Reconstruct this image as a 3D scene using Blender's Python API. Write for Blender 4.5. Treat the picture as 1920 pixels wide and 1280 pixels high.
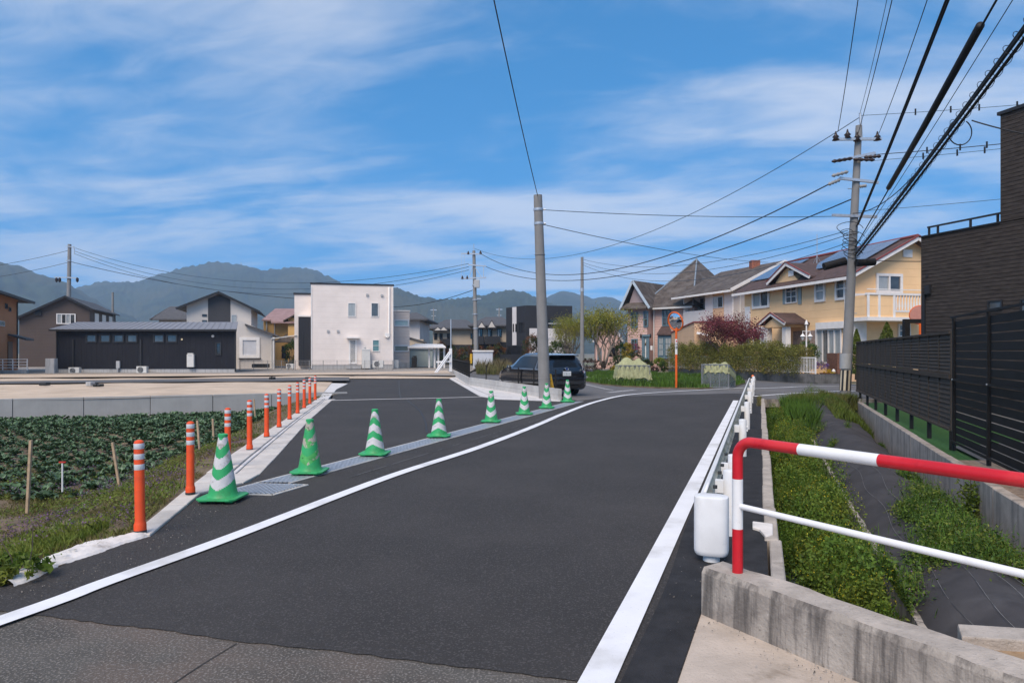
import bpy, bmesh, math, random
import numpy as np
from mathutils import Vector, Matrix
random.seed(7); RNG = np.random.default_rng(7)
R = math.radians
S = bpy.context.scene
for _o in list(bpy.data.objects): bpy.data.objects.remove(_o)
COL = S.collection
# ------------------------------------------------------------------ camera
FPX, CX, HY, EYE = 1280.0, 960.0, 660.0, 1.6      # photo pixels: focal length, centre column, horizon row; eye height in m
cam = bpy.data.cameras.new('camera'); camo = bpy.data.objects.new('camera', cam); COL.objects.link(camo)
cam.sensor_width = 36; cam.lens = 36 * FPX / 1920; cam.shift_y = (HY - 640) / 1920
cam.clip_start = .05; cam.clip_end = 30000
camo.location = (0, 0, EYE); camo.rotation_euler = (R(90), 0, 0)
S.camera = camo
# ------------------------------------------------------------------ sky and sun
SUN_EL, SUN_AZ = R(50), R(204)                     # azimuth clockwise from +Y: behind the camera, to the left
w = bpy.data.worlds.new('World'); S.world = w; w.use_nodes = True
nt = w.node_tree; nt.nodes.clear()
def WN(t, **k):
    n = nt.nodes.new(t)
    for a, b in k.items(): setattr(n, a, b)
    return n
def WM(op, a, b=None, c=None, clamp=False):
    n = WN('ShaderNodeMath', operation=op); n.use_clamp = clamp
    for i, v in enumerate((a, b, c)):
        if v is None: continue
        if isinstance(v, (int, float)): n.inputs[i].default_value = v
        else: nt.links.new(v, n.inputs[i])
    return n.outputs[0]
sky = WN('ShaderNodeTexSky', sky_type='NISHITA'); sky.sun_disc = False
sky.sun_elevation = SUN_EL; sky.sun_rotation = SUN_AZ; sky.altitude = 50; sky.air_density = 1.0; sky.dust_density = .3; sky.ozone_density = 3.5
tc = WN('ShaderNodeTexCoord'); sx = WN('ShaderNodeSeparateXYZ'); nt.links.new(tc.outputs['Generated'], sx.inputs[0])
lift = WN('ShaderNodeCombineXYZ'); nt.links.new(sx.outputs[0], lift.inputs[0]); nt.links.new(sx.outputs[1], lift.inputs[1]); nt.links.new(WM('ADD', WM('MULTIPLY', WM('MAXIMUM', sx.outputs[2], 0.0), .8), .22), lift.inputs[2])
nrm_ = WN('ShaderNodeVectorMath', operation='NORMALIZE'); nt.links.new(lift.outputs[0], nrm_.inputs[0]); nt.links.new(nrm_.outputs[0], sky.inputs[0])     # clear blue down to the horizon, as in the photograph
zz = WM('ADD', WM('MAXIMUM', sx.outputs[2], 0.0), 0.10)
cu = WM('DIVIDE', sx.outputs[0], zz); cv = WM('DIVIDE', sx.outputs[1], zz)
def wnoise(su, sv, scale, detail, rough, dist, ang=0., off=0.):
    cmb = WN('ShaderNodeCombineXYZ')
    ca, sa = math.cos(ang), math.sin(ang)
    a = WM('ADD', WM('MULTIPLY', cu, ca * su), WM('MULTIPLY', cv, sa * su))
    b = WM('ADD', WM('MULTIPLY', cu, -sa * sv), WM('MULTIPLY', cv, ca * sv))
    nt.links.new(a, cmb.inputs[0]); nt.links.new(b, cmb.inputs[1]); cmb.inputs[2].default_value = off
    n = WN('ShaderNodeTexNoise'); nt.links.new(cmb.outputs[0], n.inputs['Vector'])
    n.inputs['Scale'].default_value = scale; n.inputs['Detail'].default_value = detail
    n.inputs['Roughness'].default_value = rough; n.inputs['Distortion'].default_value = dist
    return n.outputs[0]
n1 = wnoise(.55, 1.0, 1.35, 5, .5, .45, -.25, 3.1)
n2 = wnoise(.7, 1.3, 4.2, 6, .6, .7, -.25, 8.4)
cl = WM('ADD', WM('MULTIPLY', n1, .80), WM('MULTIPLY', n2, .20))
mr = WN('ShaderNodeMapRange', interpolation_type='SMOOTHSTEP'); nt.links.new(cl, mr.inputs[0])
mr.inputs[1].default_value = .36; mr.inputs[2].default_value = .66; mr.inputs[3].default_value = .03; mr.inputs[4].default_value = .66
hs = WN('ShaderNodeHueSaturation'); nt.links.new(sky.outputs[0], hs.inputs['Color'])
hs.inputs['Hue'].default_value = .492; hs.inputs['Saturation'].default_value = 1.72; hs.inputs['Value'].default_value = 1.72
mx = WN('ShaderNodeMix', data_type='RGBA'); nt.links.new(mr.outputs[0], mx.inputs[0])
nt.links.new(hs.outputs[0], mx.inputs[6]); mx.inputs[7].default_value = (8.2, 8.3, 8.7, 1)
bg = WN('ShaderNodeBackground'); nt.links.new(mx.outputs[2], bg.inputs[0]); bg.inputs[1].default_value = .094
wo = WN('ShaderNodeOutputWorld'); nt.links.new(bg.outputs[0], wo.inputs[0])
sl = bpy.data.lights.new('sun', 'SUN'); sl.energy = 3.1; sl.angle = R(40); sl.color = (1, .86, .70)
so = bpy.data.objects.new('sun', sl); COL.objects.link(so)
sd = Vector((math.sin(SUN_AZ) * math.cos(SUN_EL), math.cos(SUN_AZ) * math.cos(SUN_EL), math.sin(SUN_EL)))
so.rotation_euler = (-sd).to_track_quat('-Z', 'Y').to_euler(); so.location = (6, -20, 40)
S.render.engine = 'CYCLES'
S.view_settings.view_transform = 'Standard'; S.view_settings.look = 'None'; S.view_settings.exposure = .30; S.view_settings.gamma = 1
S.cycles.volume_bounces = 1
# ------------------------------------------------------------------ pixel -> place helpers
def P(px, py, Y): return Vector(((px - CX) / FPX * Y, Y, EYE + (HY - py) / FPX * Y))
def G(px, py, z=0.0):
    Y = FPX * (EYE - z) / (py - HY); return Vector(((px - CX) / FPX * Y, Y, z))
def Gz(px, py, z): return P(px, py, FPX * (z - EYE) / (HY - py))     # point of height z on that ray
RS = .363; RD = Vector((RS, 1, 0)).normalized(); RNV = Vector((RD.y, -RD.x, 0))   # road direction, and its right-hand normal
def OY(o, Y, z=0.0): return Vector((RS * Y + o, Y, z))               # a point by offset from the road axis and distance
# ------------------------------------------------------------------ materials
def C(r, g, b):
    f = lambda c: (c / 255 / 12.92) if c <= 10 else ((c / 255 + .055) / 1.055) ** 2.4
    return (f(r), f(g), f(b))
MATS = {}
def mat(name, col, rough=.75, var=.12, vs=3., bump=0., bs=40., metal=0., spec=.4, col2=None, c2s=1.5, c2lo=.45, c2hi=.65,
        streak=0., streakcol=(.05, .05, .045), speck=0., specks=220., specklo=.62, speckcol=None, stretch=None, sub=0., alpha=1., coat=0., wear=0., lines=None, island=0.):
    if name in MATS: return MATS[name]
    m = bpy.data.materials.new(name); m.use_nodes = True; t = m.node_tree; N = t.nodes; L = t.links
    b = N['Principled BSDF']; b.inputs['Roughness'].default_value = rough; b.inputs['Metallic'].default_value = metal
    b.inputs['Specular IOR Level'].default_value = spec
    if coat: b.inputs['Coat Weight'].default_value = coat; b.inputs['Coat Roughness'].default_value = .05
    if alpha < 1: b.inputs['Alpha'].default_value = alpha
    tc = N.new('ShaderNodeTexCoord'); vec = tc.outputs['Object']
    if stretch:
        mp = N.new('ShaderNodeMapping'); mp.inputs['Scale'].default_value = stretch; L.new(vec, mp.inputs[0]); svec = mp.outputs[0]
    else: svec = vec
    def noise(scale, det=4, rg=.55, v=None):
        n = N.new('ShaderNodeTexNoise'); n.inputs['Scale'].default_value = scale; n.inputs['Detail'].default_value = det
        n.inputs['Roughness'].default_value = rg; L.new(v or vec, n.inputs['Vector']); return n.outputs[0]
    def rng(x, a, c, lo=0., hi=1.):
        n = N.new('ShaderNodeMapRange'); n.interpolation_type = 'SMOOTHSTEP'; L.new(x, n.inputs[0])
        n.inputs[1].default_value = a; n.inputs[2].default_value = c; n.inputs[3].default_value = lo; n.inputs[4].default_value = hi; return n.outputs[0]
    def mix(fac, a, c, mode='MIX'):
        n = N.new('ShaderNodeMix'); n.data_type = 'RGBA'; n.blend_type = mode
        for s, v in ((0, fac), (6, a), (7, c)):
            if hasattr(v, 'is_linked') or hasattr(v, 'links'): L.new(v, n.inputs[s])
            elif s == 0: n.inputs[0].default_value = v
            else: n.inputs[s].default_value = (*v[:3], 1)
        return n.outputs[2]
    cur = tuple(col)
    lo = tuple(max(0, x * (1 - var)) for x in col); hi = tuple(min(1, x * (1 + var)) for x in col)
    if var: cur = mix(rng(noise(vs, 5, .6, svec), .3, .7), lo, hi)
    if col2: cur = mix(rng(noise(c2s, 5, .6, svec), c2lo, c2hi), cur, col2)
    if island:
        g = N.new('ShaderNodeNewGeometry')
        hsn = N.new('ShaderNodeHueSaturation'); L.new(cur, hsn.inputs['Color'])
        mrv = N.new('ShaderNodeMapRange'); L.new(g.outputs['Random Per Island'], mrv.inputs[0]); mrv.inputs[3].default_value = 1 - island; mrv.inputs[4].default_value = 1 + island
        L.new(mrv.outputs[0], hsn.inputs['Value']); cur = hsn.outputs[0]
    if streak:
        mp2 = N.new('ShaderNodeMapping'); mp2.inputs['Scale'].default_value = (9, 9, .7); L.new(vec, mp2.inputs[0])
        f = rng(noise(1.0, 5, .65, mp2.outputs[0]), .46, .64, 0, streak); cur = mix(f, cur, streakcol)
    if wear: cur = mix(rng(noise(9, 8, .7), .56, .66, 0, wear), cur, tuple(x * .35 for x in col))
    if speck:
        f = rng(noise(specks, 2, .5), specklo, specklo + .12, 0, speck); cur = mix(f, cur, speckcol or tuple(min(1, x * 3) for x in col))
    if hasattr(cur, 'links'): L.new(cur, b.inputs['Base Color'])
    else: b.inputs['Base Color'].default_value = (*cur, 1)
    h = None
    if bump: h = noise(bs, 5, .6, svec)
    if lines:       # (axis, period m, strength): fine siding or tile relief
        ax, per, st = lines
        sp = N.new('ShaderNodeSeparateXYZ'); L.new(vec, sp.inputs[0])
        q = N.new('ShaderNodeMath'); q.operation = 'MULTIPLY'; q.inputs[1].default_value = 1 / per; L.new(sp.outputs['XYZ'.index(ax)], q.inputs[0])
        fr = N.new('ShaderNodeMath'); fr.operation = 'FRACT'; L.new(q.outputs[0], fr.inputs[0])
        f1 = rng(fr.outputs[0], 0, .14); 
        bp = N.new('ShaderNodeBump'); bp.inputs['Strength'].default_value = st; bp.inputs['Distance'].default_value = .02; L.new(f1, bp.inputs['Height'])
        if h:
            bp2 = N.new('ShaderNodeBump'); bp2.inputs['Strength'].default_value = bump; bp2.inputs['Distance'].default_value = .01; L.new(h, bp2.inputs['Height']); L.new(bp.outputs[0], bp2.inputs['Normal']); L.new(bp2.outputs[0], b.inputs['Normal'])
        else: L.new(bp.outputs[0], b.inputs['Normal'])
    elif h:
        bp = N.new('ShaderNodeBump'); bp.inputs['Strength'].default_value = bump; bp.inputs['Distance'].default_value = .01; L.new(h, bp.inputs['Height']); L.new(bp.outputs[0], b.inputs['Normal'])
    if sub:         # thin leaves let some light through
        tr = N.new('ShaderNodeBsdfTranslucent'); ms = N.new('ShaderNodeMixShader'); ms.inputs[0].default_value = sub
        if hasattr(cur, 'links'): L.new(cur, tr.inputs[0])
        else: tr.inputs[0].default_value = (*cur, 1)
        L.new(b.outputs[0], ms.inputs[1]); L.new(tr.outputs[0], ms.inputs[2]); L.new(ms.outputs[0], N['Material Output'].inputs[0])
    MATS[name] = m; return m
def leafmat(name, col, col2, isl=.35, vs=.9, rough=.6): return mat(name, col, rough=rough, var=.25, vs=vs * 3, col2=col2, c2s=vs, c2lo=.42, c2hi=.62, sub=.25, island=isl, spec=.25)
# ------------------------------------------------------------------ mesh builder
class MB:
    def __init__(s): s.v = []; s.f = []; s.mi = []
    def add(s, vs, fs, m=0):
        n = len(s.v); s.v += [tuple(v) for v in vs]; s.f += [tuple(i + n for i in f) for f in fs]; s.mi += [m] * len(fs); return s
    def box(s, x0, y0, z0, x1, y1, z1, m=0):
        x0, x1 = sorted((x0, x1)); y0, y1 = sorted((y0, y1)); z0, z1 = sorted((z0, z1))
        return s.add([(x0,y0,z0),(x1,y0,z0),(x1,y1,z0),(x0,y1,z0),(x0,y0,z1),(x1,y0,z1),(x1,y1,z1),(x0,y1,z1)], BOXF, m)
    def hexa(s, p, m=0): return s.add(p, BOXF, m)       # bottom four then top four
    def bar(s, p0, p1, wd, h, up=(0, 0, 1), m=0):
        p0 = Vector(p0); p1 = Vector(p1); d = (p1 - p0).normalized(); u = Vector(up)
        if abs(d.dot(u)) > .99: u = Vector((0, 1, 0))
        a = d.cross(u).normalized() * (wd / 2); b = a.cross(d).normalized() * (h / 2)
        return s.add([p0-a-b, p0+a-b, p1+a-b, p1-a-b, p0-a+b, p0+a+b, p1+a+b, p1-a+b], BOXF, m)
    def cyl(s, p0, p1, r0, r1=None, n=12, caps=True, m=0):
        return s.tube([p0, p1], [r0, r0 if r1 is None else r1], n, caps, m)
    def tube(s, pts, r, n=8, caps=True, m=0):
        pts = [Vector(p) for p in pts]; k = len(pts); rr = r if isinstance(r, (list, tuple)) else [r] * k
        vs = []; ref = None
        for i, p in enumerate(pts):
            d = (pts[min(i+1, k-1)] - pts[max(i-1, 0)]).normalized()
            if ref is None: ref = Vector((0, 0, 1)) if abs(d.z) < .95 else Vector((1, 0, 0))
            a = d.cross(ref).normalized(); b = a.cross(d).normalized(); ref = b
            for j in range(n):
                t = 2 * math.pi * j / n; vs.append(p + (a * math.cos(t) + b * math.sin(t)) * rr[i])
        fs = [(i*n+j, i*n+(j+1) % n, (i+1)*n+(j+1) % n, (i+1)*n+j) for i in range(k-1) for j in range(n)]
        if caps: fs += [tuple(range(n-1, -1, -1)), tuple((k-1)*n + j for j in range(n))]
        return s.add(vs, fs, m)
    def lathe(s, prof, c=(0, 0, 0), n=20, m=0, caps=True, sq=None):
        c = Vector(c); vs = []
        for r, z in prof:
            for j in range(n):
                t = 2 * math.pi * j / n; vs.append(c + Vector((r * math.cos(t), r * math.sin(t), z)))
        k = len(prof)
        fs = [(i*n+j, i*n+(j+1) % n, (i+1)*n+(j+1) % n, (i+1)*n+j) for i in range(k-1) for j in range(n)]
        if caps: fs += [tuple(range(n-1, -1, -1)), tuple((k-1)*n + j for j in range(n))]
        return s.add(vs, fs, m)
    def prism(s, poly, vec, m=0):                        # extrude a polygon (list of 3D points) along vec
        poly = [Vector(p) for p in poly]; vec = Vector(vec); n = len(poly)
        return s.add(poly + [p + vec for p in poly], [tuple(range(n-1, -1, -1)), tuple(range(n, 2*n))] + [(i, (i+1) % n, n+(i+1) % n, n+i) for i in range(n)], m)
    def poly(s, pts, m=0): return s.add(pts, [tuple(range(len(pts)))], m)
    def strip(s, L, Rr, m=0):
        n = len(L); return s.add(list(L) + list(Rr), [(i, n+i, n+i+1, i+1) for i in range(n-1)], m)
    def build(s, name, mats, parent=None, smooth=False, bevel=0., seg=2, fix=True):
        off = wloc(parent); me = bpy.data.meshes.new(name)
        me.from_pydata([(v[0]-off[0], v[1]-off[1], v[2]-off[2]) for v in s.v], [], s.f)
        for mm in (mats if isinstance(mats, (list, tuple)) else [mats]): me.materials.append(mm)
        if isinstance(mats, (list, tuple)) and len(mats) > 1: me.polygons.foreach_set('material_index', s.mi)
        if fix or bevel:
            bm = bmesh.new(); bm.from_mesh(me)
            if bevel: bmesh.ops.bevel(bm, geom=[e for e in bm.edges if e.is_manifold and e.calc_face_angle(0) > .5], offset=bevel, segments=seg, affect='EDGES', profile=.6, clamp_overlap=True)
            if fix: bmesh.ops.recalc_face_normals(bm, faces=bm.faces)
            bm.to_mesh(me); bm.free()
        if smooth: me.polygons.foreach_set('use_smooth', [True] * len(me.polygons)); 
        me.update()
        return link(name, me, parent, smooth)
BOXF = [(3,2,1,0),(4,5,6,7),(0,1,5,4),(1,2,6,5),(2,3,7,6),(3,0,4,7)]
def wloc(o):
    v = Vector((0, 0, 0))
    while o is not None: v += o.location; o = o.parent
    return v
def link(name, me, parent=None, smooth=False):
    o = bpy.data.objects.new(name, me); COL.objects.link(o); o.parent = parent
    if smooth and isinstance(smooth, float):
        md = None
        try: me.set_sharp_from_angle(angle=smooth)
        except Exception: pass
    return o
def tag(o, label=None, cat=None, group=None, kind=None):
    for k, v in (('label', label), ('category', cat), ('group', group), ('kind', kind)):
        if v: o[k] = v
    return o
def thing(name, label, cat, loc=(0, 0, 0), group=None):
    o = bpy.data.objects.new(name, None); COL.objects.link(o); o.location = loc; o.empty_display_size = .2
    return tag(o, label, cat, group)
def dup(root, loc, rz=0., label=None, par=None):
    r = root.copy(); COL.objects.link(r)
    if par is None: r.location = loc; r.rotation_euler = (0, 0, rz); r['label'] = label or root['label']
    else: r.parent = par
    for ch in list(root.children): dup(ch, None, par=r)
    return r
def npmesh(name, V, Fc, mats, parent=None, mi=None, smooth=False):
    off = np.array(wloc(parent)); me = bpy.data.meshes.new(name); V = np.asarray(V, float) - off; Fc = np.asarray(Fc, int)
    k = Fc.shape[1]
    me.vertices.add(len(V)); me.vertices.foreach_set('co', V.ravel())
    me.loops.add(Fc.size); me.loops.foreach_set('vertex_index', Fc.ravel())
    me.polygons.add(len(Fc)); me.polygons.foreach_set('loop_start', np.arange(0, Fc.size, k)); me.polygons.foreach_set('loop_total', np.full(len(Fc), k))
    for mm in (mats if isinstance(mats, (list, tuple)) else [mats]): me.materials.append(mm)
    if mi is not None: me.polygons.foreach_set('material_index', np.asarray(mi, int))
    if smooth: me.polygons.foreach_set('use_smooth', np.ones(len(Fc), bool))
    me.update(calc_edges=True); me.validate()
    o = bpy.data.objects.new(name, me); COL.objects.link(o); o.parent = parent; return o
def unit(n):
    v = RNG.normal(size=(n, 3)); return v / np.linalg.norm(v, axis=1)[:, None]
def leaves_arr(cen, size, flat=.0, ratio=.5):           # a diamond leaf at each centre
    n = len(cen); a = unit(n); a[:, 2] *= (1 - flat); a /= np.linalg.norm(a, axis=1)[:, None]
    b = np.cross(a, unit(n) if flat == 0 else np.tile([0, 0, 1.], (n, 1)) + .5 * unit(n)); b /= np.linalg.norm(b, axis=1)[:, None] + 1e-9
    sz = (size * RNG.uniform(.6, 1.35, n))[:, None]
    V = np.stack([cen - a * sz * .5, cen + b * sz * ratio * .5, cen + a * sz * .5, cen - b * sz * ratio * .5], 1).reshape(-1, 3)
    return V, np.arange(4 * n).reshape(-1, 4)
def blades_arr(base, h, wd, lean=.35):
    n = len(base); hh = (np.broadcast_to(h, n) * RNG.uniform(.5, 1.3, n))
    ang = RNG.uniform(0, 2 * np.pi, n); wv = np.stack([np.cos(ang), np.sin(ang), np.zeros(n)], 1) * (np.broadcast_to(wd, n) * .5)[:, None]
    la = RNG.uniform(0, 2 * np.pi, n); ln = RNG.uniform(.05, lean, n) * hh
    tip = base + np.stack([np.cos(la) * ln, np.sin(la) * ln, hh], 1)
    mid = base + np.stack([np.cos(la) * ln * .3, np.sin(la) * ln * .3, hh * .55], 1)
    V = np.stack([base - wv, base + wv, mid + wv * .8, tip, mid - wv * .8], 1).reshape(-1, 3)
    i = np.arange(n) * 5
    return V, np.stack([i, i+1, i+2, i+3, i+4], 1)
# vertical plane through the world, used to lay out facades from pixels
class Pl:
    def __init__(s, px=None, Y=None, ang=0., org=None):
        s.o = Vector(org) if org is not None else P(px, HY, Y); s.o.z = 0; a = R(ang)
        s.u = Vector((math.cos(a), math.sin(a), 0)); s.n = Vector((math.sin(a), -math.cos(a), 0)); s.ang = ang
    def s(self, px, off=0.):
        o = self.o + self.n * off; k = (px - CX) / FPX
        return (k * o.y - o.x) / (self.u.x - k * self.u.y)
    def Y(self, px, off=0.): return (self.o + self.n * off + self.u * self.s(px, off)).y
    def z(self, px, py, off=0.): return EYE + (HY - py) / FPX * self.Y(px, off)
    def pt(self, s, z, off=0.): p = self.o + self.u * s + self.n * off; return Vector((p.x, p.y, z))
    def at(self, px, py, off=0.): return self.pt(self.s(px, off), self.z(px, py, off), off)
    def box(self, mb, s0, s1, z0, z1, o0, o1, m=0):
        q = self.pt; return mb.hexa([q(s0, z0, o1), q(s1, z0, o1), q(s1, z0, o0), q(s0, z0, o0), q(s0, z1, o1), q(s1, z1, o1), q(s1, z1, o0), q(s0, z1, o0)], m)
    def rect(self, x0, y0, x1, y1, off=0.):
        xm = (x0 + x1) / 2; return self.s(x0, off), self.s(x1, off), self.z(xm, y1, off), self.z(xm, y0, off)
    def pbox(self, mb, x0, y0, x1, y1, o0, o1, m=0):
        a, b, c, d = self.rect(x0, y0, x1, y1, o1); return self.box(mb, a, b, c, d, o0, o1, m)
    def window(self, root, x0, y0, x1, y1, fm, gm, nx=2, ny=1, fw=.06, off=0., dep=.05, name='window', sill=False, curtain=None):
        a, b, c, d = self.rect(x0, y0, x1, y1, off); mb = MB()
        self.box(mb, a, b, d - fw, d, off + .002, off + dep); self.box(mb, a, b, c, c + fw, off + .002, off + dep)
        self.box(mb, a, a + fw, c + fw, d - fw, off + .002, off + dep); self.box(mb, b - fw, b, c + fw, d - fw, off + .002, off + dep)
        iw = (b - a - 2 * fw); ih = (d - c - 2 * fw); bw = fw * .6
        for i in range(1, nx): q = a + fw + iw * i / nx; self.box(mb, q - bw / 2, q + bw / 2, c + fw, d - fw, off + .002, off + dep - .004)
        for j in range(1, ny): q = c + fw + ih * j / ny; self.box(mb, a + fw, b - fw, q - bw / 2, q + bw / 2, off + .002, off + dep - .008)
        if sill: self.box(mb, a - .05, b + .05, c - .05, c - .003, off + .002, off + dep + .06)
        f = mb.build(name, fm, root)
        for i in range(nx):
            g = MB(); self.box(g, a + fw + iw * i / nx + .003, a + fw + iw * (i + 1) / nx - .003, c + fw + .003, d - fw - .003, off + .004, off + .016)
            gg = gm[i % len(gm)] if isinstance(gm, list) else gm
            g.build('pane', gg, f)
        return f
# ------------------------------------------------------------------ materials of the place
M_new = mat('new_asphalt', (.042, .0375, .0355), .85, .16, .8, 1., 75, speck=.9, specks=85, specklo=.54, speckcol=(.088, .081, .077), col2=(.035, .0315, .030), c2s=.35, spec=.35)
M_should = mat('hand_laid_asphalt', (.026, .025, .027), .85, .3, 5, .9, 90, speck=.4, specks=200, speckcol=(.07, .07, .075), spec=.3)
M_old = mat('old_asphalt', (.088, .080, .070), .9, .25, 1.4, 1., 75, speck=.85, specks=75, specklo=.52, speckcol=(.24, .215, .19), col2=(.13, .10, .082), c2s=.8)
M_mid = mat('worn_asphalt', (.12, .115, .115), .9, .12, .6, .4, 120, speck=.3, specks=200, speckcol=(.25, .24, .24), col2=(.155, .145, .14), c2s=.25)
M_line = mat('road_paint', (.80, .79, .80), .6, .04, 3, .25, 200, speck=.5, specks=60, specklo=.66, speckcol=(.36, .35, .34), col2=(.60, .585, .57), c2s=1.6, c2lo=.48, c2hi=.72)
M_wornline = mat('worn_paint', (.42, .40, .39), .7, .25, 9, .2, 100, col2=(.2, .19, .19), c2s=14, c2lo=.48, c2hi=.56)
M_conc = mat('pale_concrete', (.56, .515, .47), .85, .10, 4, .3, 60, col2=(.40, .37, .34), c2s=1.3, c2lo=.5, c2hi=.75, speck=.35, specks=90, specklo=.66, speckcol=(.25, .23, .21))
M_concw = mat('white_concrete', (.62, .59, .57), .85, .07, 5, .2, 50, col2=(.5, .48, .46), c2s=1.1, c2lo=.52, c2hi=.75)
M_mortar = mat('white_mortar', (.72, .67, .63), .8, .10, 6, .5, 25, col2=(.40, .35, .31), c2s=4, c2lo=.55, c2hi=.72)
M_weath = mat('weathered_concrete', (.37, .325, .28), .9, .22, 3.5, .9, 40, col2=(.22, .19, .165), c2s=2.2, c2lo=.5, c2hi=.68, streak=.85, streakcol=(.085, .075, .068), speck=.6, specks=45, specklo=.64, speckcol=(.14, .125, .11))
M_weathtop = mat('worn_concrete_cap', (.42, .365, .315), .9, .18, 5, .9, 45, col2=(.27, .235, .20), c2s=3.1, c2lo=.52, c2hi=.68, speck=.6, specks=60, specklo=.64, speckcol=(.11, .10, .09))
M_apron = mat('sandy_concrete', (.48, .40, .33), .9, .14, 2.5, .6, 50, col2=(.27, .215, .165), c2s=1.6, c2lo=.55, c2hi=.66, speck=.45, specks=110, specklo=.62, speckcol=(.16, .14, .12))
M_board = mat('board_marked_concrete', (.42, .35, .29), .9, .15, 4, .5, 30, streak=.6, streakcol=(.16, .145, .13))
M_precast = mat('precast_concrete', (.33, .325, .315), .8, .07, 2, .15, 40, col2=(.33, .33, .33), c2s=.9, c2lo=.5, c2hi=.7, streak=.12, streakcol=(.42, .42, .42))
M_sand = mat('pale_sand', (.54, .42, .31), .95, .13, .9, .6, 14, col2=(.44, .335, .24), c2s=.35, c2lo=.5, c2hi=.68, speck=.35, specks=30, specklo=.64, speckcol=(.36, .27, .19))
M_gravel = mat('gravel', (.30, .265, .23), .95, .25, 6, .8, 40, speck=.6, specks=60, speckcol=(.45, .4, .36))
M_soil = mat('field_soil', (.14, .10, .066), .95, .35, 3, .9, 22, col2=(.17, .135, .075), c2s=.9, c2lo=.45, c2hi=.62)
M_ground = mat('town_earth', (.20, .175, .14), .95, .25, .05, .3, 4, col2=(.14, .15, .08), c2s=.03)
M_matt = mat('weed_mat', (.054, .050, .052), .85, .18, 2.5, .35, 120, col2=(.085, .08, .082), c2s=1.1, c2lo=.5, c2hi=.72, spec=.25)
M_turf = mat('artificial_turf', (.035, .105, .018), .85, .3, 30, .6, 120)
M_water = mat('canal_water', (.03, .035, .03), .06, .2, 2, .15, 9, spec=.6)
M_galv = mat('galvanised_steel', (.50, .53, .57), .45, .10, 20, .1, 80, metal=.6)
M_dark = mat('grate_shade', (.012, .012, .012), .9, 0)  # near-black colour standing in for the shade below the gratings

def st(o): return tag(o, kind='structure')
# ground sheet out to the horizon, open over the sunken field and canal near the camera
mb = MB(); B = 4500
for x0, y0, x1, y1 in ((-B, 28, B, B), (-B, -B, B, -20), (-B, -20, -45, 28), (17, -20, B, 28), (-5.0, 24.5, 17, 28)):
    mb.poly([(x0, y0, -.03), (x1, y0, -.03), (x1, y1, -.03), (x0, y1, -.03)])
st(mb.build('ground', M_ground))
sq = [(-46, -21), (18, -21), (18, 29), (-46, 29)]; mb = MB(); mb.poly([(x, y, -1.08) for x, y in sq])
for (xa, ya), (xb, yb) in zip(sq, sq[1:] + sq[:1]): mb.poly([(xa, ya, -1.08), (xb, yb, -1.08), (xb, yb, -.034), (xa, ya, -.034)])
st(mb.build('sky_block_pan', M_soil))  # pan added below the sheets to block sky showing through the gaps
# old road in the foreground and behind the camera
bl = [G(-700, 1055), G(0, 1145), G(73, 1155), G(200, 1170), G(327, 1184), G(443, 1203), G(640, 1223), G(860, 1250), G(1100, 1280), G(1150, 1286)]
jag = []
for i in range(len(bl) - 1):
    for k in range(8):
        p = bl[i].lerp(bl[i+1], k / 8); p.y += random.uniform(-.012, .012); p.z = 0; jag.append(p)
jag.append(bl[-1])
mb = MB(); mb.poly([(-45, -20, 0), (17, -20, 0), (17, 1.0, 0), (3.3, .9, 0), (1.15, 4.24, 0)] + [(-3.3, 4.6, 0), (-4.0, 4.3, 0), (-6.5, 2.2, 0), (-45, 1.5, 0)])
st(mb.build('old_road', M_old))
KL = [G(*p) for p in ((245, 1008), (360, 912), (426, 861.5), (504, 809), (544, 783), (579, 761), (596, 748))]
KR = [G(*p) for p in ((283, 1006), (378, 926), (440, 912), (475, 903), (522, 853), (579, 789), (622, 751))]
# new road with its forecourt of fresh asphalt
edge_l = [(-5.2, 3.0, 0), (-4.0, 4.0, 0), (-3.55, 4.45, 0), (-3.44, 4.8, 0), (-3.36, 5.2, 0), (-3.28, 5.6, 0)] + [(p.x - .03, p.y, 0) for p in KR] + [tuple(G(631, 730)), tuple(G(652, 720)), tuple(G(640, 711)), tuple(G(843, 710)), tuple(G(900, 743.5)), tuple(G(933, 749)), tuple(G(1052, 753))]
far = [tuple(G(1075, 752)), tuple(G(1160, 743)), tuple(OY(-1.0, 26.5)), tuple(OY(.06, 25.5)), tuple(OY(.06, 4.6)), (1.32, 4.36, 0), (1.16, 4.2, 0), (.75, 3.2, 0)]
mb = MB(); mb.poly([(x, y, .006) for x, y, z in [(p.x, p.y, 0) for p in jag if p.x > -5.0 and p.x < .62][::-1] + edge_l + far])
o = mb.build('road', M_new, fix=False); st(o)
sy_ = [2.6, 2.9, 3.2, 3.6, 4.0, 4.19] + list(np.linspace(4.6, 22.8, 40)); apx_ = lambda y: .72 + (y - 3.1) * .408
mb = MB(); mb.strip([OY(-.66 + .02 * math.sin(y * 1.7), y, .010) for y in sy_], [Vector((apx_(y) - .004, y, .010)) if y < 4.3 else OY(.06, y, .010) for y in sy_])
st(mb.build('road_shoulder', M_should))
# older asphalt of the crossing beyond
mb = MB(); mb.poly([(x, y, .0) for x, y in ((2.6, 21.5), (8.0, 21.9), (OY(-.9, 22.9).x, 22.9), (OY(.2, 23.3).x, 23.3), (12, 23.6), (60, 22.5), (60, 30), (17.5, 33.0), (14.6, 37.5), (10.6, 52), (5, 75), (-8, 75), (-1.9, 38), (-1.0, 31.5), (1.9, 23.2))])
st(mb.build('crossroad', M_mid, fix=False))
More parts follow.
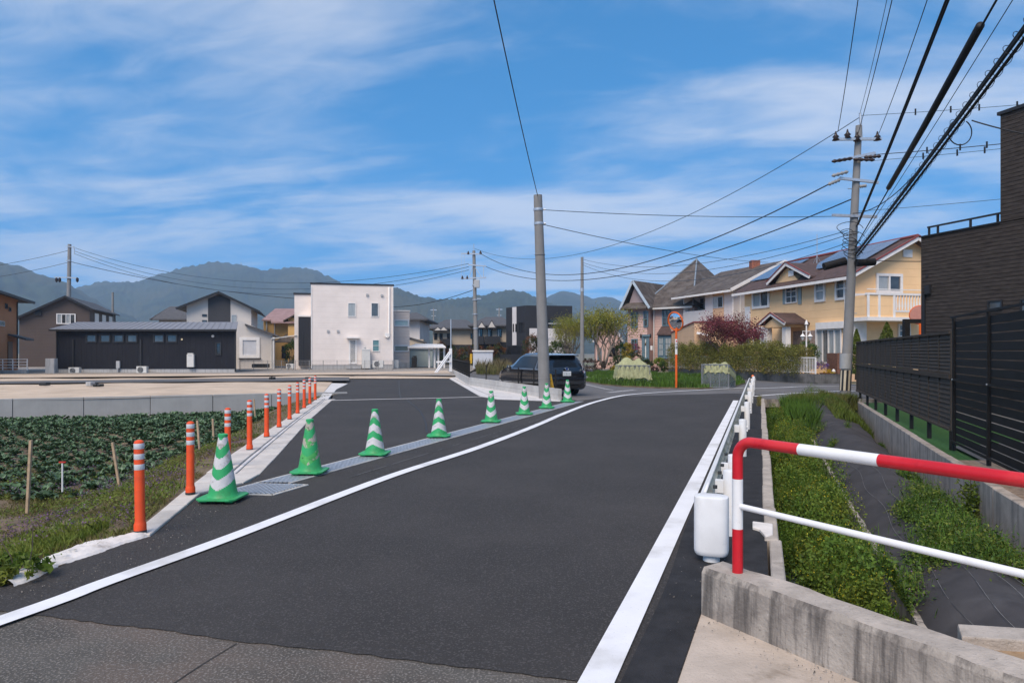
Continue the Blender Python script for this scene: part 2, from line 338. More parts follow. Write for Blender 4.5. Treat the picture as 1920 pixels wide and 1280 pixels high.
# painted lines
def paint(name, pts, wd, z, m, w2=None):
    pts = [Vector((p[0], p[1], z)) for p in pts]; dense = []
    n = len(pts)
    for i in range(n - 1):      # Catmull-Rom
        p0, p1, p2, p3 = pts[max(i-1, 0)], pts[i], pts[i+1], pts[min(i+2, n-1)]
        for k in range(6):
            t = k / 6; dense.append(.5 * ((2 * p1) + (p2 - p0) * t + (2 * p0 - 5 * p1 + 4 * p2 - p3) * t * t + (3 * p1 - p0 - 3 * p2 + p3) * t ** 3))
    dense.append(pts[-1]); Lx = []; Rx = []
    for i, p in enumerate(dense):
        d = (dense[min(i+1, len(dense)-1)] - dense[max(i-1, 0)]).normalized(); nn = Vector((-d.y, d.x, 0)) * (wd / 2)
        j = random.uniform(-.004, .004); j += .035 * math.sin(i * .37) * math.sin(i * .11 + 1); Lx.append(p + nn * (1 + j)); Rx.append(p - nn)
    mb = MB(); mb.strip(Rx, Lx); return st(mb.build(name, m, fix=False))
paint('road_line', [(-4.15, 1.2)] + [tuple(G(*p)[:2]) for p in ((0, 1168), (200, 1094), (440, 1007), (729, 895.5), (892, 842), (992, 804), (1062, 774), (1110, 756), (1157, 744), (1195, 739), (1260, 734.5), (1327, 731), (1395, 727.5))], .155, .018, M_line)
paint('road_line', [tuple(OY(-.785, y)[:2]) for y in (.5, 3, 6, 12, 18, 22.4)], .165, .018, M_line)
paint('road_line', [tuple(G(*p)[:2]) for p in ((1412, 743), (1478, 738), (1568, 733.6), (1640, 733), (1760, 733))], .16, .008, M_line)
paint('road_line', [tuple(G(*p)[:2]) for p in ((1395, 729), (1465, 726.5), (1511, 724.5), (1606, 724), (1760, 723))], .15, .008, M_line)
paint('road_line', [tuple(G(*p)[:2]) for p in ((1095, 720), (1135, 729), (1150, 731.5))], .16, .008, M_wornline)
paint('road_line', [tuple(G(*p)[:2]) for p in ((1141, 736), (1165, 733.5), (1190, 731))], .35, .008, M_wornline)
paint('joint_strip', [tuple(G(*p)[:2]) for p in ((616, 751), (720, 748.5), (820, 746.5), (903, 744))], .16, .012, M_concw)
for o_, y0, y1 in ((-5.2, 8.6, 16.2), (-4.95, 12, 20)):     # chalky setting-out scratches beside the line
    paint('chalk_mark', [tuple(OY(o_, y)[:2]) for y in np.linspace(y0, y1, 4)], .012, .0185, mat('chalk', (.16, .16, .165), .9, .3, 30, col2=(.05, .05, .052), c2s=3, c2lo=.48, c2hi=.54))
# faint seams where the new asphalt was patched
M_seam = mat('asphalt_seam', (.03, .029, .031), .7, .2, 5)
paint('asphalt_seam', [tuple(G(*p)[:2]) for p in ((748, 713), (749, 735), (752, 748))], .05, .009, M_seam)
paint('asphalt_seam', [tuple(G(*p)[:2]) for p in ((762, 750), (785, 768), (797, 790), (800, 812))], .05, .009, M_seam)
paint('asphalt_seam', [tuple(G(*p)[:2]) for p in ((444, 1206), (380, 1245), (320, 1285))], .010, .003, mat('old_crack', (.045, .04, .036), .9, .3, 9))
# kerb and gutter: precast pieces in two rows
kerb = thing('kerb', 'x', 'x'); del kerb['label'], kerb['category']; kerb['kind'] = 'structure'
def along(poly, n):
    Ls = [0]
    for a, b in zip(poly, poly[1:]): Ls.append(Ls[-1] + (b - a).length)
    out = []
    for i in range(n + 1):
        t = Ls[-1] * i / n; j = max(k for k in range(len(Ls) - 1) if Ls[k] <= t + 1e-9)
        out.append(poly[j].lerp(poly[j+1], (t - Ls[j]) / (Ls[j+1] - Ls[j])))
    return out
def xat(poly, Y):
    for a, b in zip(poly, poly[1:]):
        if a.y <= Y <= b.y: t = (Y - a.y) / (b.y - a.y + 1e-9); return a.x + (b.x - a.x) * t
    return poly[0].x if Y < poly[0].y else poly[-1].x
ys = np.linspace(5.9, 23.0, 30)
for i in range(29):
    y0, y1 = ys[i] + .006, ys[i+1] - .006
    def corner(y, t): a = xat(KL, y); b = xat(KR, y); return a + (b - a) * t
    wide = y0 > 8.3
    for t0, t1, zt in (((0, .44, .045), (.46, .54, .030), (.555, 1, .018)) if wide else ((0, 1, .03),)):
        q = [(corner(y0, t0), y0), (corner(y0, t1), y0), (corner(y1, t1), y1), (corner(y1, t0), y1)]
        dz = random.uniform(-.003, .003)
        MB().hexa([(x, y, -.25) for x, y in q] + [(x, y, zt + dz) for x, y in q]).build('kerb_block', M_conc if t0 < .3 else M_concw if t0 < .5 else M_conc, kerb, bevel=.006, seg=1)
q = [G(597, 748), G(614, 749.5), G(631, 730), G(652, 719.5), G(622, 718.5)]
st(MB().prism([(p.x, p.y, -.2) for p in q], (0, 0, .215)).build('kerb_apron', M_concw))
# rough white mortar edge
top = [G(-5, 1092), G(38, 1068), G(90, 1044), G(150, 1020), G(215, 1012), G(249, 1004)]; bot = [G(30, 1102), G(75, 1086), G(118, 1062), G(190, 1040), G(237, 1021), G(282, 1007)]
n = 40; A = along(top, n); Bq = along(bot, n); mb = MB(); rows = []
for k in range(7):
    t = k / 6; rows.append([a.lerp(b, t) + Vector((random.uniform(-.006, .006), random.uniform(-.012, .012), (.045 * math.sin(math.pi * min(1, t * 1.05)) + random.uniform(0, .010)) * (1 if 0 < k < 6 else 0) + (-.02 if k in (0, 6) else 0))) for a, b in zip(A, Bq)])
for a, b in zip(rows, rows[1:]): mb.strip(a, b)
st(mb.build('mortar_edge', M_mortar, smooth=True))
# pavement in front of the block wall
q = [G(843, 710.5), G(900, 743.5), G(932, 749), G(1051, 752.5), G(1051, 741), G(880, 721), G(853, 704)]
mb = MB(); mb.prism([(p.x, p.y, -.2) for p in q], (0, 0, .225)); st(mb.build('pavement', M_concw))
paint('gutter_joint', [tuple(G(*p)[:2]) for p in ((850, 709), (908, 738), (960, 746))], .03, .028, mat('joint_grey', (.2, .19, .18), .9, .1))  # thin grey joint line along the pavement
# sand lot with gentle mounds
def wallY(X): return 22.35 + (X + 16.3) * .40
WE = Vector((-7.05, wallY(-7.05), 0))
def sandz(x, y): return .03 + .035 * math.sin(x * .31 + y * .2) * math.sin(y * .27) + .02 * math.sin(x * .9 + 1.3 * y)
def xr(y): return float(np.interp(y, (23.3, 34.7, 36.0, 41.0, 60), (-6.62, -9.2, -9.5, -10.2, -10.2)))
nx, ny = 80, 50; vs = []; fs = []
for j in range(ny + 1):
    for i in range(nx + 1):
        s_ = i / nx; xb = -62 + (62 - 7.15) * s_; yb = wallY(xb) + .04; y = yb + (57 - yb) * (j / ny) ** 1.5; x = xb + (xr(y) + 7.15) * s_ ** 8
        vs.append((x, y, sandz(x, y) * min(1, (j + .6) / 3) * min(1, (nx - i + .4) / 3) + .012))
for j in range(ny):
    for i in range(nx): fs.append((j*(nx+1)+i, j*(nx+1)+i+1, (j+1)*(nx+1)+i+1, (j+1)*(nx+1)+i))
st(MB().add(vs, fs).build('sand_lot', M_sand, smooth=True))
vs = []; fs = []
for j in range(13):
    for i in range(13): x, y = -10.3 + 6.6 * i / 12, 41.25 + 15.5 * j / 12; vs.append((x, y, .012 + (abs(sandz(x, y)) if 0 < j else 0)))
for j in range(12):
    for i in range(12): fs.append((j*13+i, j*13+i+1, (j+1)*13+i+1, (j+1)*13+i))
st(MB().add(vs, fs).build('sand_lot', M_sand, smooth=True))
mb = MB(); mb.poly([(p[0], p[1], .10) for p in (tuple(G(-200, 722)), tuple(G(0, 722.5)), tuple(G(300, 719.5)), tuple(G(600, 717)), tuple(G(655, 717)), tuple(G(655, 710)), tuple(G(600, 710)), tuple(G(300, 714)), tuple(G(0, 718)), tuple(G(-200, 718)))])
st(mb.build('access_lane', mat('lane_asphalt', (.11, .105, .105), .9, .15, .6, .3, 100)))
mb = MB(); mb.poly([(-62, 46.5, .12), (-26, 47.0, .115), (-8, 44.5, .115), (-3.2, 43.0, .115), (-3.2, 75, .12), (-62, 75, .12)])
st(mb.build('gravel_strip', M_gravel))
mb = MB(); mb.poly([tuple(G(x, y))[:2] + (.125,) for x, y in ((-100, 705), (480, 703.5), (700, 700), (838, 697), (846, 703), (600, 706), (300, 709), (-100, 713))])
st(mb.build('sand_bank', M_sand))
# precast retaining wall of the field
rw = thing('retaining_wall', 'long grey precast concrete retaining wall along the far side of the crop field', 'wall', (-16, wallY(-16), -.8))
d = Vector((1, .40, 0)).normalized(); nrm = Vector((d.y, -d.x, 0)); x = WE.x; k = 0
pe = Vector((WE.x, WE.y, 0))
while k < 14:
    a = pe - d * (2.0 * (k + 1) - .008); b = pe - d * (2.0 * k + .008); oo = nrm * random.uniform(0, .012)
    q = [a + oo, b + oo, b + oo - nrm * .15, a + oo - nrm * .15]
    # nrm points towards the camera
    MB().hexa([Vector((p.x, p.y, -1.0)) for p in q] + [Vector((p.x, p.y, .075)) for p in q]).build('panel', M_precast, rw, bevel=.008, seg=1); k += 1
a = pe - nrm * .15
MB().hexa([Vector((p.x, p.y, z)) for z in (-1.0, .06) for p in (pe + d * .01, pe + d * .75, pe + d * .75 - nrm * .15, pe + d * .01 - nrm * .15)]).build('end_panel', M_precast, rw)
# sunken field
def fieldz(dist, y):
    t = min(1, max(0, (dist - .05) / 2.6)); t = t * t * (3 - 2 * t); return .01 - .68 * t
def curbx(y):
    if y < 4.6: return -3.5 - (4.6 - y) * .75
    if y < 5.9: return -3.45 + (y - 4.6) * .12
    return xat(KL, y)
V = []; Fc = []; NJ, NI = 90, 60
for j in range(NJ + 1):
    y = -3 + 29 * j / NJ
    for i in range(NI + 1):
        dd = 42 * (i / NI) ** 2; x = curbx(y) + .02 - dd
        V.append((x, y, fieldz(dd, y) + (.05 * math.sin(x * 3.1 + y) * math.sin(y * 2.3) + random.uniform(-.03, .03)) * min(1, dd / 1.0)))
for j in range(NJ):
    for i in range(NI): Fc.append((j*(NI+1)+i, j*(NI+1)+i+1, (j+1)*(NI+1)+i+1, (j+1)*(NI+1)+i))
st(npmesh('field', V, Fc, M_soil, smooth=True))
# ------------------------------------------------------------------ canal
ks = thing('canal_kerb', 'x', 'x'); del ks['label'], ks['category']; ks['kind'] = 'structure'
y = 4.55; i = 0
while y < 23.2:
    L_ = 1.2; wob = .006 * math.sin(i * 2.1); jog = .045 if y < 5.7 else 0
    q = [OY(.035 + jog + wob, y + .004), OY(.155 + jog * .6 + wob, y + .004), OY(.155 + jog * .6 + wob, min(23.25, y + L_) - .004), OY(.035 + jog + wob, min(23.25, y + L_) - .004)]
    MB().hexa([Vector((p.x, p.y, -1.0)) for p in q] + [Vector((p.x, p.y, .022)) for p in q]).build('kerb_block', M_weathtop, ks, bevel=.01, seg=1); y += L_; i += 1
st(MB().poly([OY(-.1, 3, -.84), OY(1.5, 3, -.84), OY(1.5, 24, -.84), OY(-.1, 24, -.84)]).build('canal_bed', M_soil))
st(MB().poly([OY(.1, 3, -.78), OY(1.3, 3, -.78), OY(1.3, 23.3, -.78), OY(.1, 23.3, -.78)]).build('canal_water', M_water))
mb = MB(); mb.hexa([OY(1.2, 3.5, -.95), OY(1.28, 3.5, -.95), OY(1.28, 23.3, -.95), OY(1.2, 23.3, -.95), OY(1.2, 3.5, -.47), OY(1.28, 3.5, -.47), OY(1.28, 23.3, -.47), OY(1.2, 23.3, -.47)])
st(mb.build('canal_side', M_weath))
mb = MB(); mb.hexa([OY(-.2, 23.3, -.28), OY(4.5, 23.3, -.28), OY(4.5, 24.6, -.28), OY(-.2, 24.6, -.28), OY(-.2, 23.3, -.004), OY(4.5, 23.3, -.004), OY(4.5, 24.6, -.004), OY(-.2, 24.6, -.004)])
st(mb.build('culvert_slab', M_weath))
mb = MB(); mb.hexa([OY(-.2, 24.4, -1), OY(4.5, 24.4, -1), OY(4.5, 24.55, -1), OY(-.2, 24.55, -1), OY(-.2, 24.4, -.29), OY(4.5, 24.4, -.29), OY(4.5, 24.55, -.29), OY(-.2, 24.55, -.29)])
mb.hexa([OY(1.29, 23.35, -1), OY(4.5, 23.35, -1), OY(4.5, 23.5, -1), OY(1.29, 23.5, -1), OY(1.29, 23.35, -.29), OY(4.5, 23.35, -.29), OY(4.5, 23.5, -.29), OY(1.29, 23.5, -.29)])
st(mb.build('culvert_wall', M_weath))
# weed-control sheet over the bank
def wall_o(Y): return 2.72 + .028 * max(0, Y - 7)
def matz(o, y):
    t = (o - 1.24) / (wall_o(y) - .18 - 1.24)
    z = -.50 + .33 * math.sin(math.pi * min(1, max(0, t)) ** .85) * (1 + .18 * math.sin(y * .55 + 1)) + .03 * math.sin(y * 2.2 + o * 1.5) * (.4 + .6 * math.sin(y * .5))
    if t > .86: z -= (t - .86) * 1.3
    z += max(0, (y - 15)) * .03 * min(1, max(0, t * 3))
    return z
V = []; Fc = []; NI, NJ = 36, 150
for j in range(NJ + 1):
    y = 3.2 + 20.1 * j / NJ
    for i in range(NI + 1):
        oo = 1.24 + (wall_o(y) - .02 - 1.24) * i / NI; p = OY(oo, y)
        V.append((p.x, p.y, matz(oo, y) + .012 * math.sin(9 * p.x + 3 * math.sin(4 * p.y)) + .006 * math.sin(23 * p.y + 6 * p.x)))
for j in range(NJ):
    for i in range(NI): Fc.append((j*(NI+1)+i, j*(NI+1)+i+1, (j+1)*(NI+1)+i+1, (j+1)*(NI+1)+i))
st(npmesh('weed_sheet', V, Fc, M_matt, smooth=True))
M_thread = mat('sheet_thread', (.22, .215, .21), .8, .2, 9, col2=(.07, .07, .075), c2s=2.5, c2lo=.5, c2hi=.62)
for t in (.18, .34, .5, .66):       # pale woven guide threads of the sheet
    mb = MB(); mb.tube([OY(1.24 + (wall_o(y) - 1.4) * t + .03 * math.sin(y * 3 + t * 9), y, 0) + Vector((0, 0, matz(1.24 + (wall_o(y) - 1.4) * t + .03 * math.sin(y * 3 + t * 9), y) + .014)) for y in np.linspace(3.4, 12, 60)], .0018, 4)
    st(mb.build('sheet_thread', M_thread))
# board-marked retaining wall on the right, then the plot behind it
bw = thing('boundary_wall', 'low grey board-marked concrete retaining wall below the dark louvred fence', 'wall', OY(2.8, 10, -.6))
ysw = list(np.linspace(3.0, 23.2, 9))
for y0, y1 in zip(ysw, ysw[1:]):
    a0, a1 = wall_o(y0), wall_o(y1)
    q = [OY(a0, y0 + .005), OY(a0 + .14, y0 + .005), OY(a1 + .14, y1 - .005), OY(a1, y1 - .005)]
    MB().hexa([Vector((p.x, p.y, -1)) for p in q] + [Vector((p.x, p.y, .0 + .004 * math.sin(y0))) for p in q]).build('wall_section', M_board, bw, bevel=.01, seg=1)
mb = MB(); mb.poly([OY(wall_o(3) + .1, 3, -.12), (17, 3, -.12), (60, 3, -.12), (60, 24.4, -.12), OY(wall_o(23.2) + .1, 23.2, -.12)])
st(mb.build('yard', M_turf))
st(MB().poly([OY(3.45, 3, -.08), (17, 3, -.08), (30, 24, -.08), OY(5.3, 24, -.08), OY(5.3, 13, -.08), OY(3.45, 12.2, -.08)]).build('yard_paving', mat('grey_paving', (.13, .125, .12), .9, .15, 3)))
mb = MB(); mb.poly([OY(wall_o(3) + .13, 3, -.06), OY(3.6, 3, -.06), OY(3.6, 10.5, -.06), OY(wall_o(10.5) + .13, 10.5, -.06)])
st(mb.build('yard_soil', mat('stony_soil', (.28, .2, .14), .95, .3, 14, .9, 40)))
# concrete ledge where the bank ends
lq = [Gz(1795, 1168, -.10), Gz(1990, 1180, -.10), Gz(1990, 1204, -.10), Gz(1803, 1192, -.10)]
tag(MB().prism([(p.x, p.y, -.7) for p in lq], (0, 0, .60)).build('concrete_ledge', M_weathtop, bevel=.012), 'broken pale concrete ledge at the near end of the weed-matted bank', 'ledge')
q = [Gz(1803, 1190, -.17), Gz(1990, 1200, -.17), Gz(2080, 1400, -.17), Gz(1830, 1400, -.17)]
st(MB().prism([(p.x, p.y, -.9) for p in q], (0, 0, .73)).build('earth_fill', mat('tan_dirt', (.36, .24, .14), .95, .25, 6, .6, 40, col2=(.22, .16, .11), c2s=3)))
# parapet and concrete apron in front of it
WF0, WF1 = Vector((1.154, 4.16, 0)), Vector((2.036, 2.715, 0)); wd = (WF1 - WF0).normalized(); wn = Vector((-wd.y, wd.x, 0))
if wn.x < 0: wn = -wn
Wend = WF0 + wd * 4.6
par = thing('parapet_wall', 'weathered stained concrete parapet carrying the red and white railing', 'wall', WF0)
q = [WF0, Wend, Wend + wn * .21, WF0 + wn * .21 + wd * -.02]
mb = MB(); n = 46; front = []; 
for i in range(n + 1):
    p = WF0.lerp(Wend, i / n); front.append(p)
prof = [(0.0, -.9), (0.0, .0), (.004, .255), (.022, .292), (.19, .30), (.212, .28), (.214, -.9)]
rows = [[p + wn * (a + random.uniform(-.003, .003)) + Vector((0, 0, z + (random.uniform(-.006, .006) if z > .2 else 0))) for p in front] for a, z in prof]
for a, b in zip(rows, rows[1:]): mb.strip(a, b)
mb.poly([r[0] for r in rows]); mb.poly([r[-1] for r in rows][::-1])
o = mb.build('wall_body', [M_weath, M_weathtop], par)
me = o.data
for pl in me.polygons: pl.material_index = 1 if pl.normal.z > .6 else 0
MB().lathe([(.014, 0), (.016, .004), (.016, .006)], (0, 0, 0), 14)
st(MB().poly([(1.165, 4.19, .004), (.72, 3.1, .004), (.3, 2.0, .004), (1.2, -1.5, .004), tuple(Wend + wn * .01)[:2] + (.004,), (WF0.x + .01, WF0.y + .005, .004)]).build('apron', M_apron, fix=False))
# broken concrete patch by the canal kerb
q = [G(1411, 983), G(1449, 988), G(1449, 1008), G(1436, 1012), G(1424, 998), G(1411, 994)]
st(MB().prism([(p.x, p.y, .004) for p in q], (0, 0, .03)).build('concrete_patch', M_mortar, bevel=.006, seg=1))
# ------------------------------------------------------------------ near street furniture
M_orange = mat('orange_urethane', (.78, .085, .018), .55, .08, 6, col2=(.55, .075, .03), c2s=5, c2lo=.5, c2hi=.75, spec=.35, wear=.18)
M_refl = mat('silver_sheeting', (.58, .57, .58), .45, .08, 20, spec=.5)
M_rub = mat('black_rubber', (.03, .028, .028), .7, .2, 20)
M_green = mat('green_plastic', (.035, .36, .12), .5, .12, 6, col2=(.05, .27, .09), c2s=4, c2lo=.5, c2hi=.7, spec=.4, wear=.25)
M_cwhite = mat('dusty_reflective_white', (.60, .58, .58), .55, .08, 8, col2=(.38, .34, .29), c2s=6, c2lo=.50, c2hi=.66, wear=.5)
M_cgrime = mat('peeled_green', (.07, .36, .09), .6, .3, 9, col2=(.40, .36, .30), c2s=5.5, c2lo=.50, c2hi=.54, wear=1.)
M_red = mat('red_paint', (.55, .012, .022), .38, .10, 5, .10, 60, spec=.4, wear=.22, col2=(.62, .03, .035), c2s=3)
M_wht = mat('white_paint', (.78, .765, .75), .4, .04, 6, spec=.4, col2=(.60, .58, .55), c2s=4, c2lo=.55, c2hi=.8, wear=.12)
M_rail = mat('guardrail_back', (.52, .49, .40), .6, .2, 5, .2, 50, col2=(.30, .29, .19), c2s=4, c2lo=.45, c2hi=.65)
M_bolt = mat('dark_bolt', (.04, .04, .04), .6, .2, 20)
# delineator posts
def make_post():
    r = thing('delineator_post', 'x', 'delineator post', (0, 0, 0), 'orange delineator posts along the kerb')
    MB().lathe([(.052, 0), (.052, .02), (.050, .022)], n=20).build('base_ring', M_rub, r, smooth=.6)
    body = MB().lathe([(.0505, .022), (.0505, .07), (.046, .082), (.0415, .10), (.0405, .77), (.040, .775), (.036, .79), (.02, .80), (0.004, .803)], n=20).build('tube', M_orange, r, smooth=.6)
    for z in (.545, .635, .725): MB().lathe([(.0414, z), (.0422, z + .002), (.0422, z + .046), (.0414, z + .048)], n=20, caps=False).build('reflective_band', M_refl, r, smooth=.6)
    return r
ORD = ['first', 'second', 'third', 'fourth', 'fifth', 'sixth', 'seventh', 'eighth', 'ninth', 'tenth', 'eleventh']
ppx = [(263, 1000), (357, 928), (427, 876), (468, 846), (500, 822), (523.4, 804), (543, 789), (558, 778), (570.4, 768), (581, 760), (591, 752.5)]
post0 = make_post()
for i, q in enumerate(ppx):
    p = G(q[0], q[1] - 2.5, .035); lab = f'orange delineator post with silver bands, {ORD[i]} from the crumbly white mortar edge'
    if i == 0: post0.location = p; post0['label'] = lab
    else: dup(post0, p, i * .4, lab)
    if i == 0: post0.rotation_euler = (R(-.6), R(-1.2), 0)
# traffic cones: octagonal-cornered base and chevron stripes cut into the cone
def make_cone(mats, seed, chev=True):
    rr = random.Random(seed); r = thing('traffic_cone', 'x', 'traffic cone', (0, 0, 0), 'green striped traffic cones along the drain')
    b = .215; c = .055; oct_ = [(b - c, -b), (b, -b + c), (b, b - c), (b - c, b), (-b + c, b), (-b, b - c), (-b, -b + c), (-b + c, -b)]
    mb = MB(); mb.prism([(x, y, .018) for x, y in oct_], (0, 0, .022))
    for sx in (-1, 1):
        for sy in (-1, 1): mb.box(sx * .10, sy * .10, 0, sx * .18, sy * .18, .0185)
    mb.build('base', mats[0], r, bevel=.006, seg=2)
    # ridge collar then cone with stripes; each face is a cell on an angle-height grid
    n, m = 40, 60; vs = []; fs = []; mi = []
    for j in range(m + 1):
        z = .04 + .655 * j / m; t = (z - .04) / .655
        rad = .150 * (1 - t) + .043 * t + .014 * math.exp(-((z - .04) / .02)) 
        if t > .955: rad = .045
        for i in range(n): a = 2 * math.pi * i / n; vs.append((rad * math.cos(a), rad * math.sin(a), z))
    for j in range(m):
        for i in range(n):
            fs.append((j*n+i, j*n+(i+1) % n, (j+1)*n+(i+1) % n, (j+1)*n+i))
            a = (2 * math.pi * (i + .5) / n); z = .04 + .655 * (j + .5) / m
            tri = 1 - abs(((a + math.pi * 1.5 + math.pi) % (math.pi)) - math.pi / 2) / (math.pi / 2)     # 0..1 zigzag, V towards -Y
            q = z - .10 * tri if chev else z + .10 * tri - .06
            w = any(lo < q < hi for lo, hi in ((.115, .225), (.325, .435), (.535, .63))) and .07 < z < .672
            mi.append(1 if w else 0)
    vs.append((0, 0, .70)); k = len(vs) - 1
    for i in range(n): fs.append((m*n+i, m*n+(i+1) % n, k)); mi.append(0)
    M = MB(); M.v = vs; M.f = fs; M.mi = mi
    M.build('cone_body', mats, r, smooth=.5)
    MB().lathe([(.046, .668), (.050, .671), (.050, .697), (.040, .703)], n=20).build('top_collar', mats[0], r, smooth=.6)
    return r
cones = [((418, 937), 'green and grey-white striped traffic cone between the orange posts and square steel grating', 0),
         ((581, 887), 'badly scuffed green traffic cone with its white stripes mostly peeled off', 1),
         ((703, 853), 'green and white striped traffic cone standing on the drain next after the scuffed peeled one', 2),
         ((823, 819), 'green and white striped traffic cone on the drain, two after the scuffed peeled one', 2),
         ((921, 791.5), 'green and white striped traffic cone on the drain, three after the scuffed peeled one', 0),
         ((983, 777), 'green and white striped traffic cone on the drain, four after the scuffed peeled one', 0),
         ((1025, 765.5), 'green and white striped traffic cone in front of the thick grey concrete pole', 0),
         ((1064, 754), 'green and white striped traffic cone at the end of the drain by the black car', 0)]
protos = {0: make_cone([M_green, M_cwhite], 1), 1: make_cone([M_green, M_cgrime], 2), 2: make_cone([M_green, M_cwhite], 3, False)}
used = set()
for i, (q, lab, k) in enumerate(cones):
    p = G(*q, .012); p.z = .022
    if k not in used: used.add(k); c_ = protos[k]; c_.location = p; c_['label'] = lab; c_.rotation_euler = (0, 0, R(7 * math.sin(i * 3) - 2))
    else: dup(protos[k], p, R(7 * math.sin(i * 3) - 2), lab)
# steel drain covers let into the road
dr = thing('drain', 'x', 'x'); del dr['label'], dr['category']; dr['kind'] = 'structure'
M_frame = mat('drain_frame', (.46, .44, .41), .8, .15, 8, .3, 60)
M_grate = mat('grating_steel', (.40, .42, .45), .5, .12, 15, metal=.5)
for o0 in (-6.13, -5.72): MB().hexa([OY(o0 + a, y, z) for z in (-.05, .0135) for a, y in ((-.02, 8.3), (.02, 8.3), (.02, 22.1), (-.02, 22.1))]).build('frame_rail', M_frame, dr)
MB().poly([OY(-6.1, 8.3, .0075), OY(-5.74, 8.3, .0075), OY(-5.74, 22.1, .0075), OY(-6.1, 22.1, .0075)]).build('drain_shade_sheet', M_dark, dr, fix=False)  # flat black sheet at road level, the channel's shade painted in
y = 8.35
while y < 22:
    y1 = min(y + .94, 22.05); mb = MB()
    for k in range(7): o_ = -6.085 + .055 * k; mb.hexa([OY(o_ + a, yy, z) for z in (.008, .0155) for a, yy in ((-.021, y), (.021, y), (.021, y1 - .012), (-.021, y1 - .012))])
    nn = max(2, int((y1 - y) / .1))
    for k in range(nn): yy = y + (y1 - y) * (k + .5) / nn; mb.hexa([OY(a, yb, z) for z in (.008, .0148) for a, yb in ((-6.1, yy - .02), (-5.74, yy - .02), (-5.74, yy + .02), (-6.1, yy + .02))])
    mb.build('grating', M_grate, dr); y += .95
# square catch-basin grating
gA, gB, gC, gD = G(479, 907.5), G(576, 910), G(511, 929), G(447, 922)
gD = gA + (gC - gB) * 1.0
def gq(u, v): p = gA.lerp(gB, u).lerp(gD.lerp(gC, u), v); return p
fr = MB()
for a, b in ((gA, gB), (gB, gC), (gC, gD), (gD, gA)): fr.bar(a + Vector((0, 0, .007)), b + Vector((0, 0, .007)), .045, .014)
fr.build('basin_frame', M_frame, dr)
MB().poly([p + Vector((0, 0, .0075)) for p in (gA, gB, gC, gD)]).build('basin_shade_sheet', M_dark, dr, fix=False)  # flat black sheet, shade under the basin bars put into its colour
mb = MB(); n = 11
for i in range(1, n):
    mb.bar(gq(i / n, .03) + Vector((0, 0, .016)), gq(i / n, .97) + Vector((0, 0, .016)), .028, .012); mb.bar(gq(.03, i / n) + Vector((0, 0, .0155)), gq(.97, i / n) + Vector((0, 0, .0155)), .022, .012)
mb.build('basin_grating', M_grate, dr)
# ------------------------------------------------------------------ guardrail
gr = thing('guardrail', 'white guardrail with rounded sleeve end and tubular posts beside the canal', 'guardrail', OY(-.35, 5.3))
ys = np.linspace(5.35, 29.2, 60)
prof = [(-.035, .50), (-.075, .485), (-.085, .44), (-.06, .40), (-.03, .365), (-.06, .33), (-.085, .29), (-.075, .245), (-.035, .225)]
mb = MB()
for sgn, mi in ((0, 0), (.006, 1)):
    rows = [[OY(-.395 + a + sgn, y, z) for y in ys] for a, z in prof]
    for a, b in zip(rows, rows[1:]): mb.strip(a, b, mi)
mb.build('beam', [M_wht, M_rail], gr, smooth=True, fix=False)
MB().tube([OY(-.395 - .035, y, .503) for y in ys], .012, 8).build('beam_lip', M_wht, gr, smooth=True)
# sleeve end: a flattened rounded drum
mb = MB(); c0 = OY(-.325 - .045, 5.22, 0); n = 28
def sle(sc, z):
    out = []
    for j in range(n):
        t = 2 * math.pi * j / n; a = math.copysign(abs(math.cos(t)) ** .5, math.cos(t)) * .128 * sc; b = math.copysign(abs(math.sin(t)) ** .7, math.sin(t)) * .10 * sc
        out.append(c0 + RNV * a + RD * b + Vector((0, 0, z)))
    return out
rings = [sle(.86, .505), sle(.97, .50), sle(1, .485), sle(1, .10), sle(.96, .075), sle(.88, .062)]
vs = [p for r_ in rings for p in r_]; fs = [(i*n+j, i*n+(j+1) % n, (i+1)*n+(j+1) % n, (i+1)*n+j) for i in range(5) for j in range(n)] + [tuple(range(n)), tuple(range(6*n-1, 5*n-1, -1))]
mb.add(vs, fs); mb.build('end_sleeve', M_wht, gr, smooth=.7)
MB().lathe([(.062, .0), (.062, .07)], (c0.x, c0.y, 0), 20).build('sleeve_foot', M_wht, gr, smooth=.7)
gy = [5.95, 6.85, 10.45, 14.1, 17.8, 21.4, 25.0, 28.9]
for y in gy:
    p = OY(-.262, y); c = MB().lathe([(.057, -.1), (.057, .56), (.053, .572), (.02, .578), (.003, .579)], (p.x, p.y, 0), 20).build('post', M_wht, gr, smooth=.7)
    mb = MB(); mb.bar(p + RNV * -.12 + Vector((0, 0, .43)), p + RNV * -.05 + Vector((0, 0, .43)), .07, .11); mb.build('bracket', M_wht, c)
    for dz in (.46, .40): MB().cyl(p + RNV * .05 + Vector((0, 0, dz)), p + RNV * .075 + Vector((0, 0, dz)), .013, n=8).build('bolt', M_wht, c)
for y in (5.5, 6.15, 6.55, 7.25): MB().cyl(OY(-.36, y, .503), OY(-.36, y, .53), .018, n=8).build('splice_bolt', M_bolt, gr)
p = OY(-.30, 29.1); mb = MB(); mb.lathe([(.01, .50), (.05, .53), (.06, .57), (.05, .61), (.01, .635)], (p.x, p.y, 0), 14); mb.build('end_reflector', mat('amber_reflector', (.85, .18, .02), .3, 0), gr, smooth=True)
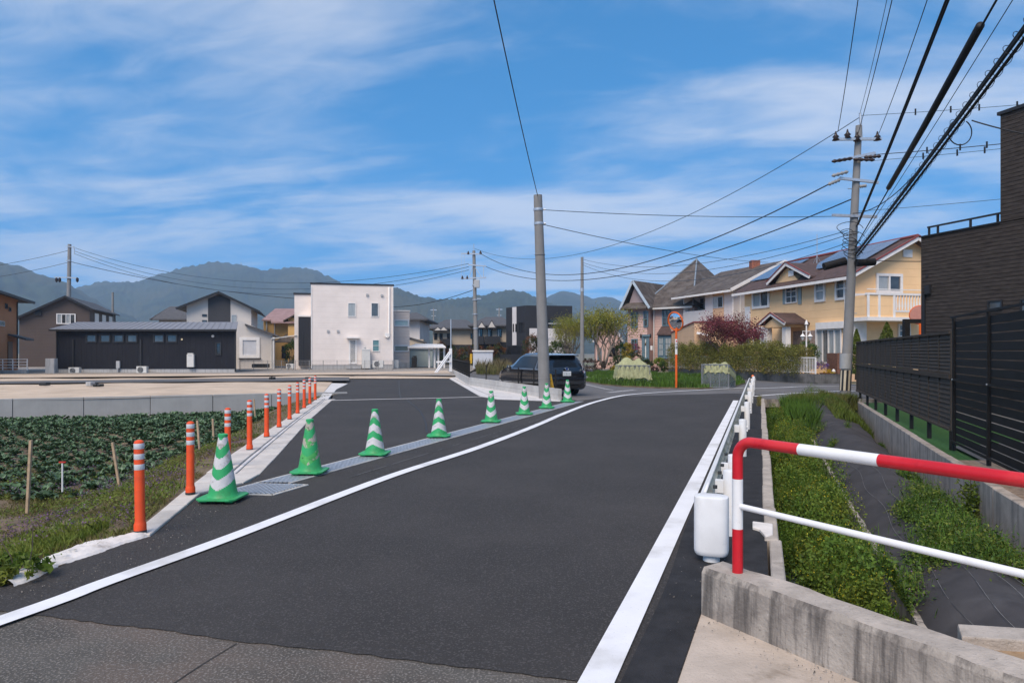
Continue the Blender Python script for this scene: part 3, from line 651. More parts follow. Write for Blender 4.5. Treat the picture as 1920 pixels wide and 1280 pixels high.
# ------------------------------------------------------------------ red and white railing
rl = thing('railing', 'red and white banded tubular railing on the weathered parapet', 'railing', WF0 + wd * .18 + wn * .11)
b0 = WF0 + wd * .19 + wn * .10; zt = 1.075; rad = .031
def railseg(name, pts, m): return MB().tube(pts, rad, 20).build(name, m, rl, smooth=.6)
Z = Vector((0, 0, 1))
railseg('post_band', [b0 + Z * .29, b0 + Z * .555], M_red); railseg('post_band', [b0 + Z * .5552, b0 + Z * .85], M_wht)
arc = [b0 + Z * .8502] + [b0 + wd * (.10 * (1 - math.cos(t))) + Z * (zt - .10 + .10 * math.sin(t)) for t in np.linspace(0, math.pi / 2, 9)] + [b0 + wd * .42 + Z * zt]
railseg('bend_band', arc, M_red)
e1 = b0 + wd * .4202 + Z * zt; e2 = b0 + wd * .86 + Z * zt
railseg('rail_band', [e1, e2], M_wht); railseg('rail_band', [e2 + wd * .0002, b0 + wd * 3.0 + Z * zt], M_red)
MB().tube([b0 + wd * .0 + Z * .69, b0 + wd * 3.0 + Z * .69], .0175, 16).build('lower_rail', M_wht, rl, smooth=.6)
e = b0 + wd * 3.0; MB().tube([e + Z * .29, e + Z * (zt + .0)], rad, 16).build('end_post', M_wht, rl, smooth=.6)
# ------------------------------------------------------------------ dark fences on the right
M_fdark = mat('dark_bronze_aluminium', (.085, .066, .051), .75, .10, 3, spec=.1)
M_fblack = mat('black_aluminium', (.018, .0165, .0155), .6, .15, 3, spec=.15)
FS = .371
def FO(Y, z, out=0.): return Vector((FS * Y + 3.28 + out, Y, z))
lf = thing('louvred_fence', 'dark bronze louvred panel fence standing over the low boundary wall', 'fence', FO(18, 0))
fy = np.linspace(12.0, 24.4, 16); fdir = Vector((FS, 1, 0)).normalized(); fn = Vector((-fdir.y, fdir.x, 0))   # towards the road
for y in fy: MB().bar(FO(y, .22), FO(y, 1.94), .05, .06, up=tuple(fdir)).build('mullion', M_fdark, lf)
for z, h in ((1.945, .045), (1.17, .085), (.235, .04)): MB().bar(FO(12.0, z) + fn * .012, FO(24.4, z) + fn * .012, .075, h).build('rail', M_fdark, lf)
slat = None
for y0, y1 in zip(fy, fy[1:]):
    zs = list(np.linspace(.30, 1.07, 10)) + list(np.linspace(1.27, 1.875, 10))
    for z in zs:
        a = FO(y0, z) + fdir * .032; b = FO(y1, z) - fdir * .032; t = .017; hh = .050 if z < 1.1 else .040
        v = [a - fn * .016 + Z * hh, a + fn * .016 - Z * hh, b + fn * .016 - Z * hh, b - fn * .016 + Z * hh]
        MB().prism(v, fn * .006 + Z * .004).build('slat', M_fdark, lf, fix=False)
for y in fy[::2]: MB().bar(FO(y, -.15), FO(y, .21), .07, .07, up=tuple(fdir)).build('leg', M_fblack, lf)
bf = thing('slat_fence', 'tall black horizontal slat fence with open gaps beside the louvred fence', 'fence', FO(10, 0))
by = [11.82, 9.98, 8.2, 6.4]
for y in by: MB().bar(FO(y, -.1) + fn * .01, FO(y, 2.21) + fn * .01, .05, .06, up=tuple(fdir)).build('post', M_fblack, bf)
for z in (2.2, 1.13, .06): MB().bar(FO(11.85, z) + fn * .045, FO(6.4, z) + fn * .045, .03, .035).build('rail', M_fblack, bf)
for y0, y1 in zip(by, by[1:]):
    for i in range(16):
        z = .125 + i * .130
        MB().bar(FO(y0, z) - fdir * .01 - fn * .01, FO(y1, z) + fdir * .01 - fn * .01, .018, .110).build('slat', M_fblack, bf, fix=False)
for y in by[:3]:
    for z in (1.13,): MB().cyl(FO(y - .1, z) + fn * .06, FO(y - .1, z) + fn * .07, .014, n=8).build('bolt', M_galv, bf)
# ------------------------------------------------------------------ house materials
def wallm(name, col, **k):
    a = dict(rough=.85, var=.05, vs=.8, bump=.08, bs=30, col2=tuple(x * .86 for x in col), c2s=.35, c2lo=.5, c2hi=.8); a.update(k); return mat(name, col, **a)
M_whouse = wallm('white_siding', (.78, .69, .63), lines=('Z', .45, .25))
M_bhouse = wallm('black_steel_siding', (.017, .017, .022), spec=.15, rough=.6, lines=('X', .38, .5), streak=.15, streakcol=(.045, .045, .05))
M_found = wallm('pale_plinth', (.42, .41, .40), streak=.3)
M_metalroof = mat('grey_metal_roof', (.24, .235, .25), .55, .08, 2, metal=.2)
M_brown = wallm('brown_siding', (.095, .070, .060), lines=('Z', .3, .4))
M_orangeh = wallm('terracotta_siding', (.45, .20, .09), lines=('Z', .4, .3))
M_rooft = mat('grey_tile_roof', (.085, .082, .085), .75, .2, 3, .3, 20, lines=('Z', .14, .7))
M_roofb = mat('brown_tile_roof', (.085, .066, .055), .8, .3, 2.5, .4, 18, lines=('Z', .13, .8), col2=(.13, .11, .095), c2s=1.2)
M_roofr = mat('red_brown_roof', (.085, .052, .045), .8, .25, 2.5, .3, 18, lines=('Z', .13, .7))
M_roofpink = mat('faded_red_roof', (.30, .19, .18), .8, .15, 2, .2, 15, lines=('Z', .16, .7))
M_darktrim = mat('dark_trim', (.02, .02, .022), .5, .1)
M_trim = mat('white_trim', (.78, .74, .70), .6, .05)
M_cream = wallm('cream_siding', (.60, .55, .50), lines=('Z', .4, .2))
M_greyw = wallm('grey_white_render', (.64, .60, .58))
M_yellow = wallm('yellow_siding', (.90, .585, .31), lines=('Z', .45, .35))
M_peach = wallm('peach_siding', (.64, .42, .26), lines=('Z', .45, .3))
M_pink = wallm('pink_clapboard', (.62, .41, .35))
M_beige = wallm('beige_render', (.50, .41, .31), lines=('Z', .5, .25))
M_ochre = wallm('ochre_siding', (.66, .40, .15), lines=('Z', .5, .25))
M_charc = wallm('charcoal_siding', (.034, .035, .040), spec=.15, rough=.6, lines=('X', .35, .4))
M_dgrey = wallm('dark_stone_siding', (.060, .049, .043), spec=.12, lines=('Z', .11, .9), bump=.5, bs=14, stretch=(1.2, 1.2, 7), var=.3, vs=3)
M_tile = wallm('pale_wall_tile', (.52, .47, .44), lines=('Z', .3, .6))
M_blue = mat('slate_blue_paint', (.12, .19, .23), .6, .1)
M_glass = mat('window_glass', (.05, .055, .06), .06, .3, 1.2, spec=.8, col2=(.10, .11, .115), c2s=.6)
M_curt = mat('window_curtain', (.34, .36, .36), .15, .15, 3, spec=.7, stretch=(8, 8, .5))
M_gdark = mat('dark_glass', (.018, .02, .024), .05, .3, 1, spec=.7)
M_teal = mat('teal_blind', (.12, .24, .25), .3, .1)
M_alu = mat('aluminium_frame', (.55, .55, .55), .4, .05, metal=.4)
M_shut = mat('rolled_shutter', (.60, .60, .62), .5, .05, lines=('Z', .07, .6))
M_gutter = mat('gutter_white', (.60, .58, .55), .5, .06)
M_acw = mat('appliance_white', (.62, .60, .56), .5, .06)
M_solar = mat('solar_glass', (.13, .16, .22), .12, .1, spec=.8, lines=('X', 1.0, .2))
M_brick = mat('brick_red', (.28, .10, .06), .8, .3, 8)
M_vent = mat('vent_grey', (.4, .4, .4), .5, .05)

def slab(mb, pts, t=.12, m=0): mb.prism(pts, (0, 0, -t), m)
def outdoor_unit(px, py, Y, wpx, hpx, label):
    p = P(px, py, Y); wd_ = wpx / FPX * Y; h = hpx / FPX * Y; r = thing('air_conditioner', label, 'air conditioner', p)
    MB().box(p.x, p.y, p.z + .06, p.x + wd_, p.y + .3, p.z + h).build('casing', M_acw, r, bevel=.02)
    g = MB(); cx = p.x + wd_ * .4; cz = p.z + .06 + (h - .06) / 2; g.cyl((cx, p.y - .012, cz), (cx, p.y + .01, cz), h * .38, n=24); g.build('fan_opening', M_gdark, r)
    g = MB()
    for k in range(1, 5): g.tube([(cx + h * .09 * k * math.cos(t), p.y - .02, cz + h * .09 * k * math.sin(t)) for t in np.linspace(0, 2 * math.pi, 25)], .009, 4, caps=False)
    g.build('fan_grille', M_vent, r)
    for s in (.12, .8): MB().box(p.x + wd_ * s, p.y + .03, p.z - .05, p.x + wd_ * s + .08, p.y + .27, p.z + .065).build('foot', M_vent, r)
    return r
# ---------------- black single-storey house
Y0 = 50.; pl = Pl(103, Y0, 0)
bh = thing('black_house', 'long low black single-storey house with pale standing-seam metal roof and small windows', 'house', pl.pt(0, 0))
x0, x1, zb, zt = pl.s(106), pl.s(443), pl.z(250, 699.5), pl.z(250, 617.5)
zf = pl.z(250, 691)
def bplan(z, i=0.): return [pl.pt(x0 + i, z, -i), pl.pt(x1 - i, z, -i), pl.pt(x1 - 2.95 - i, z, -7 + i), pl.pt(x0 + i, z, -7 + i)]      # skewed plot
mb = MB(); mb.hexa(bplan(zf) + bplan(zt)); mb.build('wall', M_bhouse, bh)
mb = MB(); mb.hexa(bplan(-.1, .04) + bplan(zf, .04)); mb.build('foundation', M_found, bh)
A = [pl.pt(pl.s(99), zt + .02, .35), pl.pt(pl.s(447), zt + .02, .35), P(446, 603.5, 54.5), P(147, 603.5, 54.5)]
mb = MB(); slab(mb, A, .1); Br = [A[3], A[2], pl.pt(x1 - 2.95, zt - .2, -7.2), pl.pt(x0, zt - .2, -7.2)]; slab(mb, Br, .1); rf = mb.build('roof', M_metalroof, bh)
for i in range(30):
    t = i / 29; MB().bar(A[0].lerp(A[1], t) + Z * .012, A[3].lerp(A[2], t) + Z * .012, .035, .03).build('seam', M_metalroof, rf, fix=False)
mb = MB(); pl.box(mb, pl.s(99), pl.s(447), zt - .13, zt + .0, .36, .46); mb.build('gutter', M_darktrim, bh)
mb = MB(); mb.poly([pl.pt(x1 - .02, zt, -.05), pl.pt(x1 - 2.9, zt, -6.9), P(445, 605.5, 54.5)]); mb.build('gable', M_bhouse, bh)
for a in (161, 187, 212, 237.5, 287.5, 312): pl.window(bh, a, 626.5, a + 21, 642.5, M_darktrim, M_glass, 1, 1, .10, dep=.06)
pl.window(bh, 404.5, 641.5, 415.5, 666, M_darktrim, M_gdark, 1, 1, .09, dep=.06)
for a in (136.5, 263.5): mb = MB(); pl.pbox(mb, a - 1.6, 636, a + 1.6, 690, .003, .08); mb.build('downpipe', M_darktrim, bh)
for a in (106, 441): mb = MB(); pl.pbox(mb, a - 1.2, 620, a + 1.2, 697, .003, .07); mb.build('downpipe', M_darktrim, bh)
mb = MB(); pl.pbox(mb, 217.5, 676.5, 224, 690, .003, .15); mb.build('meter_box', M_vent, bh)
mb = MB(); mb.cyl(pl.at(220.5, 690, .08), pl.at(220.5, 698, .08), .07, n=10); mb.build('pipe_stub', M_vent, bh)
mb = MB(); mb.cyl(pl.at(399, 630, .0), pl.at(399, 630, .1), .10, n=14); mb.build('vent', M_vent, bh)
mb = MB(); mb.cyl(pl.at(341, 636, .0), pl.at(341, 636, .1), .07, n=12); mb.build('wall_lamp', mat('lamp_cream', (.8, .66, .4), .4, 0), bh)
wh = thing('water_heater', 'tall cream water heater hanging on the black house wall', 'water heater', pl.at(356, 688, .2))
mb = MB(); pl.pbox(mb, 350, 664, 363, 688, .01, .25); mb.build('casing', M_acw, wh, bevel=.02)
mb = MB(); pl.pbox(mb, 351.5, 661.8, 361.5, 663.6, .03, .22); mb.build('flue', M_acw, wh)
mb = MB(); pl.pbox(mb, 353, 665.5, 360, 667, .252, .262); mb.build('grille', M_vent, wh)
outdoor_unit(128, 702.5, 49.3, 20, 14, 'cream air-conditioner unit at the foot of the black house, away from the water heater')
outdoor_unit(255.5, 701, 49.3, 19, 14.5, 'cream air-conditioner unit at the foot of the black house, on the water heater side')
# ---------------- white box house
pl = Pl(583, 58, 14); wb = thing('white_house', 'white two-storey box house with dark parapet edge and lattice door', 'house', pl.pt(0, 0))
zt = pl.z(583, 532.5); s1 = pl.s(737.5); zb = .12; zf = pl.z(600, 684)
mb = MB(); pl.box(mb, 0, s1, zf, zt, -8, 0); mb.build('wall', M_whouse, wb)
mb = MB(); pl.box(mb, .04, s1 - .04, -.1, zf, -7.9, -.04); mb.build('foundation', M_found, wb)
mb = MB(); pl.box(mb, -.06, s1 + .06, zt + .002, zt + .13, -8.06, .06); mb.build('parapet_cap', M_darktrim, wb)
for x in (583.8, 736.6): mb = MB(); pl.pbox(mb, x - .8, 537, x + .8, 690, .003, .05); mb.build('corner_trim', M_trim, wb)
pl.window(wb, 652, 567.5, 667, 594, M_trim, M_curt, 1, 1, .06, dep=.06); pl.window(wb, 695.5, 567.5, 710, 594, M_trim, M_glass, 1, 1, .06, dep=.06)
pl.window(wb, 698, 636.5, 711.5, 659, M_trim, M_teal, 1, 2, .06, dep=.06)
for x, y in ((688.5, 552.5), (716, 553.5), (615, 620.5), (633.5, 620.5)):
    mb = MB(); pl.pbox(mb, x - 2.2, y - 2, x + 2.2, y + 2, .0, .12); mb.build('vent_hood', M_vent, wb)
dr_ = pl.window(wb, 654, 635, 669, 681.5, M_trim, M_gdark, 1, 1, .14, dep=.08, name='door')
mb = MB(); a, b, c, d_ = pl.rect(657.5, 638.5, 665.5, 678)
for k in range(-3, 10):     # diamond lattice on the glass
    w_ = b - a; h0 = c + (d_ - c) * k / 9
    for sg in (1, -1):
        z0, z1 = (h0, h0 + w_ * 1.9) if sg > 0 else (h0 + w_ * 1.9, h0)
        zz0, zz1 = max(c, min(d_, z0)), max(c, min(d_, z1))
        f0 = 0 if z1 == z0 else (zz0 - z0) / (z1 - z0); f1 = (zz1 - z0) / (z1 - z0)
        if abs(f1 - f0) > .05: mb.bar(pl.pt(a + w_ * f0, zz0, .05), pl.pt(a + w_ * f1, zz1, .05), .03, .03)
mb.build('lattice', M_trim, dr_)
mb = MB(); pl.pbox(mb, 650, 631.5, 674, 634, .003, .6); mb.build('canopy', M_trim, wb)
mb = MB(); pl.pbox(mb, 649, 686.5, 677, 691.5, .0, .9); mb.build('doorstep', M_found, wb)
mb = MB(); mb.tube([pl.at(729.5, 538, .08), pl.at(729.5, 629, .08), pl.at(727, 633, .12), pl.at(723, 631, .12)], .06, 8); mb.build('downpipe', M_trim, wb, smooth=True)
mb = MB(); pl.pbox(mb, 721.5, 624, 730.5, 631, .003, .14); mb.build('pipe_box', M_trim, wb)
# entrance wing on the left side, set back
p2 = Pl(org=pl.pt(0, 0, -2.0), ang=14); zt2 = p2.z(560, 552)
wl = p2.s(552); wr = 0
mb = MB(); p2.box(mb, wl, -.02, .12, zt2, -4.5, 0); mb.build('wing_wall', M_whouse, wb)
mb = MB(); p2.box(mb, wl - .08, .0 - .02, zt2 + .002, zt2 + .14, -4.6, .1); mb.build('wing_cap', M_darktrim, wb)
p3 = Pl(org=p2.pt(0, 0, .6), ang=14); mb = MB(); p3.pbox(mb, 559.5, 594, 582.0, 685, -.58, 0); mb.build('entrance_block', wallm('ink_siding', (.016, .017, .022), rough=.6), wb)
mb = MB(); p3.pbox(mb, 559, 590.5, 582.2, 593.6, -.58, .05); mb.build('entrance_cap', M_trim, wb)
mb = MB(); p3.pbox(mb, 566, 622, 568, 684, .003, .05); mb.build('downpipe', M_darktrim, wb)
eh = thing('storage_heater', 'tall cream hot-water tank standing against the white house', 'water heater', pl.at(687, 690, .5))
mb = MB(); pl.pbox(mb, 678.5, 654, 694.5, 690.5, .1, .75); mb.build('casing', M_acw, eh, bevel=.04)
mb = MB(); mb.lathe([(.06, 0), (.1, .05), (.09, .14), (.02, .17)], tuple(pl.at(684.5, 654, .4)), 12); mb.build('vent_cap', M_vent, eh)
mb = MB(); pl.pbox(mb, 679.5, 656, 693.5, 657, .752, .76); mb.build('panel_joint', M_vent, eh)
outdoor_unit(698.5, 690, 57.5, 20, 14, 'large cream air-conditioner unit beside the hot-water tank of the white house')
mb = MB(); pl2 = Pl(739, 60.5, 14); mb = MB(); pl2.pbox(mb, 739, 674.5, 747.5, 690, -.4, 0); o = mb.build('utility_cabinet', M_acw, bevel=.03); tag(o, 'small white utility cabinet between the white house and the tiled building', 'cabinet')
# ---------------- brown gabled house, terracotta house, cream gabled house, ochre house: behind
def gable_house(name, label, px0, px1, Y, ang, eave, peak, peakpx, wallm_, roofm, base=None, depth=9, over=.5, oh=.4, trim=M_darktrim):
    pl = Pl(px0, Y, ang); r = thing(name, label, 'house', pl.pt(0, 0)); s1 = pl.s(px1); sp = pl.s(peakpx)
    ze0 = pl.z(px0, eave[0]); ze1 = pl.z(px1, eave[1]); zp = pl.z(peakpx, peak)
    mb = MB(); f = [pl.pt(0, -.1), pl.pt(s1, -.1), pl.pt(s1, ze1), pl.pt(sp, zp), pl.pt(0, ze0)]; mb.prism(f, -pl.n * depth); mb.build('wall', wallm_, r)
    mb = MB()
    for (sa, za), (sb, zb_) in (((0, ze0), (sp, zp)), ((s1, ze1), (sp, zp))):
        k = (za - zb_) / (sa - sb); se = sa + (-over if sa < sb else over); ze = zb_ + k * (se - sb)
        slab(mb, [pl.pt(se, ze + .14, oh), pl.pt(sb, zb_ + .14, oh), pl.pt(sb, zb_ + .14, -depth - oh), pl.pt(se, ze + .14, -depth - oh)], .12)
    mb.build('roof', roofm, r)
    mb = MB()
    for (sa, za), (sb, zb_) in (((0, ze0), (sp, zp)), ((s1, ze1), (sp, zp))):
        k = (za - zb_) / (sa - sb); se = sa + (-over if sa < sb else over); ze = zb_ + k * (se - sb)
        mb.bar(pl.pt(se, ze + .03, oh + .03), pl.pt(sb, zb_ + .03, oh + .03), .05, .2)
    mb.build('bargeboard', trim, r)
    return r, pl
bg_, pl = gable_house('brown_house', 'dark brown gabled house behind the black house with white framed window', 36, 168, 68, 19, (596, 578), 557, 124, M_brown, M_rooft, depth=12, over=.35)
pl.window(bg_, 106, 588, 142, 607.5, M_trim, [M_curt, M_glass, M_curt, M_glass], 4, 1, .09, dep=.08)
sd_ = Pl(org=pl.pt(pl.s(168), 0, 0), ang=19 + 90)
for k in range(3): 
    mb = MB(); a = 2.0 + k * 3.2; q = [sd_.pt(a, 4.4, .06), sd_.pt(a + 1.6, 4.4, .06), sd_.pt(a + 1.6, 5.7, .06), sd_.pt(a, 5.7, .06)]; mb.prism(q, sd_.n * -.05); mb.build('side_window', M_trim, bg_)
mb = MB(); pl.pbox(mb, 66, 582, 77, 591, .003, .2); mb.build('meter_housing', M_darktrim, bg_)
th = thing('terracotta_house', 'orange-brown two-storey house cut off by the picture edge, with dark eaves', 'house', P(0, HY, 52) * 1); th.location.z = 0
pl = Pl(33.5, 56, 115.5); zt = pl.z(33, 562); mb = MB(); pl.box(mb, -13, 0, -.1, zt, -9, 0); mb.build('wall', M_orangeh, th)
mb = MB(); slab(mb, [pl.pt(-14, zt - .05, .9), pl.pt(1.0, zt - .05, .9), pl.pt(-3.5, zt + 1.9, -4.5), pl.pt(-9.5, zt + 1.9, -4.5)], .15)
slab(mb, [pl.pt(1.0, zt - .05, .9), pl.pt(1.0, zt - .05, -9.9), pl.pt(-3.5, zt + 1.9, -4.5)], .15); slab(mb, [pl.pt(-14, zt - .05, .9), pl.pt(-9.5, zt + 1.9, -4.5), pl.pt(-14, zt - .05, -9.9)], .15); mb.build('roof', M_rooft, th)
mb = MB(); pl.box(mb, -14, 1.05, zt - .24, zt - .06, .91, 1.02); mb.build('gutter', M_darktrim, th)
pl.window(th, 9, 569, 13.5, 579, M_darktrim, M_gdark, 1, 1, .06); pl.window(th, 16, 576, 20, 584, M_darktrim, M_gdark, 1, 1, .06); pl.window(th, -8, 601, 8, 611, M_alu, M_glass, 1, 1, .06)
mb = MB(); slab(mb, [pl.pt(pl.s(14), pl.z(20, 626), .05), pl.pt(pl.s(31), pl.z(25, 627), .05), pl.pt(pl.s(31), pl.z(25, 635), 1.2), pl.pt(pl.s(14), pl.z(20, 635), 1.2)], .14); mb.build('porch_roof', M_rooft, th)
mb = MB(); pl.pbox(mb, 15.5, 640, 24, 691, .002, .05); mb.build('door', mat('door_brown', (.09, .045, .03), .5, .2), th)
mb = MB(); mb.tube([pl.at(32.5, 566, .08), pl.at(32.5, 690, .08)], .05, 8); mb.build('downpipe', M_darktrim, th)
# cream gable house with central dark panel
ch, pl = gable_house('cream_house', 'cream two-storey gabled house with a dark grey panel below its roof peak', 350, 471, 62, 17, (573, 578), 549.5, 411, M_cream, M_rooft, depth=9, over=.8, oh=.6)
mb = MB(); q = [pl.at(390, 660, .03), pl.at(432, 660, .03), pl.at(432, 559, .03), pl.at(411, 551.5, .03), pl.at(390, 560, .03)]; mb.prism(q, pl.n * -.028); mb.build('dark_panel', wallm('slate_panel', (.06, .06, .065), lines=('Z', .2, .3)), ch)
pl.window(ch, 379, 589, 388, 593.5, M_darktrim, M_glass, 1, 1, .04); pl.window(ch, 379, 600, 388, 605, M_darktrim, M_glass, 1, 1, .04); pl.window(ch, 434, 590, 443.5, 606, M_alu, M_curt, 1, 1, .05)
# lean-to wing
mb = MB(); pw = Pl(org=pl.pt(0, 0, 1.2), ang=17); a0, a1 = pw.s(444), pw.s(511); za, zb2 = pw.z(460, 608), pw.z(510, 628)
q = [pw.pt(a0, -.1), pw.pt(a1, -.1), pw.pt(a1, zb2), pw.pt(a0, za + .5)]; mb.prism(q, pw.n * -6); mb.build('lean_to_wall', M_cream, ch)
mb = MB(); slab(mb, [pw.pt(pw.s(460), pw.z(460, 607), .5), pw.pt(pw.s(524), pw.z(520, 629.5), .5), pw.pt(pw.s(524), pw.z(520, 629.5), -6), pw.pt(pw.s(460), pw.z(460, 607), -6)], .16); mb.build('lean_to_roof', M_rooft, ch)
f = pw.window(ch, 449, 632, 487, 671, M_trim, M_shut, 1, 1, .28, dep=.10, name='shuttered_window')
mb = MB(); pw.pbox(mb, 447.5, 671, 489, 672.6, .002, .16); mb.build('sill', M_darktrim, ch)
for x in (509,): mb = MB(); mb.tube([pw.at(x, 632, .08), pw.at(x, 690, .08)], .05, 8); mb.build('downpipe', M_gutter, ch)
hb = thing('grey_roof_house', 'grey tiled roof of a house behind the cream gabled house', 'house', P(315, HY, 80)); hb.location.z = 0
pl = Pl(288, 80, 0); mb = MB(); pl.box(mb, .3, pl.s(365), 0, pl.z(300, 598), -8, -.6); mb.build('wall', M_beige, hb)
mb = MB(); slab(mb, [pl.at(285, 598, 0), pl.at(368, 598, 0), pl.pt(pl.s(372), pl.z(300, 573.5) + .2, -4), pl.pt(pl.s(286), pl.z(300, 573.5) + .2, -4)], .15); slab(mb, [pl.pt(pl.s(286), pl.z(300, 573.5) + .2, -4), pl.pt(pl.s(372), pl.z(300, 573.5) + .2, -4), pl.at(372, 598, -8.5), pl.at(280, 598, -8.5)], .15); mb.build('roof', M_rooft, hb)
oc = thing('ochre_house', 'ochre yellow house with faded red roof between the cream and white houses', 'house', P(540, HY, 74)); oc.location.z = 0
pl = Pl(494, 74, 0); mb = MB(); pl.box(mb, 0, pl.s(612), 0, pl.z(500, 600), -8, 0); mb.build('wall', M_ochre, oc)
mb = MB(); slab(mb, [pl.at(491, 599, .4), pl.at(508, 599, .4), pl.at(508, 603.5, 1.2), pl.at(612, 603.5, 1.2), pl.pt(pl.s(612), pl.z(520, 580) + .35, -4), pl.pt(pl.s(492), pl.z(520, 580) + .35, -4)], .15); mb.build('roof', M_roofpink, oc)
mb = MB(); slab(mb, [pl.at(531, 600, 1.3), pl.at(560, 585, 1.3), pl.at(560, 585, -2), pl.at(531, 600, -2)], .12); slab(mb, [pl.at(560, 585, 1.3), pl.at(590, 600, 1.3), pl.at(590, 600, -2), pl.at(560, 585, -2)], .12); mb.build('dormer_roof', M_roofb, oc)
mb = MB(); pl.box(mb, pl.s(545), pl.s(612), 0, pl.z(550, 596), -.1, .9); mb.build('bay_wall', M_ochre, oc)
mb = MB(); slab(mb, [pl.at(515, 640, 1.6), pl.at(560, 640, 1.6), pl.at(560, 621, .1), pl.at(545, 621, .1)], .12); mb.build('porch_roof', M_roofb, oc)
mb = MB(); pl.pbox(mb, 528, 648, 536, 672, .91, .95); mb.build('door', M_gdark, oc)
for x in (500, 515): mb = MB(); mb.tube([pl.at(x, 600, .1), pl.at(x, 640, .1)], .06, 6); mb.build('downpipe', M_gutter, oc)
cp = thing('carport', 'pale thin-roofed carport between the cream house and white house', 'carport', P(545, HY, 60)); cp.location.z = 0
q = [P(509, 634, 59.5), P(556, 627.5, 59.5), P(556, 627.5, 63), P(509, 634, 63)]; mb = MB(); slab(mb, q, .07); mb.build('roof', M_gutter, cp)
for px_ in (513, 554): mb = MB(); a = P(px_, 632, 59.7); mb.bar(a, (a.x, a.y, .05), .14, .14); mb.build('post', M_gutter, cp)
# tiled beige building
pl = Pl(738, 64, 10); tb = thing('tiled_building', 'pale tiled two-storey building with wide horizontal windows beside the white house', 'house', pl.pt(0, 0))
s1 = pl.s(768); mb = MB(); pl.box(mb, -.5, s1, .1, pl.z(750, 583.5), -6, 0); mb.build('wall', M_tile, tb)
mb = MB(); pl.box(mb, -.5, s1 + .06, pl.z(750, 583.5) + .002, pl.z(750, 581.5), -6, .06); mb.build('cap', M_trim, tb)
for y0, y1, g in ((599, 612, mat('green_glass', (.30, .40, .40), .15, .1, spec=.7)), (646.5, 659.5, mat('olive_glass', (.16, .17, .13), .15, .1, spec=.7))): pl.window(tb, 738.5, y0, 767, y1, M_alu, g, 1, 1, .12, dep=.07)
mb = MB(); pl.pbox(mb, 738, 680, 768, 690.5, .002, .03); mb.build('plinth', M_found, tb)
# houses right behind, with tiled hips
def hip_house(name, label, px0, px1, Y, eave, ridge, wallm_, roofm, rx0, rx1, ang=0, depth=9, zb=0., over=1.0):
    pl = Pl(px0, Y, ang); r = thing(name, label, 'house', pl.pt(0, 0)); s1 = pl.s(px1); ze = pl.z((px0 + px1) / 2, eave); zr = EYE + (HY - ridge) / FPX * (Y + depth / 2)
    mb = MB(); pl.box(mb, 0, s1, zb - .1, ze, -depth, 0); mb.build('wall', wallm_, r)
    a, b, c, d_ = pl.pt(-over, ze, over), pl.pt(s1 + over, ze, over), pl.pt(s1 + over, ze, -depth - over), pl.pt(-over, ze, -depth - over)
    e = pl.pt(rx0 * s1, zr, -depth / 2); f = pl.pt(rx1 * s1, zr, -depth / 2)
    mb = MB(); up = Z * .14
    mb.add([p + up for p in (a, b, c, d_, e, f)] + [a, b, c, d_], [(0, 1, 5, 4), (1, 2, 5), (2, 3, 4, 5), (3, 0, 4), (0, 6, 7, 1), (1, 7, 8, 2), (2, 8, 9, 3), (3, 9, 6, 0), (9, 8, 7, 6)]); mb.build('roof', roofm, r)
    return r, pl, ze
r, pl, ze = hip_house('hip_roof_house', 'pale house with dark hipped roof half hidden behind the tiled building', 756, 787, 76, 601, 588, M_greyw, M_rooft, .2, .5, depth=9)
mb = MB(); slab(mb, [pl.at(752, 627, 1.8), pl.at(800, 641, 1.8), pl.at(800, 641, -.0), pl.at(752, 627, 0)], .14); mb.build('lower_roof', M_rooft, r)
mb = MB(); pl.pbox(mb, 754, 636, 794, 690, .1, 1.6); mb.build('lower_wall', M_beige, r)
# terrace with gablets
def terrace(label, x0, x1, Y, eave, ridge, gab, extra=0):
    r, pl, ze = hip_house('terrace_house', label, x0, x1, Y, eave, ridge, M_beige, M_rooft, .25, .8, depth=10)
    mb = MB(); pl.box(mb, -.02, pl.s(x1) + .02, 0, pl.z(x0, eave + 29), -9.9, .03); mb.build('dark_lower_wall', M_charc, r)
    for gx, gt in gab:
        a, b = pl.at(gx - 9, eave + 3, 1.1), pl.at(gx + 9, eave + 3, 1.1); t = pl.at(gx, gt, 1.1)
        mb = MB(); mb.prism([a, b, t], -pl.n * 5); mb.build('gablet', M_rooft, r)
        mb = MB(); c = (a + b + t) / 3; mb.prism([c + (p - c) * .7 + pl.n * .03 for p in (a, b, t)], -pl.n * .025); mb.build('gablet_face', M_cream, r)
    return r, pl
r, pl = terrace('beige terrace with grey hipped roof and small gablets beyond the white pergola', 812, 885, 92, 617, 601, ((821, 612), (832, 611)))
for a in (814, 824, 838): pl.window(r, a, 625, a + 6, 637, M_darktrim, M_gdark, 1, 1, .08)
mb = MB(); pl.pbox(mb, 826, 635, 845, 647, .05, 1.2); mb.build('balcony', M_charc, r); pl.window(r, 882, 625, 886, 635, M_darktrim, M_gdark, 1, 1, .08)
r, pl = terrace('beige terrace with dark balconies next to the black cube house', 893, 952, 84, 612, 596, ((903, 602), (922, 599)))
for a in (896, 914, 932): pl.window(r, a, 616, a + 9, 632, M_darktrim, [M_curt, M_gdark], 2, 1, .08)
for a, b in ((894, 907), (909, 938)): mb = MB(); pl.pbox(mb, a, 630, b, 645, .05, 1.3); mb.build('balcony', M_charc, r)
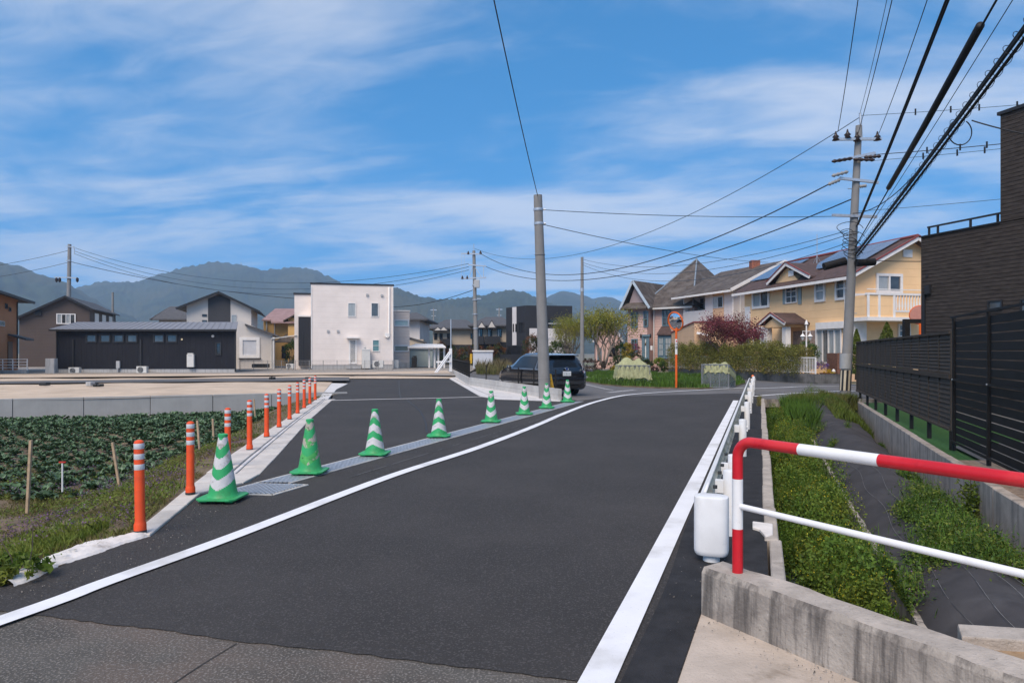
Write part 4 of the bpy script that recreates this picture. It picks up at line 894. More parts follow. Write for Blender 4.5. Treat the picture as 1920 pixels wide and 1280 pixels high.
# black cube house
pl = Pl(985, 72, 8); kb = thing('black_cube_house', 'black flat-roofed modern house with a white vertical stripe and pale front wall', 'house', pl.pt(0, 0)); zt = pl.z(985, 572.5)
s1 = pl.s(1073); mb = MB(); pl.box(mb, 0, s1, 0, zt, -9, 0); mb.build('wall', M_charc, kb)
sdp = Pl(org=pl.pt(0, 0, 0), ang=8 - 62); 
mb = MB(); sL = sdp.s(949); q = [sdp.pt(0, 0), sdp.pt(sL, 0), sdp.pt(sL, sdp.z(949, 577)), sdp.pt(0, zt)]; mb.prism(q, -sdp.n * 4); mb.build('side_wall', M_charc, kb)
a0, a1 = sdp.s(961), sdp.s(968.5); mb = MB(); sdp.box(mb, a0, a1, sdp.z(965, 647), sdp.z(965, 575.5), -.05, .04); mb.build('white_stripe', M_greyw, kb)
for x in (962, 966.8): sdp.window(kb, x, 607, x + 1.8, 622, M_darktrim, M_gdark, 1, 1, .03, off=.045)
sdp.window(kb, 973, 604, 981, 622, M_darktrim, M_gdark, 2, 1, .06)
mb = MB(); pl.pbox(mb, 993, 615.5, 1073, 634, .3, .45); mb.build('balcony_wall', M_greyw, kb)
mb = MB(); pl.pbox(mb, 1022, 600, 1068, 610, -.1, .02); mb.build('loggia_shade_panel', M_gdark, kb)  # dark slab on the wall face, shade of the recess painted in
mb = MB(); mb.tube([pl.at(1028, 606.5, .4), pl.at(1058, 606.5, .4)], .04, 6); mb.build('handrail', M_trim, kb)
mb = MB(); pl.pbox(mb, 993, 634, 1073, 690, -.1, .4); mb.build('ground_floor_wall', M_greyw, kb)
mb = MB(); sdp.pbox(mb, 951, 648, 980, 676, -.02, .03); mb.build('carport_shade_panel', M_gdark, kb)  # no real hole: dark slab with the carport's inner shade as its colour
cg = MB(); pq = Pl(942, 64, 4); pq.pbox(cg, 938, 664, 992, 690, -.15, 0); o = cg.build('garden_wall', M_charc); tag(o, 'dark charcoal garden wall in front of the black cube house', 'wall')
# ---------------- yellow house
FA = -76.8; pf = Pl(1600, 38, FA); pg = Pl(org=pf.o, ang=FA + 90)
yh = thing('yellow_house', 'large pale yellow two-storey house with solar panels, white trim and balcony', 'house', pf.pt(0, 0))
ze, zp, hw, Lh = 6.02, 7.97, 3.75, -pf.s(1396)
mb = MB(); mb.prism([pg.pt(0, 0), pg.pt(2 * hw, 0), pg.pt(2 * hw, ze), pg.pt(hw, zp), pg.pt(0, ze)], -pg.n * Lh); mb.build('wall', M_yellow, yh)
sl_ = (zp - ze) / hw
def rp(s, t, up=0.): return pg.pt(s, ze + sl_ * min(s, 2 * hw - s) + .12 + up, -t)     # point on the roof: s across, t along
mb = MB(); slab(mb, [rp(-.6, -.55), rp(hw, -.55), rp(hw, Lh + .5), rp(-.6, Lh + .5)], .12)
slab(mb, [rp(hw, -.55), rp(2 * hw + .6, -.55), rp(2 * hw + .6, Lh + .5), rp(hw, Lh + .5)], .12); rf = mb.build('roof', M_roofr, yh)
M_redtrim = mat('red_ridge', (.22, .05, .04), .6, .1)
MB().tube([rp(hw, -.57, .05), rp(hw, Lh + .5, .05)], .09, 8).build('ridge_cap', M_redtrim, rf)
for a, b in ((-.6, hw), (2 * hw + .6, hw)):
    MB().bar(rp(a, -.60, -.10), rp(b, -.60, -.10), .06, .22).build('bargeboard', M_trim, yh); MB().bar(rp(a, -.62, .04), rp(b, -.62, .04), .12, .07).build('verge', M_redtrim, yh)
MB().bar(rp(-.66, -.55, -.13), rp(-.66, Lh + .5, -.13), .14, .16).build('gutter', M_trim, yh)
for t0, t1, s0, s1 in ((.5, 5.6, 1.0, 3.6), (8.3, 11.6, .9, 3.4)):
    nt_ = int((t1 - t0) / 1.0)
    for i in range(nt_):
        for j in range(2):
            a, b = t0 + (t1 - t0) * i / nt_ + .02, t0 + (t1 - t0) * (i + 1) / nt_ - .02; c, d_ = s0 + (s1 - s0) * j / 2 + .02, s0 + (s1 - s0) * (j + 1) / 2 - .02
            MB().prism([rp(c, a, .09), rp(d_, a, .09), rp(d_, b, .09), rp(c, b, .09)], (0, 0, .04)).build('solar_panel', M_solar, yh)
# cross gable over the shuttered window
ap = pf.at(1474, 492, .35); l_, r_ = pf.at(1438, 530, .35), pf.at(1519, 516, .35); l_.z = r_.z = (l_.z + r_.z) / 2
mb = MB(); mb.prism([pf.pt(pf.s(1447), ze - .3, .04), pf.pt(pf.s(1505), ze - .3, .04), pf.pt(pf.s(1475), ap.z - .15, .04)], -pf.n * 3); mb.build('cross_gable_wall', M_yellow, yh)
bk = -pf.n * 3.6; mb = MB(); slab(mb, [l_, ap, ap + bk, l_ + bk], .12); slab(mb, [ap, r_, r_ + bk, ap + bk], .12); mb.build('cross_gable_roof', M_roofr, yh)
for a in (l_, r_):
    MB().bar(a + pf.n * .03 - Z * .1, ap + pf.n * .03 - Z * .1, .05, .2).build('bargeboard', M_trim, yh); MB().bar(a + pf.n * .05 + Z * .03, ap + pf.n * .05 + Z * .03, .1, .06).build('verge', M_redtrim, yh)
mb = MB(); pf.pbox(mb, 1478, 507, 1487.5, 517.5, .05, .10); mb.build('gable_vent', M_trim, yh)
pf.window(yh, 1411.5, 538, 1443.5, 578, M_trim, [M_curt, M_glass], 2, 1, .16, dep=.09)
wf = pf.window(yh, 1474, 534, 1495.3, 568.5, M_trim, [M_glass, M_glass], 2, 3, .07, dep=.08)
for a in (1467.3, 1495.8): mb = MB(); pf.pbox(mb, a, 532.5, a + 6, 570, .003, .06); mb.build('shutter', mat('sage_shutter', (.27, .33, .33), .6, .08, lines=('Z', .08, .5)), yh)
for a in (1529, 1567.3): pf.window(yh, a, 524.5 if a < 1550 else 520.5, a + 19.5, 566 if a < 1550 else 562.5, M_trim, M_curt if a < 1550 else M_glass, 1, 2, .14, dep=.09)
mb = MB(); pf.pbox(mb, 1412.5, 612, 1442, 622, .003, .22); mb.build('shutter_box', M_trim, yh); pf.window(yh, 1413, 622.3, 1441.5, 649, M_trim, [M_gdark, M_curt], 2, 1, .08, dep=.08)
mb = MB(); pf.pbox(mb, 1529, 603.5, 1581, 616, .003, .24); mb.build('shutter_box', M_trim, yh); pf.window(yh, 1531, 616.3, 1579.5, 682, M_trim, [M_curt, M_glass, M_curt, M_curt], 4, 1, .09, dep=.09, name='french_window')
mb = MB(); pf.pbox(mb, 1396.3, 575, 1406, 650, .003, .08); mb.build('pilaster', M_trim, yh)
mb = MB(); pf.box(mb, pf.s(1586), 0.02, 0, pf.z(1590, 556), .003, .10); mb.build('pilaster', M_trim, yh)
mb = MB(); pg.pbox(mb, 1598, 556, 1625, 690, .003, .10); mb.build('pilaster', M_trim, yh)
mb = MB(); pg.pbox(mb, 1599, 550, 1627, 556, .003, .14); mb.build('band_course', M_trim, yh)
# porch
pz0, pz1 = pf.z(1440, 610), pf.z(1452, 590); a0, a1 = pf.s(1428, 1.5), pf.s(1475, 1.5); am = (a0 + a1) / 2
mb = MB()
for e_ in (a0 - .15, a1 + .15): slab(mb, [pf.pt(e_, pz0, 1.7), pf.pt(am, pz1, 1.7), pf.pt(am, pz1, .0), pf.pt(e_, pz0, .0)], .10)
mb.build('porch_roof', M_roofr, yh)
for e_ in (a0 - .15, a1 + .15): MB().bar(pf.pt(e_, pz0 - .08, 1.72), pf.pt(am, pz1 - .08, 1.72), .05, .2).build('porch_bargeboard', M_trim, yh); MB().bar(pf.pt(e_, pz0, 1.75), pf.pt(am, pz1, 1.75), .07, .06).build('porch_verge', M_redtrim, yh)
mb = MB(); mb.prism([pf.pt(a0 + .3, pz0 - .25, 1.5), pf.pt(a1 - .3, pz0 - .25, 1.5), pf.pt(a1 - .3, pz0 - .1, 1.5), pf.pt(am, pz1 - .3, 1.5), pf.pt(a0 + .3, pz0 - .1, 1.5)], -pf.n * 1.4); mb.build('porch_gable', M_yellow, yh)
for e_ in (a0 + .35, a1 - .35): mb = MB(); pf.box(mb, e_ - .18, e_ + .18, 0, pz0 - .25, 1.1, 1.45); mb.build('porch_pillar', M_trim, yh)
mb = MB(); pf.box(mb, am - .5, am + .5, 0, 2.1, .003, .05); mb.build('front_door', mat('dark_door', (.05, .05, .045), .4, .2), yh)
mb = MB(); pf.pbox(mb, 1487, 620, 1529, 690, .003, .05); mb.build('stone_facing', mat('stone_facing', (.30, .22, .18), .9, .3, 8, .6, 20), yh)
# balcony on the gable end
bo = 1.25; sa, sb = pg.s(1627, bo), pg.s(1752, bo); z0, z1, z2 = pg.z(1660, 597, bo), pg.z(1660, 594, bo), pg.z(1660, 551, bo)
mb = MB(); pg.box(mb, sa - .1, sb, z0 - .12, z0 + .08, .003, bo + .12); mb.build('balcony_slab', M_trim, yh)
sm = pg.s(1675, bo)
mb = MB(); pg.box(mb, sa, sm, z0 + .08, z2 - .06, bo - .12, bo); mb.build('balcony_panel', M_yellow, yh)
mb = MB(); pg.box(mb, sm, sb, z0 + .08, z0 + .36, bo - .12, bo); mb.build('balcony_panel', M_yellow, yh)
mb = MB(); pg.box(mb, sa - .02, sa + .1, z0 + .08, z2 - .06, .1, bo - .13); mb.build('balcony_side', M_yellow, yh)
mb = MB(); pg.box(mb, sa - .05, sb, z2 - .06, z2 + .05, bo - .17, bo + .05); mb.build('balcony_coping', M_trim, yh)
for x in (1627.5, 1648, 1676): mb = MB(); s = pg.s(x, bo); pg.box(mb, s - .07, s + .07, z0 + .08, z2 - .06, bo + .003, bo + .04); mb.build('balcony_trim', M_trim, yh)
mb = MB(); pg.box(mb, sm + .08, sb, z0 + .36, z0 + .45, bo - .14, bo + .02); mb.build('baluster_base', M_trim, yh)
for k in range(12):
    s = sm + .25 + k * .19
    if s > sb: break
    c = pg.pt(s, z0 + .45, bo - .06); h = z2 - .06 - (z0 + .45); MB().lathe([(.045, 0), (.035, .08 * h), (.06, .3 * h), (.03, .7 * h), (.045, h)], tuple(c), 10).build('baluster', M_trim, yh, smooth=True)
MB().tube([pg.pt(sa, z2 + .25, bo - .06), pg.pt(sb, z2 + .25, bo - .06)], .025, 6).build('handrail', M_trim, yh)
pg.window(yh, 1641.5, 513, 1691, 550, M_trim, [M_curt, M_glass], 2, 1, .15, dep=.09); mb = MB(); pg.pbox(mb, 1694, 468, 1711, 482, .003, .06); mb.build('gable_vent', M_trim, yh)
pg.window(yh, 1683, 607, 1706, 632, M_trim, M_glass, 1, 2, .1, dep=.08)
# antenna mast on the roof
am_ = rp(2.4, 6.2); MB().tube([am_, am_ + Z * 1.9], .025, 6).build('mast', M_galv, yh)
for a in (0, 2.1, 4.2): MB().tube([am_ + Vector((.3 * math.cos(a), .3 * math.sin(a), .0)), am_ + Z * .5], .015, 4).build('mast_stay', M_galv, yh)
# ---------------- grey-white house behind
GA = -72; pf2 = Pl(1374, 52, GA); pg2 = Pl(org=pf2.o, ang=GA + 90)
gh = thing('grey_white_house', 'grey-white two-storey house with recessed balcony and dark tiled roof', 'house', pf2.pt(0, 0))
ze = pf2.z(1374, 538); zp = ze + 2.0; hw = 4.2; Lh = -pf2.s(1281); d2 = 1.6
mb = MB(); mb.prism([pg2.pt(d2, 0), pg2.pt(2 * hw, 0), pg2.pt(2 * hw, ze), pg2.pt(hw, zp), pg2.pt(d2, ze + .75)], -pg2.n * Lh); mb.build('wall', M_greyw, gh)
sA, sB, sC = pf2.s(1283), pf2.s(1322), pf2.s(1281); zlo, zhi = pf2.z(1300, 583), pf2.z(1300, 552)
mb = MB(); pf2.box(mb, sB, 0, 0, ze, -d2, 0); pf2.box(mb, sC, sB, 0, zlo, -d2, 0); pf2.box(mb, sC, sB, zhi, ze, -d2, 0); pf2.box(mb, sC, sC + .15, zlo, zhi, -d2, 0); mb.build('front_wall', M_greyw, gh)
mb = MB(); mb.poly([pg2.pt(0, ze, 0), pg2.pt(d2, ze, 0), pg2.pt(d2, ze + .75, 0)]); mb.build('gable_filler', M_greyw, gh)
pf2.window(gh, 1309, 559, 1321, 580, M_alu, M_gdark, 1, 2, .06, off=-d2 + .01)
mb = MB(); pf2.pbox(mb, 1336.5, 545, 1356.5, 602, .003, .04); mb.build('peach_panel', M_peach, gh); pf2.window(gh, 1337, 555.5, 1356.3, 577.5, M_alu, [M_curt, M_gdark], 2, 1, .07, off=.04)
sl2 = (zp - ze) / hw
def rp2(s, t, up=0.): return pg2.pt(s, ze + sl2 * min(s, 2 * hw - s) + .13 + up, -t)
mb = MB(); slab(mb, [rp2(-.7, -.7), rp2(hw, -.7), rp2(hw, Lh + .6), rp2(-.7, Lh + .6)], .13); slab(mb, [rp2(hw, -.7), rp2(2 * hw + .7, -.7), rp2(2 * hw + .7, Lh + .6), rp2(hw, Lh + .6)], .13); mb.build('roof', M_roofb, gh)
for a, b in ((-.7, hw), (2 * hw + .7, hw)): MB().bar(rp2(a, -.74, -.1), rp2(b, -.74, -.1), .06, .24).build('bargeboard', M_trim, gh)
MB().bar(rp2(-.76, -.7, -.13), rp2(-.76, Lh + .6, -.13), .13, .15).build('gutter', M_trim, gh)
c = rp2(hw - .3, 2.5); MB().box(c.x - .35, c.y - .3, c.z - .3, c.x + .35, c.y + .3, c.z + .5).build('chimney', M_brick, gh)
for x in (1374.5, 1388): mb = MB(); mb.tube([pg2.at(x, 541, .07), pg2.at(x, 620, .07)], .05, 6); mb.build('downpipe', M_trim, gh)
# peach annexe
an = thing('peach_annexe', 'peach coloured single-storey annexe with sloping top in front of the grey-white house', 'building', P(1302, HY, 50)); an.location.z = 0
c0 = P(1302, 604.5, 50); c1 = P(1384, 604, 50.2); b0_ = P(1259, 624, 55.5); b1_ = Vector((c1.x - .5, 55.8, b0_.z))
mb = MB(); mb.add([(p.x, p.y, 0) for p in (c0, c1, b1_, b0_)] + [c0, c1, b1_, b0_], BOXF); mb.build('wall', M_peach, an)
mb = MB()
for a, b in ((c0, c1), (b0_, c0)): mb.bar(a + Z * .04, b + Z * .04, .16, .09)
mb.build('coping', M_redtrim, an)
mb = MB(); a = P(1307, 622.5, 49.9); mb.prism([a, P(1328, 627, 49.9), P(1328, 630, 49.0), P(1306, 626, 49.0)], (0, 0, .05)); mb.build('awning', M_trim, an)
mb = MB(); pa = Pl(1302, 49.97, 0); pa.pbox(mb, 1324, 640, 1333, 660, .01, .05); mb.build('door', M_gdark, an)
# ---------------- pink clapboard house
PA = -42; pp = Pl(1224, 61, PA); pk = thing('pink_house', 'pink clapboard house with steep brown pyramid roof and slate-blue window frames', 'house', pp.pt(0, 0)); zb = .5
def clapboards(plane, s0, s1, z0, z1, off, name, top=None):
    mb = MB(); z = z0
    while z < z1 - .01:
        zt_ = min(z + .23, z1); q = plane.pt
        mb.add([q(s0, z, off + .045), q(s1, z, off + .045), q(s1, zt_, off + .012), q(s0, zt_, off + .012), q(s0, z, off), q(s1, z, off)], [(0, 1, 2, 3), (4, 5, 1, 0)]); z += .23
    return mb.build(name, M_pink, pk, fix=False)
ze = pp.z(1224, 578.5); sR = pp.s(1281); sL = pp.s(1177, .8)
mb = MB(); pp.box(mb, 0, sR + 1, 0, ze, -9, 0); pp.box(mb, sL, -.1, 0, ze, -8, .8); mb.build('wall', M_pink, pk)
clapboards(pp, .02, sR, .4, ze, .0, 'siding'); clapboards(pp, sL, -.08, .4, ze, .8, 'siding')
apx = Vector((P(1306.6, 486, 66).x, 66, P(1306.6, 486, 66).z)); a = pp.pt(-1.0, ze, .6); b = pp.pt(sR + 1.2, ze, .6); c = pp.pt(sR + 2.0, ze, -10); d_ = pp.pt(-1.0, ze, -10)
mb = MB(); mb.add([p + Z * .12 for p in (a, b, c, d_)] + [apx, a, b, c, d_], [(0, 1, 4), (1, 2, 4), (2, 3, 4), (3, 0, 4), (0, 5, 6, 1), (1, 6, 7, 2), (2, 7, 8, 3), (3, 8, 5, 0), (8, 7, 6, 5)]); rf = mb.build('roof', M_roofb, pk)
for e_ in (a, b): MB().tube([e_ + Z * .16, apx + Z * .05], .07, 6).build('hip_flashing', mat('lead_flashing', (.22, .25, .28), .5, .1), rf)
mb = MB(); pp.box(mb, sL - .3, sR + 1.2, ze - .13, ze + .02, .62 , .72); mb.build('gutter', M_gutter, pk)
# front gable wing
g0, g1 = sL - .35, .2; gm = (g0 + g1) / 2 - .2; zpk = pp.z(1192, 527, 1.2)
mb = MB(); mb.prism([pp.pt(g0 + .3, ze, .8), pp.pt(g1 - .3, ze, .8), pp.pt(gm, zpk - .3, .8)], -pp.n * 3); mb.build('gable_wall', wallm('lilac_scallop', (.36, .28, .28), lines=('Z', .2, .8)), pk)
mb = MB(); bk = -pp.n * 9
for e_ in (g0 - .2, g1 + .2): slab(mb, [pp.pt(e_, ze + .05, 1.25), pp.pt(gm, zpk + .1, 1.25), pp.pt(gm, zpk + .1, 1.25) + bk, pp.pt(e_, ze + .05, 1.25) + bk], .13)
mb.build('gable_roof', M_roofb, pk)
for e_ in (g0 - .2, g1 + .2): MB().bar(pp.pt(e_, ze - .02, 1.28), pp.pt(gm, zpk + .02, 1.28), .05, .22).build('bargeboard', mat('pale_blue_trim', (.45, .52, .58), .6, .05), pk)
mb = MB(); slab(mb, [pp.pt(g0, ze + .02, 1.5), pp.pt(g1, ze + .02, 1.5), pp.pt(g1, ze + .55, .85), pp.pt(g0, ze + .55, .85)], .1); mb.build('skirt_roof', M_roofb, pk)
for x0_, y0_, x1_, y1_, n_ in ((1183, 585, 1196, 614.5, 2), (1207, 583, 1216, 613, 1), (1184, 635, 1196, 660, 2)): pp.window(pk, x0_, y0_, x1_, y1_, M_blue, M_glass, n_, 2, .10, off=.85, dep=.08)
dd = pp.window(pk, 1204.5, 628, 1217.8, 676, M_blue, M_trim, 1, 1, .28, off=.85, dep=.1, name='front_door')
mb = MB(); q = pp.at(1211.3, 645, .88); mb.prism([q + pp.u * -.16 - Z * .12, q + pp.u * .16 - Z * .12, q + Z * .22], pp.n * .02); mb.build('fanlight', mat('amber_glass', (.12, .07, .03), .2, 0), dd)
mb = MB(); pp.pbox(mb, 1204, 627, 1218.3, 631, .86, 1.05); mb.build('door_hood', M_blue, pk)
for x in (1201.5, 1219.5): mb = MB(); mb.lathe([(.02, 0), (.08, .1), (.08, .3), (.03, .4)], tuple(pp.at(x, 634, .95)), 8); mb.build('wall_lantern', M_darktrim, pk)
mb = MB(); pp.pbox(mb, 1219.5, 648, 1223, 656, .86, 1.0); mb.build('mailbox', M_trim, pk)
mb = MB(); mb.tube([pp.at(1226, 580, .1), pp.at(1226, 676, .1)], .07, 6); mb.build('downpipe', M_gutter, pk)
pp.window(pk, 1242, 580, 1258, 611, M_blue, M_glass, 2, 2, .10, off=.05, dep=.08)
mb = MB(); pp.pbox(mb, 1233, 626, 1260, 672, .05, .9); mb.build('bay', M_blue, pk)
for x0_, x1_ in ((1235, 1244.5), (1247, 1259)): pp.window(pk, x0_, 632, x1_, 667, M_blue, M_curt, 2, 3, .06, off=.905, dep=.05)
q = [pp.at(1231, 626, 1.1), pp.at(1262, 626, 1.1), pp.at(1255, 612, .1), pp.at(1240, 612, .1)]; mb = MB(); slab(mb, q, .1); mb.build('bay_roof', M_roofr, pk)
# second pink house, behind the leafing tree
p2h, pl = gable_house('pink_gabled_house', 'pink gabled house mostly hidden behind the leafing yellow-green tree', 1117, 1162, 68, -6, (631, 631), 590, 1139, M_pink, M_roofb, depth=8, over=.3, oh=.3, trim=mat('pale_trim', (.6, .58, .58), .6, .05))
mb = MB(); pl.pbox(mb, 1142, 651, 1158, 668, .003, .05); mb.build('garage_shade_panel', M_gdark, p2h); mb = MB(); pl.pbox(mb, 1120, 652, 1128, 676, .003, .05); mb.build('blue_door', M_blue, p2h)  # garage opening is a dark panel, its inner shade put into the colour
# ---------------- dark grey house on the right
DA = -72.65; pd = Pl(1727, 21, DA); dk = thing('dark_grey_house', 'dark grey textured-siding house behind the louvred fence', 'house', pd.pt(0, 0))
mb = MB(); pd.box(mb, 0, 9, -.2, 5.12, -9, 0); mb.build('wall', M_dgrey, dk)
mb = MB(); pd.box(mb, 2.5, 9, 5.14, 8.05, -9, .015); mb.build('upper_wall', M_dgrey, dk)
mb = MB(); pd.box(mb, 2.44, 9.05, 8.052, 8.14, -9.05, .07); mb.build('roof_cap', M_darktrim, dk); mb = MB(); pd.box(mb, -.04, 2.49, 5.122, 5.16, -9.04, .04); mb.build('parapet_cap', M_darktrim, dk)
mb = MB(); mb.bar(pd.pt(.1, 5.42, -.15), pd.pt(2.5, 5.42, -.15), .05, .05); mb.build('balcony_rail', M_darktrim, dk)
for s in (.15, .45, 1.5, 2.3): mb = MB(); mb.bar(pd.pt(s, 5.13, -.15), pd.pt(s, 5.40, -.15), .05, .05); mb.build('rail_post', M_darktrim, dk)
pd.window(dk, 1853, 563, 1880.5, 581, M_darktrim, M_glass, 1, 1, .04, dep=.04); pd.window(dk, 1914, 560, 1950, 585, M_darktrim, M_glass, 1, 1, .04, dep=.04)
mb = MB(); pd.pbox(mb, 1733, 535, 1742, 551, .003, .10); mb.build('rain_hopper', M_darktrim, dk); mb = MB(); pd.pbox(mb, 1729, 551, 1733, 640, .003, .06); mb.build('downpipe', M_darktrim, dk)
mb = MB(); mb.cyl(pd.at(1738, 517, 0), pd.at(1738, 517, .05), .035, n=10); mb.build('vent', M_darktrim, dk)
ga = thing('gate_frame', 'black square-section gate frame between the louvred fence and the yellow house', 'gate', P(1700, HY, 27)); ga.location.z = 0
a = P(1694, 602, 27); mb = MB(); mb.bar(a, P(1760, 602, 27), .16, .16); mb.build('beam', M_fblack, ga); mb = MB(); b = P(1699, 604, 27); mb.bar((b.x, b.y, -.05), (b.x, b.y, a.z - .08), .2, .2); mb.build('post', M_fblack, ga)
# ------------------------------------------------------------------ poles, wires, mirror, fences, car
M_cpole = mat('pole_concrete', (.24, .23, .22), .85, .08, 2, .2, 60, streak=.25, streakcol=(.2, .19, .18))
M_wire = mat('black_cable', (.012, .013, .016), .6, 0)
M_bwire = mat('blue_grey_cable', (.03, .06, .09), .5, 0)
M_insul = mat('brown_insulator', (.035, .02, .015), .35, 0)
def stripes(r, c0, rad, z0, z1, cols, n=14, lean=Vector((0, 0, 0))):
    for k in range(n):
        a0, a1 = 2 * math.pi * k / n, 2 * math.pi * (k + 1) / n; v = []
        for z in (z0, z1):
            for a in (a0, a1): v.append(c0 + lean * z + Vector((rad * math.cos(a), rad * math.sin(a), z)))
        mb = MB(); mb.add([v[0], v[1], v[3], v[2]], [(0, 1, 2, 3)]); mb.build('guard_stripe', cols[k % 2], r, fix=False)
M_yel = mat('hazard_yellow', (.75, .42, .02), .5, .08); M_blk = mat('hazard_black', (.02, .02, .02), .6, 0); M_pale = mat('faded_yellow', (.62, .52, .36), .6, .1)
# thick short guy pole, leaning
gp0 = G(1021.5, 747.5); gp1 = P(1008.5, 366, gp0.y - .1); gp = thing('concrete_pole', 'thick grey concrete pole without crossarms, leaning beside the black car', 'pole', gp0)
def pz(z): t = z / gp1.z; return gp0.lerp(gp1, t)
MB().tube([pz(0), pz(gp1.z)], [.205, .145], 24).build('shaft', M_cpole, gp, smooth=.7)
for y in (394, 420): z = P(1010, y, gp0.y).z; MB().tube([pz(z - .04), pz(z + .04)], [.168, .168], 20).build('clamp_band', M_galv, gp, smooth=.7); MB().cyl(pz(z) + Vector((.15, 0, 0)), pz(z) + Vector((.24, 0, 0)), .03, n=8).build('clamp_eye', M_galv, gp)
for y in (478, 708): z = P(1010, y, gp0.y).z; MB().tube([pz(z - .01), pz(z + .01)], [.182 if y < 500 else .206] * 2, 24).build('joint_ring', mat('pole_joint', (.26, .25, .24), .8, .1), gp, smooth=.7)
gd = thing('guy_guard', 'black and yellow striped guard on a short grey stub behind the thick concrete pole', 'guard post', G(1034, 747)); q = gd.location.copy()
MB().cyl(q, q + Z * .5, .075, n=14).build('stub', M_cpole, gd, smooth=.7); MB().cyl(q + Z * .36, q + Vector((-.10, 0, .85)), .085, .085, n=14).build('guard_core', M_blk, gd, smooth=.7)
for k in range(7):
    a = -.3 - k * .45; v = Vector((.087 * math.cos(a), .087 * math.sin(a), 0)); MB().bar(q + Z * .37 + v, q + Vector((-.10, 0, .85)) + v, .026, .01, up=tuple(v.normalized())).build('guard_stripe', M_yel, gd)
def cable(label, pts, rad, m=M_wire, sag=0., n=24, sub=None, spir=0., name='cable'):
    a, b = Vector(pts[0]), Vector(pts[-1]); path = []
    for i in range(n + 1):
        t = i / n; p = a.lerp(b, t); p.z -= 4 * sag * t * (1 - t); path.append(p)
    offs = [(0, 0)] if not sub else sub; mb = MB()
    for ox, oz in offs: mb.tube([p + Vector((ox, 0, oz)) for p in path], rad, 6)
    if spir:
        Lr = (b - a).length; k = int(Lr / .035); rr = []
        for i in range(k):
            t = i / k; p = a.lerp(b, t); p.z -= 4 * sag * t * (1 - t) ; an_ = i * .55; rr.append(p + Vector((spir * math.cos(an_), 0, spir * math.sin(an_) - .02)))
        mb.tube(rr, .006, 3)
    o = mb.build(name, m, smooth=True, fix=False); tag(o, label, 'cable', 'overhead cables'); return o
def ext(a, b, f): return a + (b - a) * f
# main utility pole
mp0 = G(1584, 743); MY = mp0.y; mp1 = P(1610.5, 236, MY); up_ = thing('utility_pole', 'tall concrete utility pole with crossarms and many cables in front of the yellow house', 'utility pole', mp0)
MB().tube([mp0 - Z * .3, mp0.lerp(mp1, .5), mp1], [.19, .15, .11], 20).build('shaft', M_cpole, up_, smooth=.7)
MB().cyl(mp1 - Z * .5 + Vector((.1, 0, 0)), P(1612.5, 212, MY), .045, n=8).build('top_bracket', M_galv, up_)
def arm(x0, y0, x1, y1, dy=-.14, root=up_, Y=MY, w=.09): a, b = P(x0, y0, Y), P(x1, y1, Y); v = Vector((0, dy, 0)); return MB().bar(a + v, b + v, w, w).build('crossarm', M_galv, root)
for q in ((1561, 263.5, 1649, 263), (1567, 304, 1637, 289), (1570, 336, 1643, 344), (1557, 405, 1640, 408)): arm(*q)
for x, y in ((1567, 258), (1589, 254), (1607, 259), (1645, 258)):
    c = P(x, y, MY - .14); MB().lathe([(.03, -.12), (.13, -.10), (.07, -.02), (.12, .02), (.05, .1), (.02, .22)], tuple(c), 10).build('insulator', M_insul, up_, smooth=True)
for x, y, x2, y2 in ((1598, 297, 1560, 303), (1620, 295, 1652, 293), (1600, 299, 1640, 300), (1590, 322, 1560, 330), (1575, 337, 1553, 346), (1612, 350, 1625, 348)):
    a, b = P(x, y, MY - .2), P(x2, y2, MY - .35); mb = MB(); mb.tube([a.lerp(b, t) for t in np.linspace(0, 1, 9)], [.03, .07, .04, .07, .04, .07, .04, .07, .03], 8); mb.build('strain_insulator', M_insul if y < 330 and x > 1595 else mat('pale_insulator', (.3, .29, .28), .4, 0), up_, smooth=True)
for k in range(7):      # messy jumper loops at the cable clamps
    c = P(1590 + random.uniform(-8, 12), 425 + k * 8, MY - .2); r_ = random.uniform(.18, .4)
    MB().tube([c + Vector((r_ * math.cos(t) * 1.3, .05 * math.sin(3 * t), r_ * .6 * math.sin(t) - .05)) for t in np.linspace(0, 5.4, 18)], .012, 5).build('jumper_loop', M_wire, up_)
for z in (2.3, 3.4, 4.4, 5.2, 6.0): p = mp0.lerp(mp1, z / mp1.z); MB().lathe([(.165 - .008 * z, -.02), (.165 - .008 * z, .02)], tuple(p), 16).build('clamp_band', M_galv, up_)
for k in range(6): p = mp0.lerp(mp1, (3 + k * .9) / mp1.z); MB().cyl(p, p + Vector((.28 * (-1) ** k, 0, 0)), .014, n=6).build('step_bolt', M_galv, up_)
stripes(up_, mp0, .196, .22, .95, [M_pale, M_blk], 16, lean=(mp1 - mp0) / mp1.z - Z)
MB().lathe([(.203, 0), (.200, .55)], (mp0.x + .03, mp0.y, 1.0), 18, caps=False).build('notice_wrap', mat('grey_wrap', (.36, .36, .35), .6, .08), up_, smooth=.7)
MB().box(mp0.x - .35, mp0.y - .3, 2.35, mp0.x - .0, mp0.y - .12, 2.55) 
# closure box on bundle by the pole
cb = MB(); cb.cyl(P(1545, 500, MY - .3), P(1585, 489, MY - .3), .14, n=12); tag(cb.build('splice_closure', M_fblack, smooth=.6), 'black cable splice closure left of the utility pole before the solar roof', 'splice closure')
cb = MB(); cb.cyl(P(1605, 493, MY - .3), P(1640, 491, MY - .3), .13, n=12); tag(cb.build('splice_closure', M_fblack, smooth=.6), 'black cable splice closure on the dark house side of the utility pole', 'splice closure')
